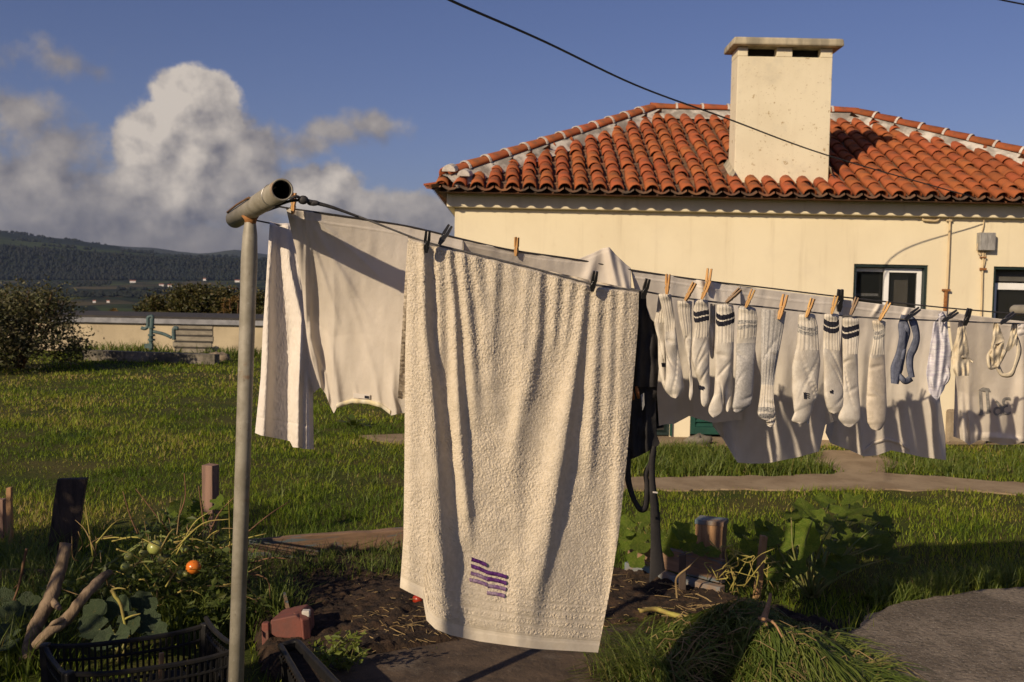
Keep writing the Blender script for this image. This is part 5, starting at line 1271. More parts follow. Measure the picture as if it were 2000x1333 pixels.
# ---- socks
def sock(label, L, R, bands=(), body=W_SOCK, zone=None, ribs=(0, .3), d0=0.0, thick=.50, k=1, marks=(), fold=True, toe=True):
    """L, R: photo outlines (same count) from cuff to toe; bands: (t0, t1, material) rings along the sock"""
    L = np.asarray(L, float); R = np.asarray(R, float); nv, nu = 150, 44
    s = np.linspace(0, 1, nv); dl = np.r_[0, np.cumsum(np.linalg.norm(np.diff((L + R) / 2, axis=0), axis=1))]; dl /= dl[-1]
    from_ = lambda A: np.stack([np.interp(s, dl, blurline(A[:, i])) for i in (0, 1)], -1)
    def blurline(a): return a
    l, r_ = from_(L), from_(R)
    ker = np.array([1, 2, 3, 4, 5, 4, 3, 2, 1.]); ker /= ker.sum()
    for A in (l, r_):
        for i in (0, 1):
            p = np.pad(A[:, i], 4, mode='edge'); A[:, i] = np.convolve(p, ker, 'valid')
    close = np.sqrt(np.clip(1 - ((s - .90) / .10) ** 2, 0, 1)); close = np.where(s > .90, close, 1.0)
    mid = (l + r_) / 2; half = (r_ - l) / 2; w0 = np.linalg.norm(half[int(nv * .78)]) * .80
    hl = np.linalg.norm(half, axis=1) + 1e-9; half = half * np.where(s > .78, np.maximum(1, w0 / hl), 1)[:, None] if toe else half
    close = close * np.where((s < .022) & fold, np.sqrt(np.clip(1 - ((.022 - s) / .026) ** 2, .05, 1)), 1)
    half = half * np.maximum(close, .03)[:, None]
    a = np.linspace(0, 2 * math.pi, nu, endpoint=False)
    px = mid[:, None, 0] + half[:, None, 0] * np.cos(a); py = mid[:, None, 1] + half[:, None, 1] * np.cos(a)
    hw = np.linalg.norm(half, axis=1)[:, None] / F * 3.2
    rg = np.random.default_rng(int(L[0, 0])); ws = blurxy(rg.normal(size=(nv, nu)), 11, 4.5); ws /= ws.std()
    crease = np.zeros((nv, nu))
    for _ in range(3):
        s0, a0, sl_ = rg.uniform(.35, .85), rg.uniform(.6, 2.6), rg.normal() * .16
        crease = crease + .0045 * np.exp(-((s[:, None] - s0 - sl_ * np.sin(a[None] - a0)) / .020) ** 2) * np.exp(-((a[None] - a0) / .8) ** 2)
    rib = np.where((s[:, None] >= ribs[0]) & (s[:, None] < ribs[1]), .0024 * np.cos(a * 16), 0)
    thk = np.clip(thick * hw, .010, .034)
    off = d0 - np.sin(a)[None] * thk - rib * np.sign(np.sin(a)) * (np.abs(np.sin(a)) ** .3) + ws * .0030 * np.clip(s[:, None] * 3, .3, 1) + crease
    if fold: off = off - .006 * np.exp(-((s[:, None] - .035) / .03) ** 2) * np.sin(a)[None]
    V = lp(k, px, py, off).reshape(-1, 3)
    f = grid_faces(nv, nu, True)
    mats = [body]; mi = np.zeros((nv - 1, nu), int)
    for (t0, t1, m_) in bands:
        if m_ not in mats: mats.append(m_)
        wob = .010 * np.sin(a * 2 + 1.3 + L[0, 0]) - .034 * np.clip(np.sin(a), 0, 1) ** .6; t0, t1 = t0 + .004, t1 + .012
        sel = (s[:-1, None] + wob[None] >= t0) & (s[:-1, None] + wob[None] < t1); mi[sel] = mats.index(m_)
    V = np.vstack([V, V[-nu:].mean(0)[None]]); nf = np.array([[(nv - 1) * nu + j, (nv - 1) * nu + (j + 1) % nu, nv * nu, nv * nu] for j in range(nu)])
    t = thing('sock', label, 'sock', tuple(lp(k, mid[-1, 0], mid[-1, 1])), 'socks pegged along the near line')
    org = ORG[t.name]
    me = MB(); me.add(V, [tuple(q) for q in f] + [tuple(q[:3]) for q in nf]); me.mi = list(mi.reshape(-1)) + [0] * nu
    me.build('sock_knit', mats, t, True)
    for (px_, py_, txt) in marks:
        mb = MB()
        for (dx, dy, w_, h_) in txt:
            q = [(px_ + dx - w_ / 2, py_ + dy - h_ / 2), (px_ + dx + w_ / 2, py_ + dy - h_ / 2 + 1), (px_ + dx + w_ / 2 + 1, py_ + dy + h_ / 2 + 1), (px_ + dx - w_ / 2 + 1, py_ + dy + h_ / 2)]
            mb.extrude([lp(k, u, v, lookup(px, py, off, u, v) - .0016) for u, v in q], NRM * .004)
        mb.build('printed_mark', W_NAVY, t)
    return t
def z1(pts): return [(1200 + x / 3.507, 480 + y / 3.507) for x, y in pts]
def z2(pts): return [(1600 + x / 3.333, 480 + y / 3.333) for x, y in pts]
NB = lambda a, b, c, d: [(a, b, W_NAVY), (c, d, W_NAVY)]
GB = lambda a, b, c, d: [(a, b, W_GREYY), (c, d, W_GREYY)]
def socks():
    sock('shaded white sock with black mark, behind the first sock', z1([(300, 330), (290, 440), (270, 530), (298, 640), (300, 800), (310, 900), (350, 1000)]), z1([(350, 330), (352, 440), (356, 540), (360, 640), (362, 800), (364, 900), (372, 1000)]), d0=.035, marks=[(1297.5, 713, [(0, 0, 10, 8)])], fold=False)
    sock('plain white sock, first on the line after the black garment', z1([(297, 322), (318, 400), (338, 520), (345, 640), (355, 780), (350, 900), (342, 985), (368, 1035), (400, 1050)]), z1([(388, 325), (396, 380), (412, 480), (425, 600), (445, 760), (470, 900), (478, 980), (458, 1035), (430, 1052)]), ribs=(0, .36))
    sock('narrow white sock twisted sideways, second from the black garment', z1([(430, 370), (434, 450), (450, 540), (478, 650), (500, 800), (516, 950), (508, 1045), (514, 1066)]), z1([(534, 372), (530, 470), (537, 560), (530, 680), (526, 800), (534, 920), (541, 1020), (530, 1066)]), ribs=(0, .38))
    sock('white sock with two black cuff bands and printed mark near its toe', z1([(545, 362), (540, 470), (551, 560), (526, 700), (530, 790), (556, 880), (586, 960), (596, 1060), (602, 1105)]), z1([(640, 362), (650, 470), (650, 560), (652, 700), (651, 790), (652, 880), (652, 990), (644, 1070), (624, 1114)]), NB(.080, .115, .135, .170), ribs=(0, .36), marks=[(1369, 757, [(-3, 0, 2, 8), (0, 0, 2, 8), (3, 2, 2, 6), (5, 0, 3, 5)])])
    sock('thin white sock hanging behind, between the two black-banded ones', z1([(656, 395), (655, 500), (648, 600), (650, 700), (660, 775)]), z1([(692, 400), (692, 500), (690, 600), (686, 700), (678, 780)]), d0=.03, fold=False)
    sock('white sock with black cuff bands and foot turned left', z1([(703, 392), (696, 470), (694, 560), (691, 720), (690, 880), (682, 1020), (648, 1100), (638, 1150), (655, 1180)]), z1([(812, 396), (826, 480), (820, 560), (818, 720), (790, 880), (752, 1020), (745, 1100), (742, 1150), (700, 1187)]), NB(.055, .09, .11, .145), ribs=(0, .34))
    sock('second foot of the black-banded sock pair, hanging just behind', z1([(735, 620), (738, 760), (745, 900), (748, 1020), (752, 1110), (765, 1142)]), z1([(818, 620), (817, 760), (814, 900), (808, 1020), (800, 1120), (782, 1144)]), d0=.012, ribs=(0, .1), fold=False)
    sock('grey sock with folded white cuff between white and rolled grey socks', z1([(850, 402), (848, 480), (841, 600), (836, 700), (830, 850), (824, 1000), (806, 1110), (812, 1146)]), z1([(965, 420), (980, 490), (976, 580), (965, 700), (958, 850), (950, 1000), (938, 1095), (862, 1150)]), [(0, .30, W_SOCK)] + GB(.10, .125, .145, .17), W_SOCKG, ribs=(0, .3))
    sock('grey sock hung by the toe, banded white cuff at bottom', z1([(1003, 430), (1003, 560), (1003, 700), (1005, 850), (1004, 960), (994, 1050), (984, 1110), (974, 1190), (1010, 1200)]), z1([(1178, 448), (1160, 560), (1134, 700), (1106, 850), (1092, 960), (1092, 1050), (1102, 1110), (1111, 1190), (1090, 1205)]), [(.64, 1.01, W_SOCK)] + GB(.84, .875, .90, .935), W_SOCKG, ribs=(.0, .92), fold=False)
    sock('curled white sock cuff end below the grey sock', z1([(1040, 1185), (1040, 1215), (1052, 1240)]), z1([(1108, 1180), (1098, 1215), (1078, 1248)]), d0=.005, fold=False, ribs=(0, .4))
    sock('wide white sock with grey bands and printed mark on its foot', z1([(1262, 458), (1256, 560), (1246, 680), (1216, 820), (1214, 980), (1228, 1120), (1250, 1220)]), z1([(1372, 462), (1394, 560), (1400, 690), (1412, 800), (1396, 930), (1392, 1040), (1280, 1230)]), GB(.085, .11, .125, .15), ribs=(0, .33), marks=[(1575, 773, [(-4, 0, 2, 13), (-1, 0, 2, 13), (3, -4, 6, 2), (3, 0, 6, 2), (4, 4, 4, 2)])])
    sock('second toe of the wide grey-banded sock, poking out behind', z1([(1300, 1000), (1304, 1100), (1308, 1190), (1315, 1222)]), z1([(1352, 1000), (1346, 1090), (1340, 1180), (1330, 1226)]), d0=.02, fold=False, ribs=(0, 0))
    sock('white black-banded sock left of the black peg, dark mark at ankle', z2([(32, 436), (26, 560), (24, 640), (28, 800), (30, 980), (52, 1070), (78, 1096)]), z2([(128, 440), (132, 560), (134, 650), (152, 850), (164, 1000), (166, 1060), (110, 1102)]), NB(.04, .085, .105, .145), ribs=(0, .36), marks=[(1624, 766, [(0, 0, 6, 5), (2, -3, 3, 3)])])
    sock('clean white black-banded sock under the greyish wooden peg', z2([(150, 462), (148, 560), (152, 700), (156, 900), (134, 1070), (120, 1130), (150, 1180)]), z2([(258, 465), (263, 560), (250, 700), (255, 900), (270, 1080), (270, 1140), (220, 1192)]), NB(.045, .085, .105, .145), ribs=(0, .34))
    sock('beige-footed sock with grey cuff bands, last sock on the right', z2([(340, 478), (354, 560), (344, 640), (326, 720), (312, 880), (305, 1040), (314, 1160), (345, 1205)]), z2([(434, 486), (430, 560), (426, 640), (426, 720), (434, 880), (440, 1040), (436, 1150), (395, 1212)]), [(0, .29, W_SOCK)] + GB(.06, .085, .10, .125), W_SOCKB, ribs=(0, .32))
socks()

# ---- small underwear at the right
def ribbon_mesh(pts, wpx, d0, n=46, k=1, th=.004):
    sp = smooth_path(pts, n); T = np.gradient(sp, axis=0); T /= (np.linalg.norm(T, axis=1)[:, None] + 1e-9); N = np.c_[-T[:, 1], T[:, 0]]
    wv = np.interp(np.linspace(0, 1, n), np.linspace(0, 1, len(wpx)), wpx)[:, None] / 2; V = []
    dd = d0 + .006 * np.sin(np.linspace(0, 9, n) + pts[0][0])
    for s_, o_ in ((-1, 0), (-.4, -th), (.4, -th * .5), (1, .002), (.4, th), (-.4, th)):
        q = sp + N * wv * s_; V.append(lp(k, q[:, 0], q[:, 1], dd + o_))
    return np.stack(V, 1).reshape(-1, 3), grid_faces(n, 6, True)
def small_panel(name, t, top, bottom, left, right, m_, folds=(), d0=0.0, nu=40, nv=56, wr=.003, seed=1):
    r = np.random.default_rng(seed); cr = blur(r.normal(size=(nv, nu)), 3); cr /= cr.std()
    def dep(px, py, U, V):
        d = np.zeros_like(px)
        for p, a, wl, w2 in folds: d = d + ridge(px, py, p, a, wl, w2)
        return d0 - d + cr * wr
    return cloth(name, 1, top, bottom, left, right, nu, nv, dep, m_, t, back=lambda U, V: .016 * np.sin(math.pi * U) + .002)
def underwear():
    def ribs_of(t, name, m_, items):
        for pts, wv in items:
            V, f = ribbon_mesh(z2(pts), [q * 1.5 / 3.333 for q in wv], .002, th=.0022); np_mesh(name, V, f, m_, t, True)
    t = thing('underpants', 'blue lace underpants pegged between the beige sock and striped pair', 'underwear', tuple(lp(1, 1760., 750.)), 'underwear pegged on the near line')
    ribs_of(t, 'lace_band', W_BLUE, [([(556, 452), (546, 520), (545, 600), (532, 700), (505, 800), (492, 900)], [30, 44, 36, 44, 56, 34]), ([(580, 460), (612, 500), (634, 590), (618, 660), (592, 720), (590, 790), (604, 860)], [20, 36, 30, 36, 34, 30, 26]), ([(488, 880), (520, 850), (560, 884), (602, 862)], [30, 24, 26, 30]), ([(560, 500), (575, 560), (560, 640), (540, 740)], [24, 26, 20, 14])])
    t = thing('underpants', 'white finely striped underpants with frilled edge, largest of the pegged underwear', 'underwear', tuple(lp(1, 1830., 780.)), 'underwear pegged on the near line')
    small_panel('fabric', t, z2([(782, 470), (800, 430), (818, 470), (832, 490)]), z2([(714, 955), (740, 985), (766, 1010), (812, 940)]), z2([(782, 470), (745, 500), (722, 650), (696, 830), (714, 955)]), z2([(832, 490), (842, 580), (858, 680), (856, 800), (812, 940)]), W_STRIPE, [(z2([(770, 500), (760, 700), (740, 940)]), [.008, .016, .012], 8, 6), (z2([(815, 520), (810, 700), (790, 900)]), [.004, .012, .012], 7, 5)], seed=3)
    ribs_of(t, 'frill', W_STRIPE, [([(800, 500), (790, 600), (800, 700), (836, 800), (838, 870), (790, 920), (720, 950)], [16, 14, 16, 18, 16, 14, 12]), ([(790, 440), (806, 470), (820, 490)], [26, 30, 24])])
    t = thing('underpants', 'small cream underpants hanging narrowly from the V of a black peg', 'underwear', tuple(lp(1, 1877., 735.)), 'underwear pegged on the near line')
    small_panel('fabric', t, z2([(908, 488), (928, 486), (948, 500)]), z2([(880, 838), (900, 852), (930, 846), (976, 850)]), z2([(908, 488), (892, 600), (856, 700), (862, 780), (880, 838)]), z2([(948, 500), (966, 620), (982, 740), (976, 790), (976, 850)]), W_CREAM, [(z2([(925, 500), (915, 640), (912, 730)]), [.006, .014, .010], 7, 6), (z2([(890, 740), (900, 790), (905, 850)]), [0, .014, .014], 6, 5), (z2([(940, 750), (945, 800), (945, 850)]), [0, .014, .016], 5, 4)], seed=4)
    ribs_of(t, 'hem', W_CREAM, [([(868, 712), (900, 730), (940, 726), (975, 742), (1000, 760)], [14, 12, 12, 14, 8])])
    t = thing('bikini_top', 'cream bikini top dangling in loops near the right edge', 'underwear', tuple(lp(1, 1965., 735.)), 'underwear pegged on the near line')
    small_panel('cup', t, z2([(1134, 502), (1160, 500), (1172, 520)]), z2([(1112, 700), (1150, 640), (1208, 620)]), z2([(1134, 502), (1128, 600), (1112, 700)]), z2([(1172, 520), (1190, 570), (1208, 620)]), W_CREAM, seed=5, nu=26, nv=30)
    small_panel('cup', t, z2([(1254, 505), (1270, 500), (1284, 520)]), z2([(1205, 690), (1235, 688), (1286, 640)]), z2([(1254, 505), (1240, 590), (1205, 690)]), z2([(1284, 520), (1288, 580), (1286, 640)]), W_CREAM, seed=6, nu=26, nv=30)
    small_panel('lining', t, z2([(1128, 640), (1160, 640), (1206, 622)]), z2([(1112, 790), (1140, 780), (1176, 770)]), z2([(1128, 640), (1108, 720), (1112, 790)]), z2([(1206, 622), (1196, 700), (1176, 770)]), W_CREAM, seed=8, nu=24, nv=24, wr=.005)
    ribs_of(t, 'strap', W_CREAM, [([(1122, 680), (1102, 720), (1106, 780), (1122, 798), (1160, 776), (1130, 700), (1146, 650)], [16, 18, 16, 14, 12, 12, 10]), ([(1210, 680), (1186, 740), (1160, 790)], [22, 16, 12]), ([(1160, 770), (1172, 810), (1196, 842), (1246, 838), (1270, 800), (1300, 700), (1296, 640), (1276, 570), (1280, 510)], [16, 22, 18, 24, 16, 22, 20, 16, 14])])
    t = thing('white_cloth', 'white folded cloth cut off by the right edge of the picture', 'cloth', tuple(lp(1, 2010., 660.)))
    small_panel('fabric', t, z2([(1296, 520), (1320, 508), (1420, 512)]), z2([(1292, 592), (1330, 588), (1420, 600)]), z2([(1296, 520), (1290, 560), (1292, 592)]), z2([(1420, 512), (1420, 560), (1420, 600)]), W_WHITE, seed=7, nu=30, nv=24)
underwear()

# ---- pegs
def peg_protos():
    L = .072
    def prong(s, fat=1.0):
        mb = MB(); ys = [0, .25 * L, .42 * L, .55 * L, L]; th = [.0032, .0062, .0056, .0068, .0046]; gap = [.0004, .0004, .0005, .0012, .0034]
        th = [q * fat for q in th]; gap = [q if fat == 1 else q * .6 for q in gap]
        v = []
        for y, t_, g in zip(ys, th, gap):
            for x, zz in ((-.0056, g), (.0056, g), (.0056, g + t_), (-.0056, g + t_)): v.append((x, s * zz, y))
        f = [tuple(range(4))[::-1], tuple(16 + i for i in range(4))]
        for i in range(4):
            for j in range(4): f.append((i * 4 + j, i * 4 + (j + 1) % 4, (i + 1) * 4 + (j + 1) % 4, (i + 1) * 4 + j))
        if s < 0: f = [q[::-1] for q in f]
        mb.add(v, f); return mb
    spring = MB(); a = np.linspace(0, 6 * math.pi, 40); spring.tube(np.c_[np.linspace(-.0055, .0055, 40), np.cos(a) * .0042, .46 * L + np.sin(a) * .0042], .0007, 5)
    spring.tube([(-.0058, .004, .46 * L), (-.0058, .0082, .30 * L), (.0058, .0082, .30 * L)], .0007, 5); spring.tube([(.0058, -.004, .46 * L), (.0058, -.0082, .30 * L), (-.0058, -.0082, .30 * L)], .0007, 5)
    sm = spring.mesh('spring', None, True); sm.materials.append(STEEL)
    meshes = {}
    for key, ma in (('w', PEGW), ('g', PEGG), ('b', PEGB)):
        ms = []
        for s in (1, -1):
            m_ = prong(s, 1.45 if key == 'b' else 1.0).mesh('prong'); m_.materials.append(ma); ms.append(m_)
        meshes[key] = (ms, sm)
    return meshes
PEGM = peg_protos()
def peg(key, k, b, tpt, label, roll=0.6, off=-.012, spread=False):
    """b: photo position of the jaw, tpt: of the handle tip"""
    p0 = lp(k, float(b[0]), float(b[1]), off); p1 = lp(k, float(tpt[0]), float(tpt[1]), off - .012)
    z = p1 - p0; L = np.linalg.norm(z); z /= L; y = NRM - z * (NRM @ z); y /= np.linalg.norm(y)
    x = np.cross(y, z); c, s = math.cos(roll), math.sin(roll); x, y = x * c + y * s, y * c - x * s
    sc = max(.85, min(1.15, L / .072)); 
    R = Matrix(((x[0], y[0], z[0], p0[0]), (x[1], y[1], z[1], p0[1]), (x[2], y[2], z[2], p0[2]), (0, 0, 0, 1)))
    names = {'w': 'wooden peg', 'g': 'wooden peg', 'b': 'plastic peg'}
    o = bpy.data.objects.new('clothes_peg', None); COL.objects.link(o); o.empty_display_size = .03; o.matrix_world = R @ Matrix.Scale(sc, 4)
    tag(o, label, 'clothes peg', 'pegs on the washing lines')
    ms, sm = PEGM[key]
    for m_ in ms: q = bpy.data.objects.new('prong', m_); COL.objects.link(q); q.parent = o
    q = bpy.data.objects.new('spring', sm); COL.objects.link(q); q.parent = o
def pegs():
    Z1 = lambda x, y: z1([(x, y)])[0]; Z2 = lambda x, y: z2([(x, y)])[0]
    peg('w', 2, (572, 418), (574, 380), 'wooden peg at the top corner of the T-shirt, by the post', .9, -.03)
    peg('b', 1, (832, 494), (836, 450), 'black peg gripping the left of the cream towel', 1.3, -.03); peg('b', 1, (858, 478), (878, 444), 'black peg leaning right, just right of the upright one', 1.2, -.012)
    peg('w', 2, (1008, 500), (1009, 477), 'lone wooden peg tip showing above the cream towel', .6, 0.0)
    peg('b', 1, (1156, 570), (1163, 532), 'black peg gripping the right part of the cream towel', 1.3, -.03); peg('b', 1, (1255, 584), (1266, 545), 'black peg holding the strap of the black garment', 1.3)
    W = [('w', (360, 332), (366, 226), 'wooden peg standing upright on the first plain sock'), ('w', (486, 378), (545, 265), 'wooden peg tilted right on the narrow twisted sock'), ('w', (598, 368), (632, 285), 'short wooden peg on the sock with the printed mark'),
         ('g', (765, 392), (840, 320), 'dark peg leaning far right over the left-turned sock'), ('w', (900, 425), (942, 325), 'wooden peg on the folded cuff of the grey sock'), ('w', (1128, 505), (1172, 336), 'wooden peg at the right corner of the toe-hung grey sock'), ('w', (1316, 492), (1360, 362), 'wooden peg on the wide sock with grey bands')]
    for k_, a, b, l in W: peg(k_, 1, Z1(*a), Z1(*b), l, random.uniform(.5, 1.0), -.024)
    peg('w', 2, Z1(630, 320), Z1(657, 122), 'tallest wooden peg, rising above the shirts behind the socks', .8, -.02)
    W = [('w', (80, 445), (106, 350), 'wooden peg on the sock left of the black peg'), ('g', (205, 452), (248, 340), 'grey weathered peg on the clean black-banded sock'), ('w', (392, 488), (455, 370), 'wooden peg tilted right on the beige-footed sock')]
    for k_, a, b, l in W: peg(k_, 1, Z2(*a), Z2(*b), l, random.uniform(.5, 1.0), -.024)
    peg('b', 2, Z2(128, 430), Z2(140, 278), 'black peg between the two right-hand black-banded socks', 1.2, -.02)
    W = [((560, 480), (640, 420), 'black peg lying slanted over the blue underpants'), ((800, 496), (850, 462), 'small black peg on the striped underpants'), ((948, 520), (975, 428), 'open black peg above the small cream underpants'), ((1180, 510), (1236, 466), 'black peg slanted over the cream bikini top')]
    for a, b, l in W: peg('b', 1, Z2(*a), Z2(*b), l, 1.2, -.022)
pegs()

# ------------------------------------------------------------------ garden bed timbers
def gz(px, py, z=0): return G(float(px), float(py), z)
def board(name, label, base_px, top_px, wid, th, m_, cat, lean_up=None, depth_off=0.0, parts=None, chip=.012, seed=1, yaw=0.0, sink=.08):
    """an upright board: base on the ground under base_px, top seen at top_px"""
    b = gz(*base_px); tp = at(float(top_px[0]), float(top_px[1]), b[1] + depth_off)
    r = np.random.default_rng(seed); d = tp - b; 
    ax = np.array([math.cos(yaw), math.sin(yaw), 0]); nr = np.array([-math.sin(yaw), math.cos(yaw), 0])
    n = 7; mb = MB(); v = []
    b = b - d / np.linalg.norm(d) * sink; d = tp - b
    rows = 5
    for k in range(rows):
        for (sx, sy) in ((-1, -1), (1, -1), (1, 1), (-1, 1)):
            j = (r.random(2) - .5) * chip * .5
            q = b + d * k / (rows - 1) + ax * (sx * wid / 2 + j[0]) + nr * (sy * th / 2 + j[1] * .4)
            if k == rows - 1: q = q + np.array([0, 0, (r.random() - .6) * chip])
            v.append(q)
    f = [(3, 2, 1, 0), tuple(4 * (rows - 1) + i for i in range(4))]
    for k in range(rows - 1):
        for j in range(4): f.append((4 * k + j, 4 * k + (j + 1) % 4, 4 * k + 4 + (j + 1) % 4, 4 * k + 4 + j))
    mb.add(v, f); o = mb.build(name, m_, None, bevel=.003); tag(o, label, cat); return o
def hplank(name, label, A_, B_, h, th, m_, z0=-.03, cat='plank', group=None):
    """a plank lying on edge from ground point A to B"""
    A_ = np.array(A_); B_ = np.array(B_); d = B_ - A_; L = np.linalg.norm(d[:2]); d2 = d / L; nrm = np.array([-d2[1], d2[0], 0]); mb = MB(); n = 9; v = []
    r = np.random.default_rng(int(abs(A_[0]) * 1000))
    for k in range(n):
        c = A_ + d * k / (n - 1); j = (r.random(2) - .5) * .012
        for (s, z) in ((-1, z0), (1, z0), (1, h + j[0]), (-1, h + j[1])): v.append(c + nrm * s * th / 2 + np.array([0, 0, z]))
    f = [(3, 2, 1, 0), tuple(4 * (n - 1) + i for i in range(4))]
    for k in range(n - 1):
        for j in range(4): f.append((4 * k + j, 4 * k + (j + 1) % 4, 4 * k + 4 + (j + 1) % 4, 4 * k + 4 + j))
    mb.add(v, f); o = mb.build(name, m_, None, bevel=.004); tag(o, label, cat, group); return o
def timbers():
    hplank('bed_plank', 'weathered brown plank edging the bed between post and towel', gz(486, 1118), gz(800, 1092), .185, .05, WOODB)
    hplank('bed_plank', 'upper bare plank of the bed edge under the dangling black tie', gz(1228, 1130) + (0, 0, .105), gz(1412, 1180) + (0, 0, .105), .125, .035, WOODB, z0=0.002)
    hplank('bed_plank', 'lower plank with flaking blue paint at the right bed edge', gz(1224, 1133), gz(1410, 1184), .102, .05, BLUEP)
    hplank('bed_plank', 'dark shaded plank edging the bed at the left border', gz(-60, 1150), gz(105, 1150), .10, .05, WOODD)
    board('fence_board', 'broad dark board leaning in the shade on the far left', (118, 1100), (142, 935), .155, .05, WOODD, 'board', seed=2, yaw=.15)
    board('post', 'narrow faded pink post standing just left of the steel pole', (412, 1080), (411, 908), .085, .06, PINKP, 'post', seed=3, yaw=-.5, chip=.008)
    board('stake', 'thin sunlit wooden stake at the far left edge', (20, 1062), (18, 952), .03, .03, WOODL, 'stake', seed=4)
    board('stump', 'short reddish stump cut off by the left edge', (2, 1050), (2, 974), .05, .05, PINKP, 'stump', seed=5)
    o = board('post', 'short sawn post with blue painted top edge, right of the towel', (1385, 1125), (1390, 1016), .155, .12, WOODL, 'post', seed=6, yaw=-.42, chip=.006)
    top = ORG[o.name]
    mb = MB(); q = at(1390., 1016., gz(1385, 1125)[1]); R = Matrix.Rotation(-.42, 3, 'Z'); mb.box(q - np.array([0, 0, .006]), (.163, .128, .026), R); b = mb.build('painted_edge', BLUEP, None, bevel=.003)
    b.parent = o; b.location = b.location - o.location
    board('stake', 'splintered wooden stake beside the pumpkin leaves', (1478, 1170), (1492, 1046), .036, .028, WOODL, 'stake', seed=7, yaw=.4)
    board('stake', 'dark slim stake standing against the right bed plank', (1332, 1180), (1333, 1082), .034, .03, WOODD, 'stake', seed=8)
    board('stake', 'small grey peg of wood between the post and the splintered stake', (1424, 1130), (1412, 1076), .03, .025, PINKP, 'stake', seed=9)
    # cut branches and twigs
    def limb(label, pts, Y, rad, m_=BARK, name='branch', cat='branch', side=()):
        P = np.array([at(px, py, y) for (px, py), y in zip(pts, Y)]); sp = smooth_path(P, 26); rr = np.interp(np.linspace(0, 1, 26), np.linspace(0, 1, len(rad)), rad)
        mb = MB(); mb.tube(sp, rr, 10, wob=.22)
        for s_ in side:
            q = smooth_path(np.array([at(px, py, y) for (px, py, y) in s_]), 8); mb.tube(q, np.linspace(rr.mean() * .7, rr.mean() * .3, 8), 6)
        o = mb.build(name, m_, None, True); tag(o, label, cat)
    limb('thick pale branch leaning steeply on the left, sawn at the top', [(129, 1062), (118, 1110), (98, 1170), (70, 1225), (50, 1290)], [4.3, 4.25, 4.15, 4.05, 3.95], [.026, .026, .030, .030, .028], side=[[(98, 1170, 4.15), (112, 1185, 4.1), (118, 1190, 4.05)]])
    limb('second pale branch slanting up from lower left to the tomatoes', [(70, 1262), (95, 1235), (130, 1210), (165, 1165), (200, 1128), (215, 1118)], [3.95, 3.95, 4.0, 4.05, 4.15, 4.2], [.020, .022, .024, .022, .018, .014], side=[[(130, 1210, 4.0), (108, 1215, 3.95), (98, 1222, 3.95)]])
    limb('crooked thin dry twig hanging at the left border', [(52, 1072), (46, 1100), (38, 1140), (28, 1170), (14, 1205), (9, 1245)], [4.3] * 6, [.006, .006, .005, .005, .004, .003], TWIG, 'twig', 'twig', side=[[(28, 1170, 4.3), (34, 1176, 4.3)], [(38, 1140, 4.3), (26, 1150, 4.3)]])
    limb('yellow dead stem forking in front of the cabbage leaves', [(218, 1152), (226, 1166), (236, 1182), (243, 1215), (250, 1245), (252, 1262)], [4.0] * 6, [.008, .008, .007, .006, .006, .006], STEMY, 'stem', 'stem', side=[[(218, 1152, 4.0), (232, 1149, 4.0), (246, 1151, 4.0)], [(243, 1210, 4.0), (258, 1203, 4.0), (275, 1199, 4.0)], [(250, 1245, 4.0), (262, 1232, 4.0), (274, 1224, 4.0)]])
    limb('pale broken stick lying at the foot of the cream towel', [(792, 1180), (812, 1200), (840, 1226), (868, 1248)], [4.75, 4.7, 4.6, 4.5], [.012, .011, .009, .007], STRAW, 'stick', 'stick')
    limb('slender forked straw-coloured stick leaning on the right plank', [(1366, 1088), (1345, 1108), (1322, 1128), (1321, 1150), (1323, 1176)], [4.9, 4.9, 4.9, 4.9, 4.9], [.003, .004, .005, .005, .005], STRAW, 'stick', 'stick')
    limb('thick yellow-green pumpkin vine lying on the soil', [(1250, 1194), (1280, 1190), (1310, 1200), (1350, 1207), (1390, 1203), (1420, 1190)], [4.55, 4.6, 4.55, 4.5, 4.5, 4.55], [.009, .012, .012, .012, .010, .008], STEMY, 'vine', 'vine', side=[[(1330, 1203, 4.5), (1344, 1222, 4.4), (1372, 1224, 4.4)], [(1280, 1190, 4.6), (1262, 1192, 4.6), (1246, 1190, 4.6)]])
    limb('torn fibrous root end on top of the turf heap', [(1505, 1160), (1500, 1185), (1492, 1210), (1496, 1225)], [4.0, 3.95, 3.9, 3.85], [.006, .010, .014, .010], WOODL, 'root', 'root', side=[[(1482, 1208, 3.85), (1510, 1216, 3.8), (1528, 1245, 3.75)]])
    limb('long dry straw stalk at the bottom edge of the picture', [(1150, 1328), (1180, 1322), (1230, 1326), (1290, 1330)], [4.0] * 4, [.004, .005, .005, .004], STRAW, 'stalk', 'stalk')
timbers()

# ------------------------------------------------------------------ plants
def leaf_fan(n=9, lobes=5, jag=.18, cup=.25, seed=0):
    """a round lobed leaf in the xy plane, stalk at the origin, about 1 across"""
    r = np.random.default_rng(seed); mb = MB(); k = 22
    a = np.linspace(-2.75, 2.75, k); v = [(0, 0, 0)]
    for ring, q in ((1, .5), (2, 1.0)):
        for t in a:
            rad = .5 * (1 - jag * (.5 - .5 * math.cos(lobes * t)) * (q > .7) + (.04 * r.normal() if q > .7 else 0)) * (1 + .12 * math.cos(t))
            x, y = math.cos(t) * rad * q + .08, math.sin(t) * rad * q
            v.append((x, y, cup * (rad * q) ** 2 * 1.6 + (.05 * math.sin(3 * t + seed) - .035 * abs(math.sin(2.5 * t)) ) * q + .022 * r.normal() * q))
    f = [(0, i, i + 1) for i in range(1, k)] + [(i, k + i, k + i + 1, i + 1) for i in range(1, k)]
    mb.add(v, f); return mb
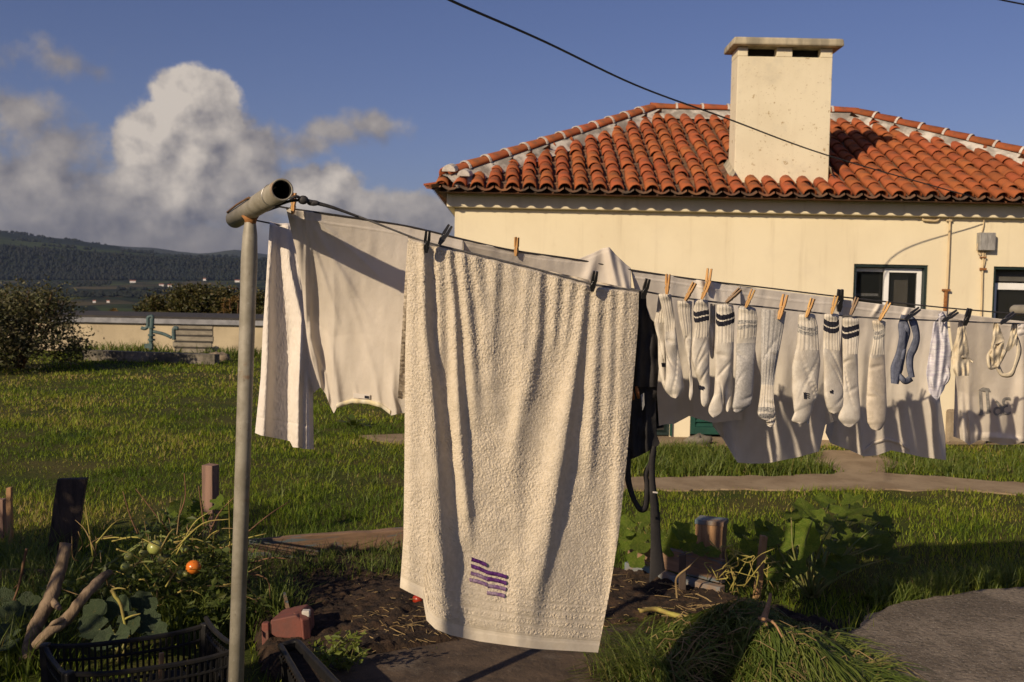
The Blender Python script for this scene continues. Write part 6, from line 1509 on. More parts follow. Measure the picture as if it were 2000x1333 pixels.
def place(name, me, p, nrm, fwd, size, parent):
    n = np.array(nrm, float); n /= np.linalg.norm(n); fw = np.array(fwd, float); fw -= n * (fw @ n); fw /= np.linalg.norm(fw); s = np.cross(n, fw)
    q = np.array(p) - ORG[parent.name]
    o = bpy.data.objects.new(name, me); COL.objects.link(o); o.parent = parent
    o.matrix_local = Matrix(((fw[0] * size, s[0] * size, n[0] * size, q[0]), (fw[1] * size, s[1] * size, n[1] * size, q[1]), (fw[2] * size, s[2] * size, n[2] * size, q[2]), (0, 0, 0, 1)))
    return o
PLM = []
for sd in range(4):
    m_ = leaf_fan(lobes=5, jag=.16 + .04 * sd, seed=sd).mesh('leaf', None, True); m_.materials.append(LEAFP); PLM.append(m_)
CBM = []
for sd in range(3):
    m_ = leaf_fan(lobes=9, jag=.08, cup=.5, seed=10 + sd).mesh('leaf', None, True); m_.materials.append(LEAFC); CBM.append(m_)
def vine_plant(name, label, root, leaves, meshes, stalk_m, cat, stalk_r=.006):
    t = thing(name, label, cat, tuple(root)); mb = MB(); r = np.random.default_rng(int(abs(root[0]) * 100))
    for i, (px, py, Y, size, nrm, fwd) in enumerate(leaves):
        p = at(float(px), float(py), Y); place('leaf', meshes[i % len(meshes)], p, nrm, fwd, size, t)
        mid = (np.array(root) + p) / 2 + np.array([r.normal() * .03, r.normal() * .03, .03]); mid[2] = max(mid[2], .03)
        mb.tube(smooth_path([np.array(root) + np.array([r.normal() * .02, r.normal() * .02, 0]), mid, p], 10), np.linspace(stalk_r, stalk_r * .6, 10), 6)
    mb.build('stalk', stalk_m, t, True); return t
def pumpkins():
    r = np.random.default_rng(71)
    L = [(1560, 1065, 5.15, .27, (-.5, -.62, .35), (.4, 0, .8)), (1520, 1052, 5.25, .18, (-.2, -.4, .8), (-.4, 0, .4)), (1490, 1040, 5.35, .17, (.5, -.5, .5), (-.7, 0, .2)), (1655, 1010, 6.0, .22, (-.2, -.3, .9), (.6, .2, .1)), (1620, 985, 6.3, .22, (.1, -.35, .9), (-.8, 0, .1)), (1580, 1000, 6.1, .24, (.2, -.4, .8), (-.9, 0, 0)), (1690, 1070, 5.4, .26, (-.1, -.35, .9), (.9, .2, .05)), (1640, 1055, 5.4, .2, (-.4, -.3, .8), (.6, -.3, .2)),
         (1590, 1040, 5.6, .24, (.1, -.2, .95), (-.5, .4, .1)), (1700, 1040, 5.7, .22, (.3, -.2, .9), (.8, .1, 0)), (1640, 1100, 5.05, .2, (0, -.3, .9), (.6, -.5, 0)), (1550, 1110, 4.95, .16, (-.4, -.4, .7), (.2, -.5, .2)), (1600, 1120, 4.9, .15, (.2, -.3, .9), (.8, -.2, 0)), (1520, 1120, 4.85, .13, (-.5, -.3, .7), (-.6, -.2, .1)), (1740, 1090, 5.25, .2, (.1, -.2, .95), (.9, -.1, 0)),
         (1660, 985, 6.4, .2, (-.3, -.4, .8), (.7, .2, .2)), (1600, 1020, 5.9, .2, (-.1, -.5, .7), (-.3, 0, .5)), (1560, 1025, 5.7, .18, (.3, -.4, .8), (-.7, .1, .2)), (1680, 1000, 6.2, .2, (.2, -.3, .9), (.8, .3, .1)), (1450, 1045, 5.4, .14, (.3, -.5, .6), (-.3, 0, .6)), (1465, 1075, 5.2, .13, (.1, -.6, .6), (-.2, 0, .7))]
    L = [(a, b, c, d * .84, e, f) for a, b, c, d, e, f in L] + [(r.uniform(1500, 1730), r.uniform(1000, 1120), r.uniform(5.0, 5.9), r.uniform(.09, .16), (r.normal() * .4, -.35, .8), (r.normal(), r.normal() * .3, r.normal() * .3)) for _ in range(16)]
    vine_plant('pumpkin_plant', 'sprawling pumpkin plant with big round leaves behind the turf heap', gz(1585, 1165), L, PLM, STEMG, 'plant')
    L = [(1225, 1032, 5.4, .14, (.1, -.6, .6), (-.5, 0, .2)), (1252, 1020, 5.45, .12, (-.4, -.5, .6), (.4, 0, .5)), (1302, 1050, 5.3, .17, (.1, -.85, .25), (.1, 0, -.9)), (1325, 1035, 5.3, .15, (.3, -.5, .6), (.5, 0, -.5)), (1260, 1060, 5.35, .13, (-.3, -.6, .5), (-.6, 0, -.2)), (1245, 1090, 5.25, .11, (-.1, -.7, .5), (-.3, 0, -.6)), (1340, 1060, 5.25, .13, (.2, -.7, .4), (.6, 0, -.4)), (1362, 1075, 5.1, .11, (.0, -.4, .8), (.6, 0, -.1)), (1385, 1080, 5.1, .1, (.2, -.4, .8), (.5, 0, .2)), (1236, 1060, 5.4, .13, (-.3, -.5, .6), (-.5, 0, .3))]
    vine_plant('squash_plant', 'small squash plant with drooping leaves behind the black tie', gz(1285, 1125), L, PLM, STEMY, 'plant', .005)
    # yellow tendrils about the splintered stake
    mb = MB()
    for k in range(16):
        x, y = r.uniform(1400, 1520), r.uniform(1080, 1140); P = [at(x + r.normal() * 6, y + 40 + r.normal() * 8, 4.9)]
        for q in range(5): x += r.normal() * 16; y += r.normal() * 14 - 2; P.append(at(x, y, 4.9 + r.normal() * .05))
        mb.tube(smooth_path(np.array(P), 18), r.uniform(.0018, .004), 5)
    tag(mb.build('tendrils', STEMY, None, True), 'tangle of yellow tendrils wound about the splintered stake', 'plant')
    # cabbage
    C_ = [(195, 1205, 4.0, .17, (-.3, -.7, .5), (-.6, 0, .3)), (232, 1200, 4.05, .17, (-.1, -.8, .4), (.1, 0, .8)), (270, 1190, 4.1, .17, (.2, -.7, .5), (.7, 0, .4)), (278, 1215, 4.05, .16, (.3, -.6, .6), (.8, 0, -.1)), (195, 1230, 3.95, .17, (-.2, -.5, .8), (-.9, 0, -.1)), (225, 1240, 3.9, .17, (.0, -.6, .7), (.1, -.4, -.4)), (178, 1215, 4.05, .13, (-.5, -.5, .6), (-.8, 0, .2)), (300, 1235, 3.98, .12, (.2, -.4, .8), (.9, 0, 0)), (210, 1255, 3.85, .13, (-.1, -.5, .8), (-.4, -.3, -.3)), (245, 1222, 4.0, .14, (.1, -.8, .5), (.3, 0, .2))]
    C_ = [(a, b, c, d * .74, e, f) for a, b, c, d, e, f in C_]; vine_plant('cabbage', 'grey-green cabbage plant with broad leaves behind the black crate', gz(232, 1290), C_, CBM, STEMG, 'plant', .007)
    D_ = [(30, 1210, 4.2, .2, (-.1, -.5, .7), (-.6, 0, .2)), (60, 1240, 4.1, .18, (.1, -.6, .6), (.6, 0, -.1)), (20, 1250, 4.0, .2, (0, -.5, .8), (-.4, -.2, 0)), (5, 1190, 4.3, .2, (.2, -.5, .6), (-.3, 0, .5)), (48, 1190, 4.3, .16, (.2, -.6, .5), (.4, 0, .5))]
    D_ = [(a, b, c, d * .74, e, f) for a, b, c, d, e, f in D_]; vine_plant('cabbage', 'shaded cabbage in the dark lower left corner', gz(30, 1300), D_, CBM, STEMG, 'plant', .007)
pumpkins()
def leaf_quads(P, size, seed, up=.3, nrm=None):
    """folded leaf-shaped rhombs at P: (V, F)"""
    r = np.random.default_rng(seed); n = len(P)
    d = r.normal(size=(n, 3)); d[:, 2] = d[:, 2] * .6 + up; d /= np.linalg.norm(d, axis=1)[:, None]
    o = r.normal(size=(n, 3)); s = np.cross(d, o); s /= np.linalg.norm(s, axis=1)[:, None]; nn = np.cross(s, d)
    L = (size * r.uniform(.6, 1.4, n))[:, None]; W = L * r.uniform(.35, .55, n)[:, None]
    V = np.stack([P, P + d * L * .5 - s * W / 2 + nn * W * .15, P + d * L, P + d * L * .5 + s * W / 2 + nn * W * .15], 1).reshape(-1, 3)
    f = (np.array([(0, 1, 2), (0, 2, 3)])[None] + (np.arange(n) * 4)[:, None, None]).reshape(-1, 3)
    return V, f
def shrub(name, label, base, rad, h, n, size, m_, seed, stems=7, group=None, stem_m=TWIG, spikes=0, cat='shrub'):
    r = np.random.default_rng(seed); base = np.array(base)
    t = thing(name, label, cat, tuple(base), group); mb = MB(); tips = []
    for k in range(stems):
        a = r.uniform(0, 2 * math.pi); q = r.uniform(.2, .85) * rad; e = base + np.array([math.cos(a) * q, math.sin(a) * q * .8, h * r.uniform(.55, 1.0)])
        m2 = (base + e) / 2 + np.array([math.cos(a) * q * .15, math.sin(a) * q * .15, h * .08]); mb.tube(smooth_path([base + r.normal(size=3) * .02 * rad * np.array([1, 1, 0]), m2, e], 8), np.linspace(.018 * h, .005 * h, 8), 5); tips.append((m2, e))
    mb.build('stem', stem_m, t, True)
    nc = max(10, n // 90); C_ = []
    for k in range(nc):
        a = r.uniform(0, 2 * math.pi); q = math.sqrt(r.random()) * rad; zz = r.uniform(.12, .95)
        lim = math.sqrt(max(0, 1 - ((zz - .42) / .62) ** 2)); C_.append(base + np.array([math.cos(a) * q * lim, math.sin(a) * q * lim, zz * h]))
    C_ = np.array(C_); idx = r.integers(0, nc, n); P = C_[idx] + r.normal(size=(n, 3)) * rad * .13 * np.array([1, 1, .9]); P[:, 2] = np.maximum(P[:, 2], base[2] + .01)
    for k in range(spikes):
        a = r.uniform(-rad, rad); top = base + np.array([a, r.uniform(-.3, .3) * rad, h * r.uniform(1.0, 1.22) * math.sqrt(max(.3, 1 - (a / rad) ** 2 * .6))]); q = r.random((40, 1))
        P = np.vstack([P, top - np.array([0, 0, .34 * h]) * q + r.normal(size=(40, 3)) * .03 * rad])
    V, f = leaf_quads(P, size, seed + 1)
    np_mesh('crown', V, f, m_, t, False, 'stuff'); return t
def shrubs():
    g = 'overgrown hedge beyond the low wall'
    shrub('bush', 'big dark rounded bush with twiggy top at the left edge', gz(40, 722), 1.05, 1.42, 12000, .07, LEAFB, 81, 16, spikes=9, cat='bush')
    shrub('bush', 'low part of the dark bush sticking out at the left border', gz(-70, 728), .9, 1.25, 5000, .075, LEAFB, 82, 10, cat='bush')
    r = np.random.default_rng(9)
    for i, (px, top, wd, lab) in enumerate([(325, 575, 1.2, 'lowest green-brown hedge shrub at the left end of the hedge'), (368, 562, 1.3, 'second hedge shrub, browning in the middle'), (412, 563, 1.4, 'leafy dark hedge shrub right above the concrete steps'), (455, 568, 1.3, 'hedge shrub seen just left of the steel pole'), (505, 575, 1.2, 'hedge shrub showing between the steel pole and white towel')]):
        b = at(float(px), 620., 33.); b[2] = .0; h = at(float(px), float(top), 33.)[2]
        shrub('hedge_shrub', lab, b, wd * .75, h * 1.0, 4200, .12, LEAFH, 90 + i, 8, g)
    for i, (px, top, lab) in enumerate([(437, 582, 'left golden conical shrub before the hedge'), (447, 582, 'middle golden conical shrub before the hedge'), (462, 576, 'tallest golden conical shrub, touching the steel pole')]):
        b = at(float(px), 620., 29.); b[2] = 0; h = at(float(px), float(top), 29.)[2]; 
        shrub('golden_conifer', lab, b, .14, h, 800, .07, GOLD, 100 + i, 2, 'golden shrubs before the hedge')
    b = at(222., 612., 60.); b[2] = terrain_z(np.array([math.atan2(b[0], b[1])]), np.array([60.]))[0]; hh = at(222., 600., 60.)[2] - b[2]
    shrub('golden_conifer', 'lone tan shrub in the field left of the hedge', b, .45, hh, 700, .2, GOLD, 110, 3)
    # the shrubs that shade the vegetable bed stand left of the camera
    for i, (e, f0, h, rd, n, lab) in enumerate([(-5.6, -.3, 2.05, .60, 5200, 'dense garden shrub outside the left edge, farthest from the camera'), (-4.95, -.35, 1.98, .50, 3000, 'dense garden shrub outside the left edge, second from the camera side'), (-4.05, -.45, 1.75, .48, 700, 'thin see-through garden shrub outside the left edge'), (-3.25, -.65, 1.5, .34, 2300, 'smallest garden shrub outside the left edge, nearest the camera')]):
        shrub('garden_shrub', lab, (e * .788 + f0 * .616, -e * .616 + f0 * .788, 0), rd, h, n, .085, LEAFB, 140 + i, 9, 'shrubs left of the picture')
shrubs()
def tomato():
    r = np.random.default_rng(121); Y = 4.50
    t = thing('tomato_plant', 'straggly tomato plant bearing green and orange tomatoes left of the pole', 'plant', tuple(gz(300, 1235)))
    def w_(pts, n=22): return smooth_path(np.array([at(px, py, Y + dy) for px, py, dy in pts]), n)
    mb = MB()
    for pts, rd in [([(150, 1135, -.1), (200, 1110, -.05), (240, 1085, 0), (285, 1055, .05), (320, 1048, .05), (345, 1062, 0), (395, 1078, 0), (450, 1052, .05)], .007), ([(185, 1158, -.1), (215, 1135, -.05), (245, 1110, 0), (280, 1098, 0), (305, 1098, 0)], .008), ([(312, 1240, .05), (308, 1180, .05), (312, 1110, .05), (315, 1040, .05), (308, 1000, .05)], .006), ([(250, 1080, 0), (290, 1055, 0), (302, 1060, 0)], .004), ([(345, 1062, 0), (362, 1075, 0), (376, 1096, 0)], .004), ([(420, 1080, 0), (400, 1100, .05), (390, 1150, .1), (380, 1200, .1)], .005), ([(440, 1090, 0), (462, 1110, 0), (470, 1150, 0)], .003), ([(300, 1130, 0), (340, 1115, 0), (360, 1118, 0)], .003)]:
        q = w_(pts); mb.tube(q, np.linspace(rd, rd * .55, len(q)), 7)
    mb.build('stem', STEMG, t, True)
    mb = MB()
    for pts in ([(400, 1035, 0), (392, 980, 0), (388, 950, 0)], [(330, 1040, .1), (300, 1000, .1), (265, 955, .1)], [(350, 1010, .1), (362, 970, .1), (360, 925, .1)], [(270, 1045, .1), (255, 1010, .1), (240, 960, .1)], [(410, 1040, .1), (430, 1000, .1), (470, 960, .1)], [(490, 1100, .1), (530, 1090, .1), (560, 1092, .1)], [(440, 1130, 0), (470, 1120, 0), (520, 1130, 0), (528, 1170, 0)], [(460, 1060, .1), (520, 1010, .2), (565, 980, .3)]):
        q = w_(pts, 10); mb = MB(); mb.tube(q, np.linspace(.0045, .002, 10), 5); mb.build('dry_stalk', TWIG, t, True)
    for (px, py, rp, dy, k) in [(303, 1070, 15, -.05, 0), (252, 1088, 9, 0, 0), (280, 1081, 8.5, 0, 0), (245, 1108, 9, -.02, 0), (317, 1094, 9, 0, 0), (360, 1074, 7.5, 0, 0), (378, 1108, 14.5, -.03, 1), (352, 1120, 6.5, 0, 0), (363, 1121, 6.5, -.02, 0)]:
        c = at(float(px), float(py), Y + dy - .12); rr = rp / F * Y; mb = MB(); mb.sphere(c, rr, 18, 12, (1, 1, .93)); o = mb.build('tomato', TOMO if k else TOMG, t, True)
        if k: o['label'] = 'ripe orange tomato'
        mb = MB(); tp = c + np.array([0, 0, rr * .92])
        for j in range(5):
            a = j * 1.256; d = np.array([math.cos(a), math.sin(a), -.25]) * rr * .7; s_ = np.array([-math.sin(a), math.cos(a), 0]) * rr * .14; mb.add([tp, tp + d * .5 - s_, tp + d, tp + d * .5 + s_], [(0, 1, 2, 3)])
        mb.tube([tp, tp + np.array([0, 0, rr * .7])], rr * .1, 5); mb.build('calyx', STEMG, o)
    mb = MB()
    for k in range(46):
        x, y = r.uniform(150, 470), r.uniform(1040, 1200); L = r.uniform(30, 95); a = r.normal(-.9, .9); b0 = at(x, y, Y + r.normal() * .15); e = at(x + L * math.cos(a), y + L * math.sin(a), Y + r.normal() * .15); b0[2] = max(b0[2], .02); e[2] = max(e[2], .03)
        mb.tube(smooth_path([b0, (b0 + e) / 2 + r.normal(size=3) * .025, e], 7), np.linspace(.0032, .0014, 7), 4)
    mb.build('stalk_tangle', STRAW, t, True, kind='stuff')
    mb = MB()
    for k in range(30):
        x, y = r.uniform(180, 470), r.uniform(1050, 1160); L = r.uniform(40, 120); a = r.normal(-.35, .7); b0 = at(x, y, Y - .05 + r.normal() * .12); e = at(x + L * math.cos(a), y + L * math.sin(a), Y - .05 + r.normal() * .12); b0[2] = max(b0[2], .03); e[2] = max(e[2], .04)
        mb.tube(smooth_path([b0, (b0 + e) / 2 + np.array([0, 0, r.uniform(.0, .05)]), e], 9), np.linspace(.0042, .0018, 9), 5)
    mb.build('green_stalk_tangle', STEMY, t, True, kind='stuff')
    # leaves: compound, in loose sprays along the stems
    P = []
    for (px, py, n, sp) in [(200, 1110, 40, 16), (340, 1045, 80, 26), (395, 1065, 120, 26), (420, 1100, 130, 26), (330, 1140, 120, 30), (390, 1150, 150, 30), (440, 1150, 120, 30), (280, 1130, 80, 26), (350, 1190, 120, 34), (270, 1060, 50, 22), (120, 1155, 60, 14), (420, 1200, 120, 30), (300, 1020, 40, 20), (180, 1150, 90, 24), (240, 1140, 110, 26), (460, 1190, 100, 26), (400, 1220, 90, 26), (100, 1180, 60, 20)]:
        q = np.c_[r.normal(px, sp, n), r.normal(py, sp * .8, n)]; P.append(at(q[:, 0], q[:, 1], r.normal(Y + .05, .14, n)))
    P = np.vstack(P); P[:, 2] = np.maximum(P[:, 2], .02); V, f = leaf_quads(P, .042, 5, -.1); np_mesh('leaves', V, f, LEAFT, t, False, 'stuff')
    # broad dark leaves on the pink post
    t2 = thing('bindweed', 'dark broad-leaved climber around the faded pink post', 'plant', tuple(gz(395, 1090)))
    mb = MB(); R_ = gz(400, 1090)
    for i, (px, py, s_) in enumerate([(345, 1000, .10), (362, 990, .1), (378, 985, .09), (395, 992, .09), (420, 985, .1), (370, 1012, .12), (335, 1012, .08), (405, 1015, .09), (430, 1000, .08)]):
        p = at(float(px), float(py), 4.9 + r.normal() * .06); place('leaf', PLM[i % 4], p, (r.normal() * .4, -.5, .6), (r.normal(), 0, r.normal() * .4 + .1), s_, t2); mb.tube(smooth_path([R_, (R_ + p) / 2 + np.array([.02, 0, .02]), p], 8), .003, 5)
    mb.build('stalk', STEMG, t2, True)
    o = MB(); c = gz(816, 1200) + np.array([0, 0, .075]); o.sphere(c, .028, 16, 10, (1, 1, .9)); q = o.build('tomato', TOMR, None, True); tag(q, 'fallen red tomato half hidden on the soil beside the towel', 'tomato')
tomato()
def weeds():
    r = np.random.default_rng(131)
    t = thing('weed', 'bright yellow-green leafy weed growing beside the black planter', 'plant', tuple(gz(655, 1345)))
    mb = MB(); P = []
    for k in range(26):
        px, py = r.uniform(600, 720), r.uniform(1235, 1320); e = at(px, py, r.uniform(3.75, 4.1)); b = at(655 + r.normal() * 22, 1345., 3.95); b[2] = max(b[2], .02)
        q = smooth_path([b, (b + e) / 2 + r.normal(size=3) * .02, e], 10); mb.tube(q, np.linspace(.003, .0012, 10), 5); i = r.integers(2, 10, 22); P.append(q[i] + r.normal(size=(22, 3)) * .014)
    mb.build('stem', STEMG, t, True); P = np.vstack(P); P[:, 2] = np.maximum(P[:, 2], .02); V, f = leaf_quads(P, .03, 9, .15); np_mesh('leaves', V, f, LEAFW, t, False, 'stuff')
    # leaf rosettes (dock, dandelion) in the rough strips
    k = 0
    for (px, py, n, s_, lab) in [(1270, 905, 9, .17, 'dock weed in the grass strip just right of the black ties'), (1400, 895, 10, .18, 'dock weed in the strip before the green shutter'), (1470, 915, 9, .17, 'coarse dock weed under the sagging white shirt'), (1500, 925, 8, .15, 'flat dock weed on the edge of the path'), (1850, 925, 9, .13, 'small rosette weed in the grass right of the stepping area'), (1830, 1160, 9, .12, 'dandelion rosette on the edge of the concrete'), (1700, 1180, 8, .12, 'rosette weed in shade at the corner of the concrete'), (690, 835, 8, .2, 'weed clump under the T-shirt collar'), (1900, 1150, 8, .10, 'smaller dandelion rosette farther right along the concrete')]:
        b = gz(px, py); V = []; f = []
        for j in range(n * 2):
            a = r.uniform(0, 2 * math.pi); el = r.uniform(.25, 1.1); L = s_ * r.uniform(.6, 1.2); d = np.array([math.cos(a) * math.cos(el), math.sin(a) * math.cos(el), math.sin(el)]); s2 = np.array([-math.sin(a), math.cos(a), 0]) * L * .13; dr = np.array([0, 0, -L * .22])
            o = len(V); V += [b - s2 * .2, b + s2 * .2, b + d * L * .5 - s2 * 1.2, b + d * L * .5 + s2 * 1.2, b + d * L * .85 - s2 + dr * .6, b + d * L * .85 + s2 + dr * .6, b + d * L * 1.05 + dr]
            f += [(o, o + 1, o + 3, o + 2), (o + 2, o + 3, o + 5, o + 4), (o + 4, o + 5, o + 6)]
        m2 = MB(); m2.add(V, f); o = m2.build('weed', LEAFT if k % 2 else LEAFW, None, True); tag(o, lab, 'weed', 'leafy weeds in the grass'); k += 1
weeds()

# ------------------------------------------------------------------ crate, planter, red box
def crate():
    z = .27; q = [G(88., 1273., z), G(402., 1232., z), G(458., 1282., z), G(133., 1329., z)]     # rim: back-left, back-right, front-right, front-left
    c0 = (q[0] + q[1] + q[2] + q[3]) / 4
    t = thing('crate', 'black slatted plastic crate on the ground left of the pole', 'crate', (c0[0], c0[1], 0))
    dips = lambda u: .022 * (np.abs(u - .5) * 2) ** 3
    for i in range(4):
        a, b = q[i].copy(), q[(i + 1) % 4].copy(); d = b - a; L = np.linalg.norm(d); n = int(L / .020); mb = MB()
        inn = c0 - (a + b) / 2; inn[2] = 0; inn /= np.linalg.norm(inn)
        U = np.linspace(0, 1, 24); rim = np.array([a + d * u + np.array([0, 0, dips(u) + (.028 if i in (1,) else 0)]) for u in U])
        mb.tube(rim, .0095, 6); mb.tube(rim - np.array([0, 0, .05]) + inn * .004, .006, 6); mb.tube(rim - np.array([0, 0, .14]) + inn * .010, .006, 6); mb.tube(rim - np.array([0, 0, .25]) + inn * .018, .008, 6)
        for k in range(n + 1):
            u = k / n; p = a + d * u + np.array([0, 0, dips(u)]); mb.bar(p - np.array([0, 0, .004]), p - np.array([0, 0, .25]) + inn * .018, .0075, .006, inn)
        mb.build('side', BLKP, t)
    for i in range(4):
        mb = MB(); p = q[i] + np.array([0, 0, .03]); mb.bar(p, p - np.array([0, 0, .285]) + (c0 - p) * .05 * np.array([1, 1, 0]), .034, .034); mb.build('corner_post', BLKP, t, bevel=.006)
    mb = MB(); mb.prism([tuple((p + (c0 - p) * .06)[:2]) for p in q], .008, .016); mb.build('bottom', BLKP, t)
    # odds and ends inside the crate
    r = np.random.default_rng(141)
    for i, (u, v, s_, lab) in enumerate([(.35, .5, .10, 'crumpled black plastic pot lying left in the crate'), (.68, .45, .09, 'upright black plastic pot in the middle of the crate')]):
        p = q[0] * (1 - u) * (1 - v) + q[1] * u * (1 - v) + q[2] * u * v + q[3] * (1 - u) * v; p[2] = .017; mb = MB()
        ang = np.linspace(0, 2 * math.pi, 18, endpoint=False); vv = []
        for rr, zz in ((s_ * .5, 0), (s_ * .75, .13), (s_ * .80, .13), (s_ * .82, .145), (s_ * .72, .145), (s_ * .48, .004)): vv += [p + np.array([math.cos(a) * rr, math.sin(a) * rr, zz]) for a in ang]
        mb.add(vv, [tuple(x) for x in grid_faces(6, 18, True)] + [tuple(range(17, -1, -1)), tuple(90 + j for j in range(18))]); o = mb.build('plant_pot', BLKP, None, True); tag(o, lab, 'plant pot')
    p = q[0] * .25 + q[1] * .35 + q[2] * .25 + q[3] * .15; mb = MB(); p[2] = .02; mb.bar(p + (.02, 0, 0), p + np.array([.03, -.01, .24]), .016, .008); o = mb.build('wooden_label', WOODL, None); tag(o, 'little wooden plant label standing in the crate', 'plant label')
crate()
def planter():
    A_, B_, C_, D_ = G(548., 1262., .20), G(580., 1252., .20), G(668., 1345., .20), G(612., 1372., .20)
    q = [A_, B_, C_, D_]; c0 = sum(q) / 4
    t = thing('planter_box', 'dark plastic trough of soil running towards the viewer right of the pole', 'planter', (c0[0], c0[1], 0))
    mb = MB()
    for i in range(4):
        a, b = q[i], q[(i + 1) % 4]; inn = c0 - (a + b) / 2; inn[2] = 0; inn /= np.linalg.norm(inn)
        mb.add([a, b, b + inn * .012, a + inn * .012, a * [1, 1, 0] + inn * .03, b * [1, 1, 0] + inn * .03, b * [1, 1, 0] + inn * .04, a * [1, 1, 0] + inn * .04], [(0, 1, 2, 3), (0, 4, 5, 1), (2, 6, 7, 3), (0, 3, 7, 4), (1, 5, 6, 2), (4, 7, 6, 5)])
        L = np.linalg.norm(b - a); n = max(2, int(L / .03))
        for k in range(n): p = a + (b - a) * (k + .5) / n; mb.bar(p - np.array([0, 0, .03]) - inn * .003, p * [1, 1, 0] + np.array([0, 0, .01]) + inn * .026, .010, .010, inn)
    mb.build('trough', BLKP, t)
    mb = MB(); rim = np.array(q + [q[0]]); mb.tube(poly_at(rim, np.linspace(0, 1, 40)), .012, 8); mb.build('rim', BLKP, t, True)
    mb = MB(); mb.prism([tuple((p + (c0 - p) * .08)[:2]) for p in q], .10, .175); mb.build('potting_soil', SOIL, t)
planter()
def red_box():
    a = gz(525, 1302); 
    t = thing('red_plastic_box', 'broken faded red plastic box on legs right of the pole', 'box', tuple(a))
    Y = 4.25
    P = lambda px, py, dy=0.0: at(float(px), float(py), Y + dy)
    mb = MB(); mb.extrude([P(528, 1212), P(578, 1202), P(590, 1214), P(592, 1250), P(540, 1246), P(527, 1238)], (0.02, .16, 0.0)); mb.build('front_panel', REDP, t, bevel=.006)
    mb = MB(); mb.extrude([P(572, 1196, .03), P(590, 1212, -.005), P(593, 1252, -.005), P(578, 1250, .03)], (.028, .03, 0)); mb.build('side_panel', REDP, t, bevel=.005)
    mb = MB(); mb.bar(P(519, 1216), P(521, 1304), .03, .03); mb.build('leg', REDP, t, bevel=.004)
    mb = MB(); mb.bar(P(601, 1204, .05), P(600, 1250, .05), .035, .03); o = mb.build('leg', REDP, t, bevel=.004)
    mb = MB(); mb.box(P(598, 1198, .05), (.034, .032, .028)); mb.build('leg_cap', MORTW, o, bevel=.004)
    mb = MB(); mb.bar(P(556, 1166, .3), P(566, 1206, .16), .05, .012, (1, 0, 0)); mb.build('flap', WOODB, t)
    mb = MB(); mb.extrude([P(496, 1170, .35), P(514, 1166, .35), P(516, 1206, .35), P(497, 1208, .35)], (.0, .03, 0)); o = mb.build('brick', PINKP, None, bevel=.004); tag(o, 'reddish brick standing upright behind the broken red box', 'brick')
red_box()

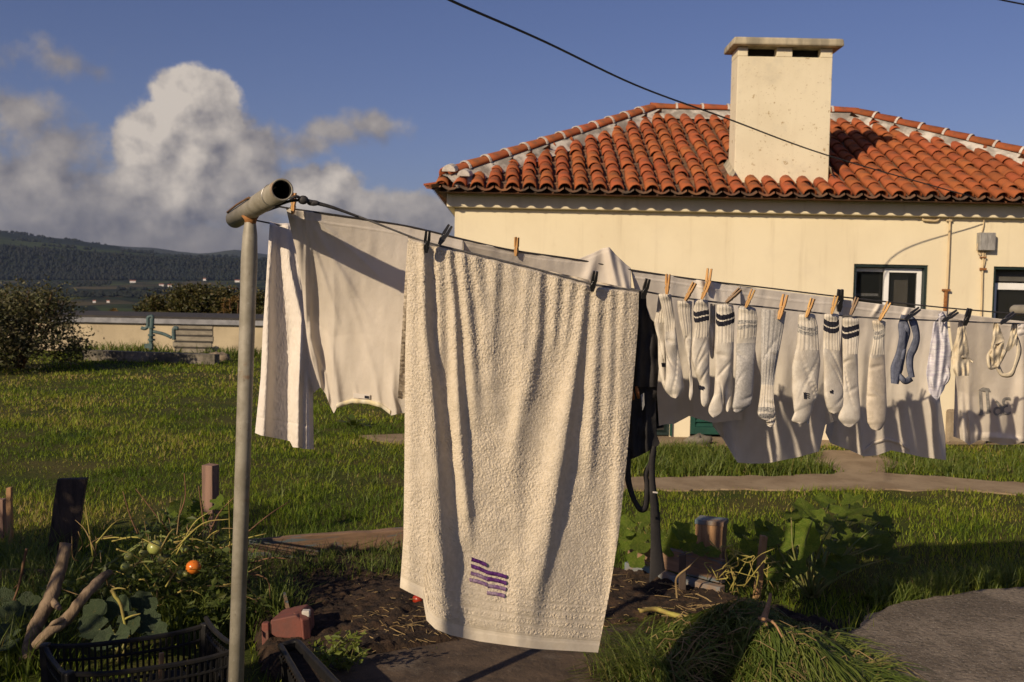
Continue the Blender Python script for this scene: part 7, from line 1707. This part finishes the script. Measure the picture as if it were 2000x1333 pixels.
# ------------------------------------------------------------------ low wall with tank roof, pipe, steps, kerb
def far_wall():
    Yw = 22.6; x0, x1 = at(-120., 640., Yw)[0], -.9
    t = thing('low_wall', 'low cream wall with dark flat roof slab at the back of the lawn', 'wall', ((x0 + x1) / 2, Yw, 0))
    top = at(300., 632., Yw)[2]
    mb = MB(); mb.box(((x0 + x1) / 2, Yw + .15, top / 2 - .1), (x1 - x0, .3, top + .2)); mb.build('wall_face', OLDPL, t)
    mb = MB(); mb.box(((x0 + x1) / 2, Yw + .22, top + .055), (x1 - x0 + .1, .62, .11)); mb.build('slab_edge', SLABE, t)
    mb = MB(); mb.box(((x0 + x1) / 2, Yw + 1.6, top + .135), (x1 - x0 + .1, 3.3, .05)); mb.build('roof_slab', SLAB, t)
    # concrete steps in front of the wall
    r = np.random.default_rng(3); c = gz(385, 689); s = thing('steps', 'flight of five pale concrete steps up to the low wall', 'steps', tuple(c))
    xl, xr = at(348., 660., c[1])[0], at(424., 660., c[1])[0]; h = at(385., 628., c[1] + .9)[2] / 5
    for k in range(5):
        mb = MB(); y0 = c[1] + .18 * k; mb.box(((xl + xr) / 2 + r.normal() * .01, (y0 + Yw - .02) / 2, h * (k + .5)), (xr - xl, Yw - .02 - y0, h - .014)); mb.build('step', CONCL, s, bevel=.012)
        mb = MB(); mb.box(((xl + xr) / 2, (y0 + .05 + Yw - .03) / 2, h * (k + 1) - .01), (xr - xl - .04, Yw - .08 - y0, .03)); mb.build('joint', SLAB, s)
    # teal standpipe
    Yp = 21.3; t2 = thing('standpipe', 'teal painted iron water pipe with valve standing before the low wall', 'pipe', tuple(at(292., 682., Yp) * [1, 1, 0]))
    P = lambda pts: np.array([at(px, py, Yp) for px, py in smooth_path(pts, 30)])
    mb = MB(); mb.tube(P([(295, 684), (295, 660), (296, 640), (297, 622)]), .045, 10); mb.tube(P([(297, 640), (298, 620), (293, 619), (289, 622), (289, 636), (284, 642), (276, 641)]), .038, 10)
    mb.build('riser', TEALP, t2, True)
    mb = MB(); mb.tube(P([(300, 648), (320, 653), (335, 660)]), .035, 10); mb.tube(P([(340, 664), (340, 643), (348, 642)]), .045, 10); mb.build('branch_pipe', TEALP, t2, True)
    mb = MB()
    for py in (640, 655, 664): c_ = at(296., float(py), Yp); mb = MB(); mb.tube([c_ - np.array([0, 0, .02]), c_ + np.array([0, 0, .02])], .075, 14); mb.build('flange', TEALP, t2)
    mb = MB(); c_ = at(291., 676., Yp); mb.box(c_, (.16, .1, .09)); mb.build('foot', TEALP, t2)
    # kerb
    hplank('kerb', 'broken mossy concrete kerb across the back of the lawn', gz(168, 703), gz(424, 712), .20, .22, KERB, cat='kerb')
    for px, py, s_, lab in ((428, 706, .17, 'rounded stone at the right end of the kerb'), ):
        mb = MB(); p = gz(px, py) + np.array([0, 0, .05]); mb.sphere(p, s_, 10, 7, (1.4, 1, .8)); v = mb.v[0]; v += np.random.default_rng(2).normal(size=v.shape) * .02; o = mb.build('rock', STONE, None, True); tag(o, lab, 'rock')
    p = gz(1365, 868) + np.array([0, 0, .04]); mb = MB(); mb.sphere(p, .10, 10, 7, (1.5, .8, .6)); v = mb.v[0]; v += np.random.default_rng(4).normal(size=v.shape) * .012; o = mb.build('rock', KERB, None, True); tag(o, 'dark stone lying at the foot of the green shutter', 'rock')
far_wall()

def air():
    X, Y, Z0, Z1 = 9200, 9200, -520, 620
    mb = MB(); mb.box((0, 0, (Z0 + Z1) / 2), (2 * X, 2 * Y, Z1 - Z0))
    ma = bpy.data.materials.new('haze'); ma.use_nodes = True; t = NT(ma.node_tree); t.n.clear(); out = t.n.new('ShaderNodeOutputMaterial')
    v = t.n.new('ShaderNodeVolumePrincipled'); v.inputs['Color'].default_value = (.55, .70, 1.0, 1); v.inputs['Density'].default_value = 3.0e-5; v.inputs['Anisotropy'].default_value = .2
    t.l.new(v.outputs[0], out.inputs['Volume']); ma.cycles.homogeneous_volume = True if hasattr(ma.cycles, 'homogeneous_volume') else None
    o = mb.build('haze', ma, None); o['kind'] = 'stuff'; o['label'] = 'thin blue haze over the valley and the hills'; o['category'] = 'haze'
air()
print('objects', len(C.objects), 'tris', sum(len(o.data.loops) - 2 * len(o.data.polygons) for o in C.objects if o.type == 'MESH'))
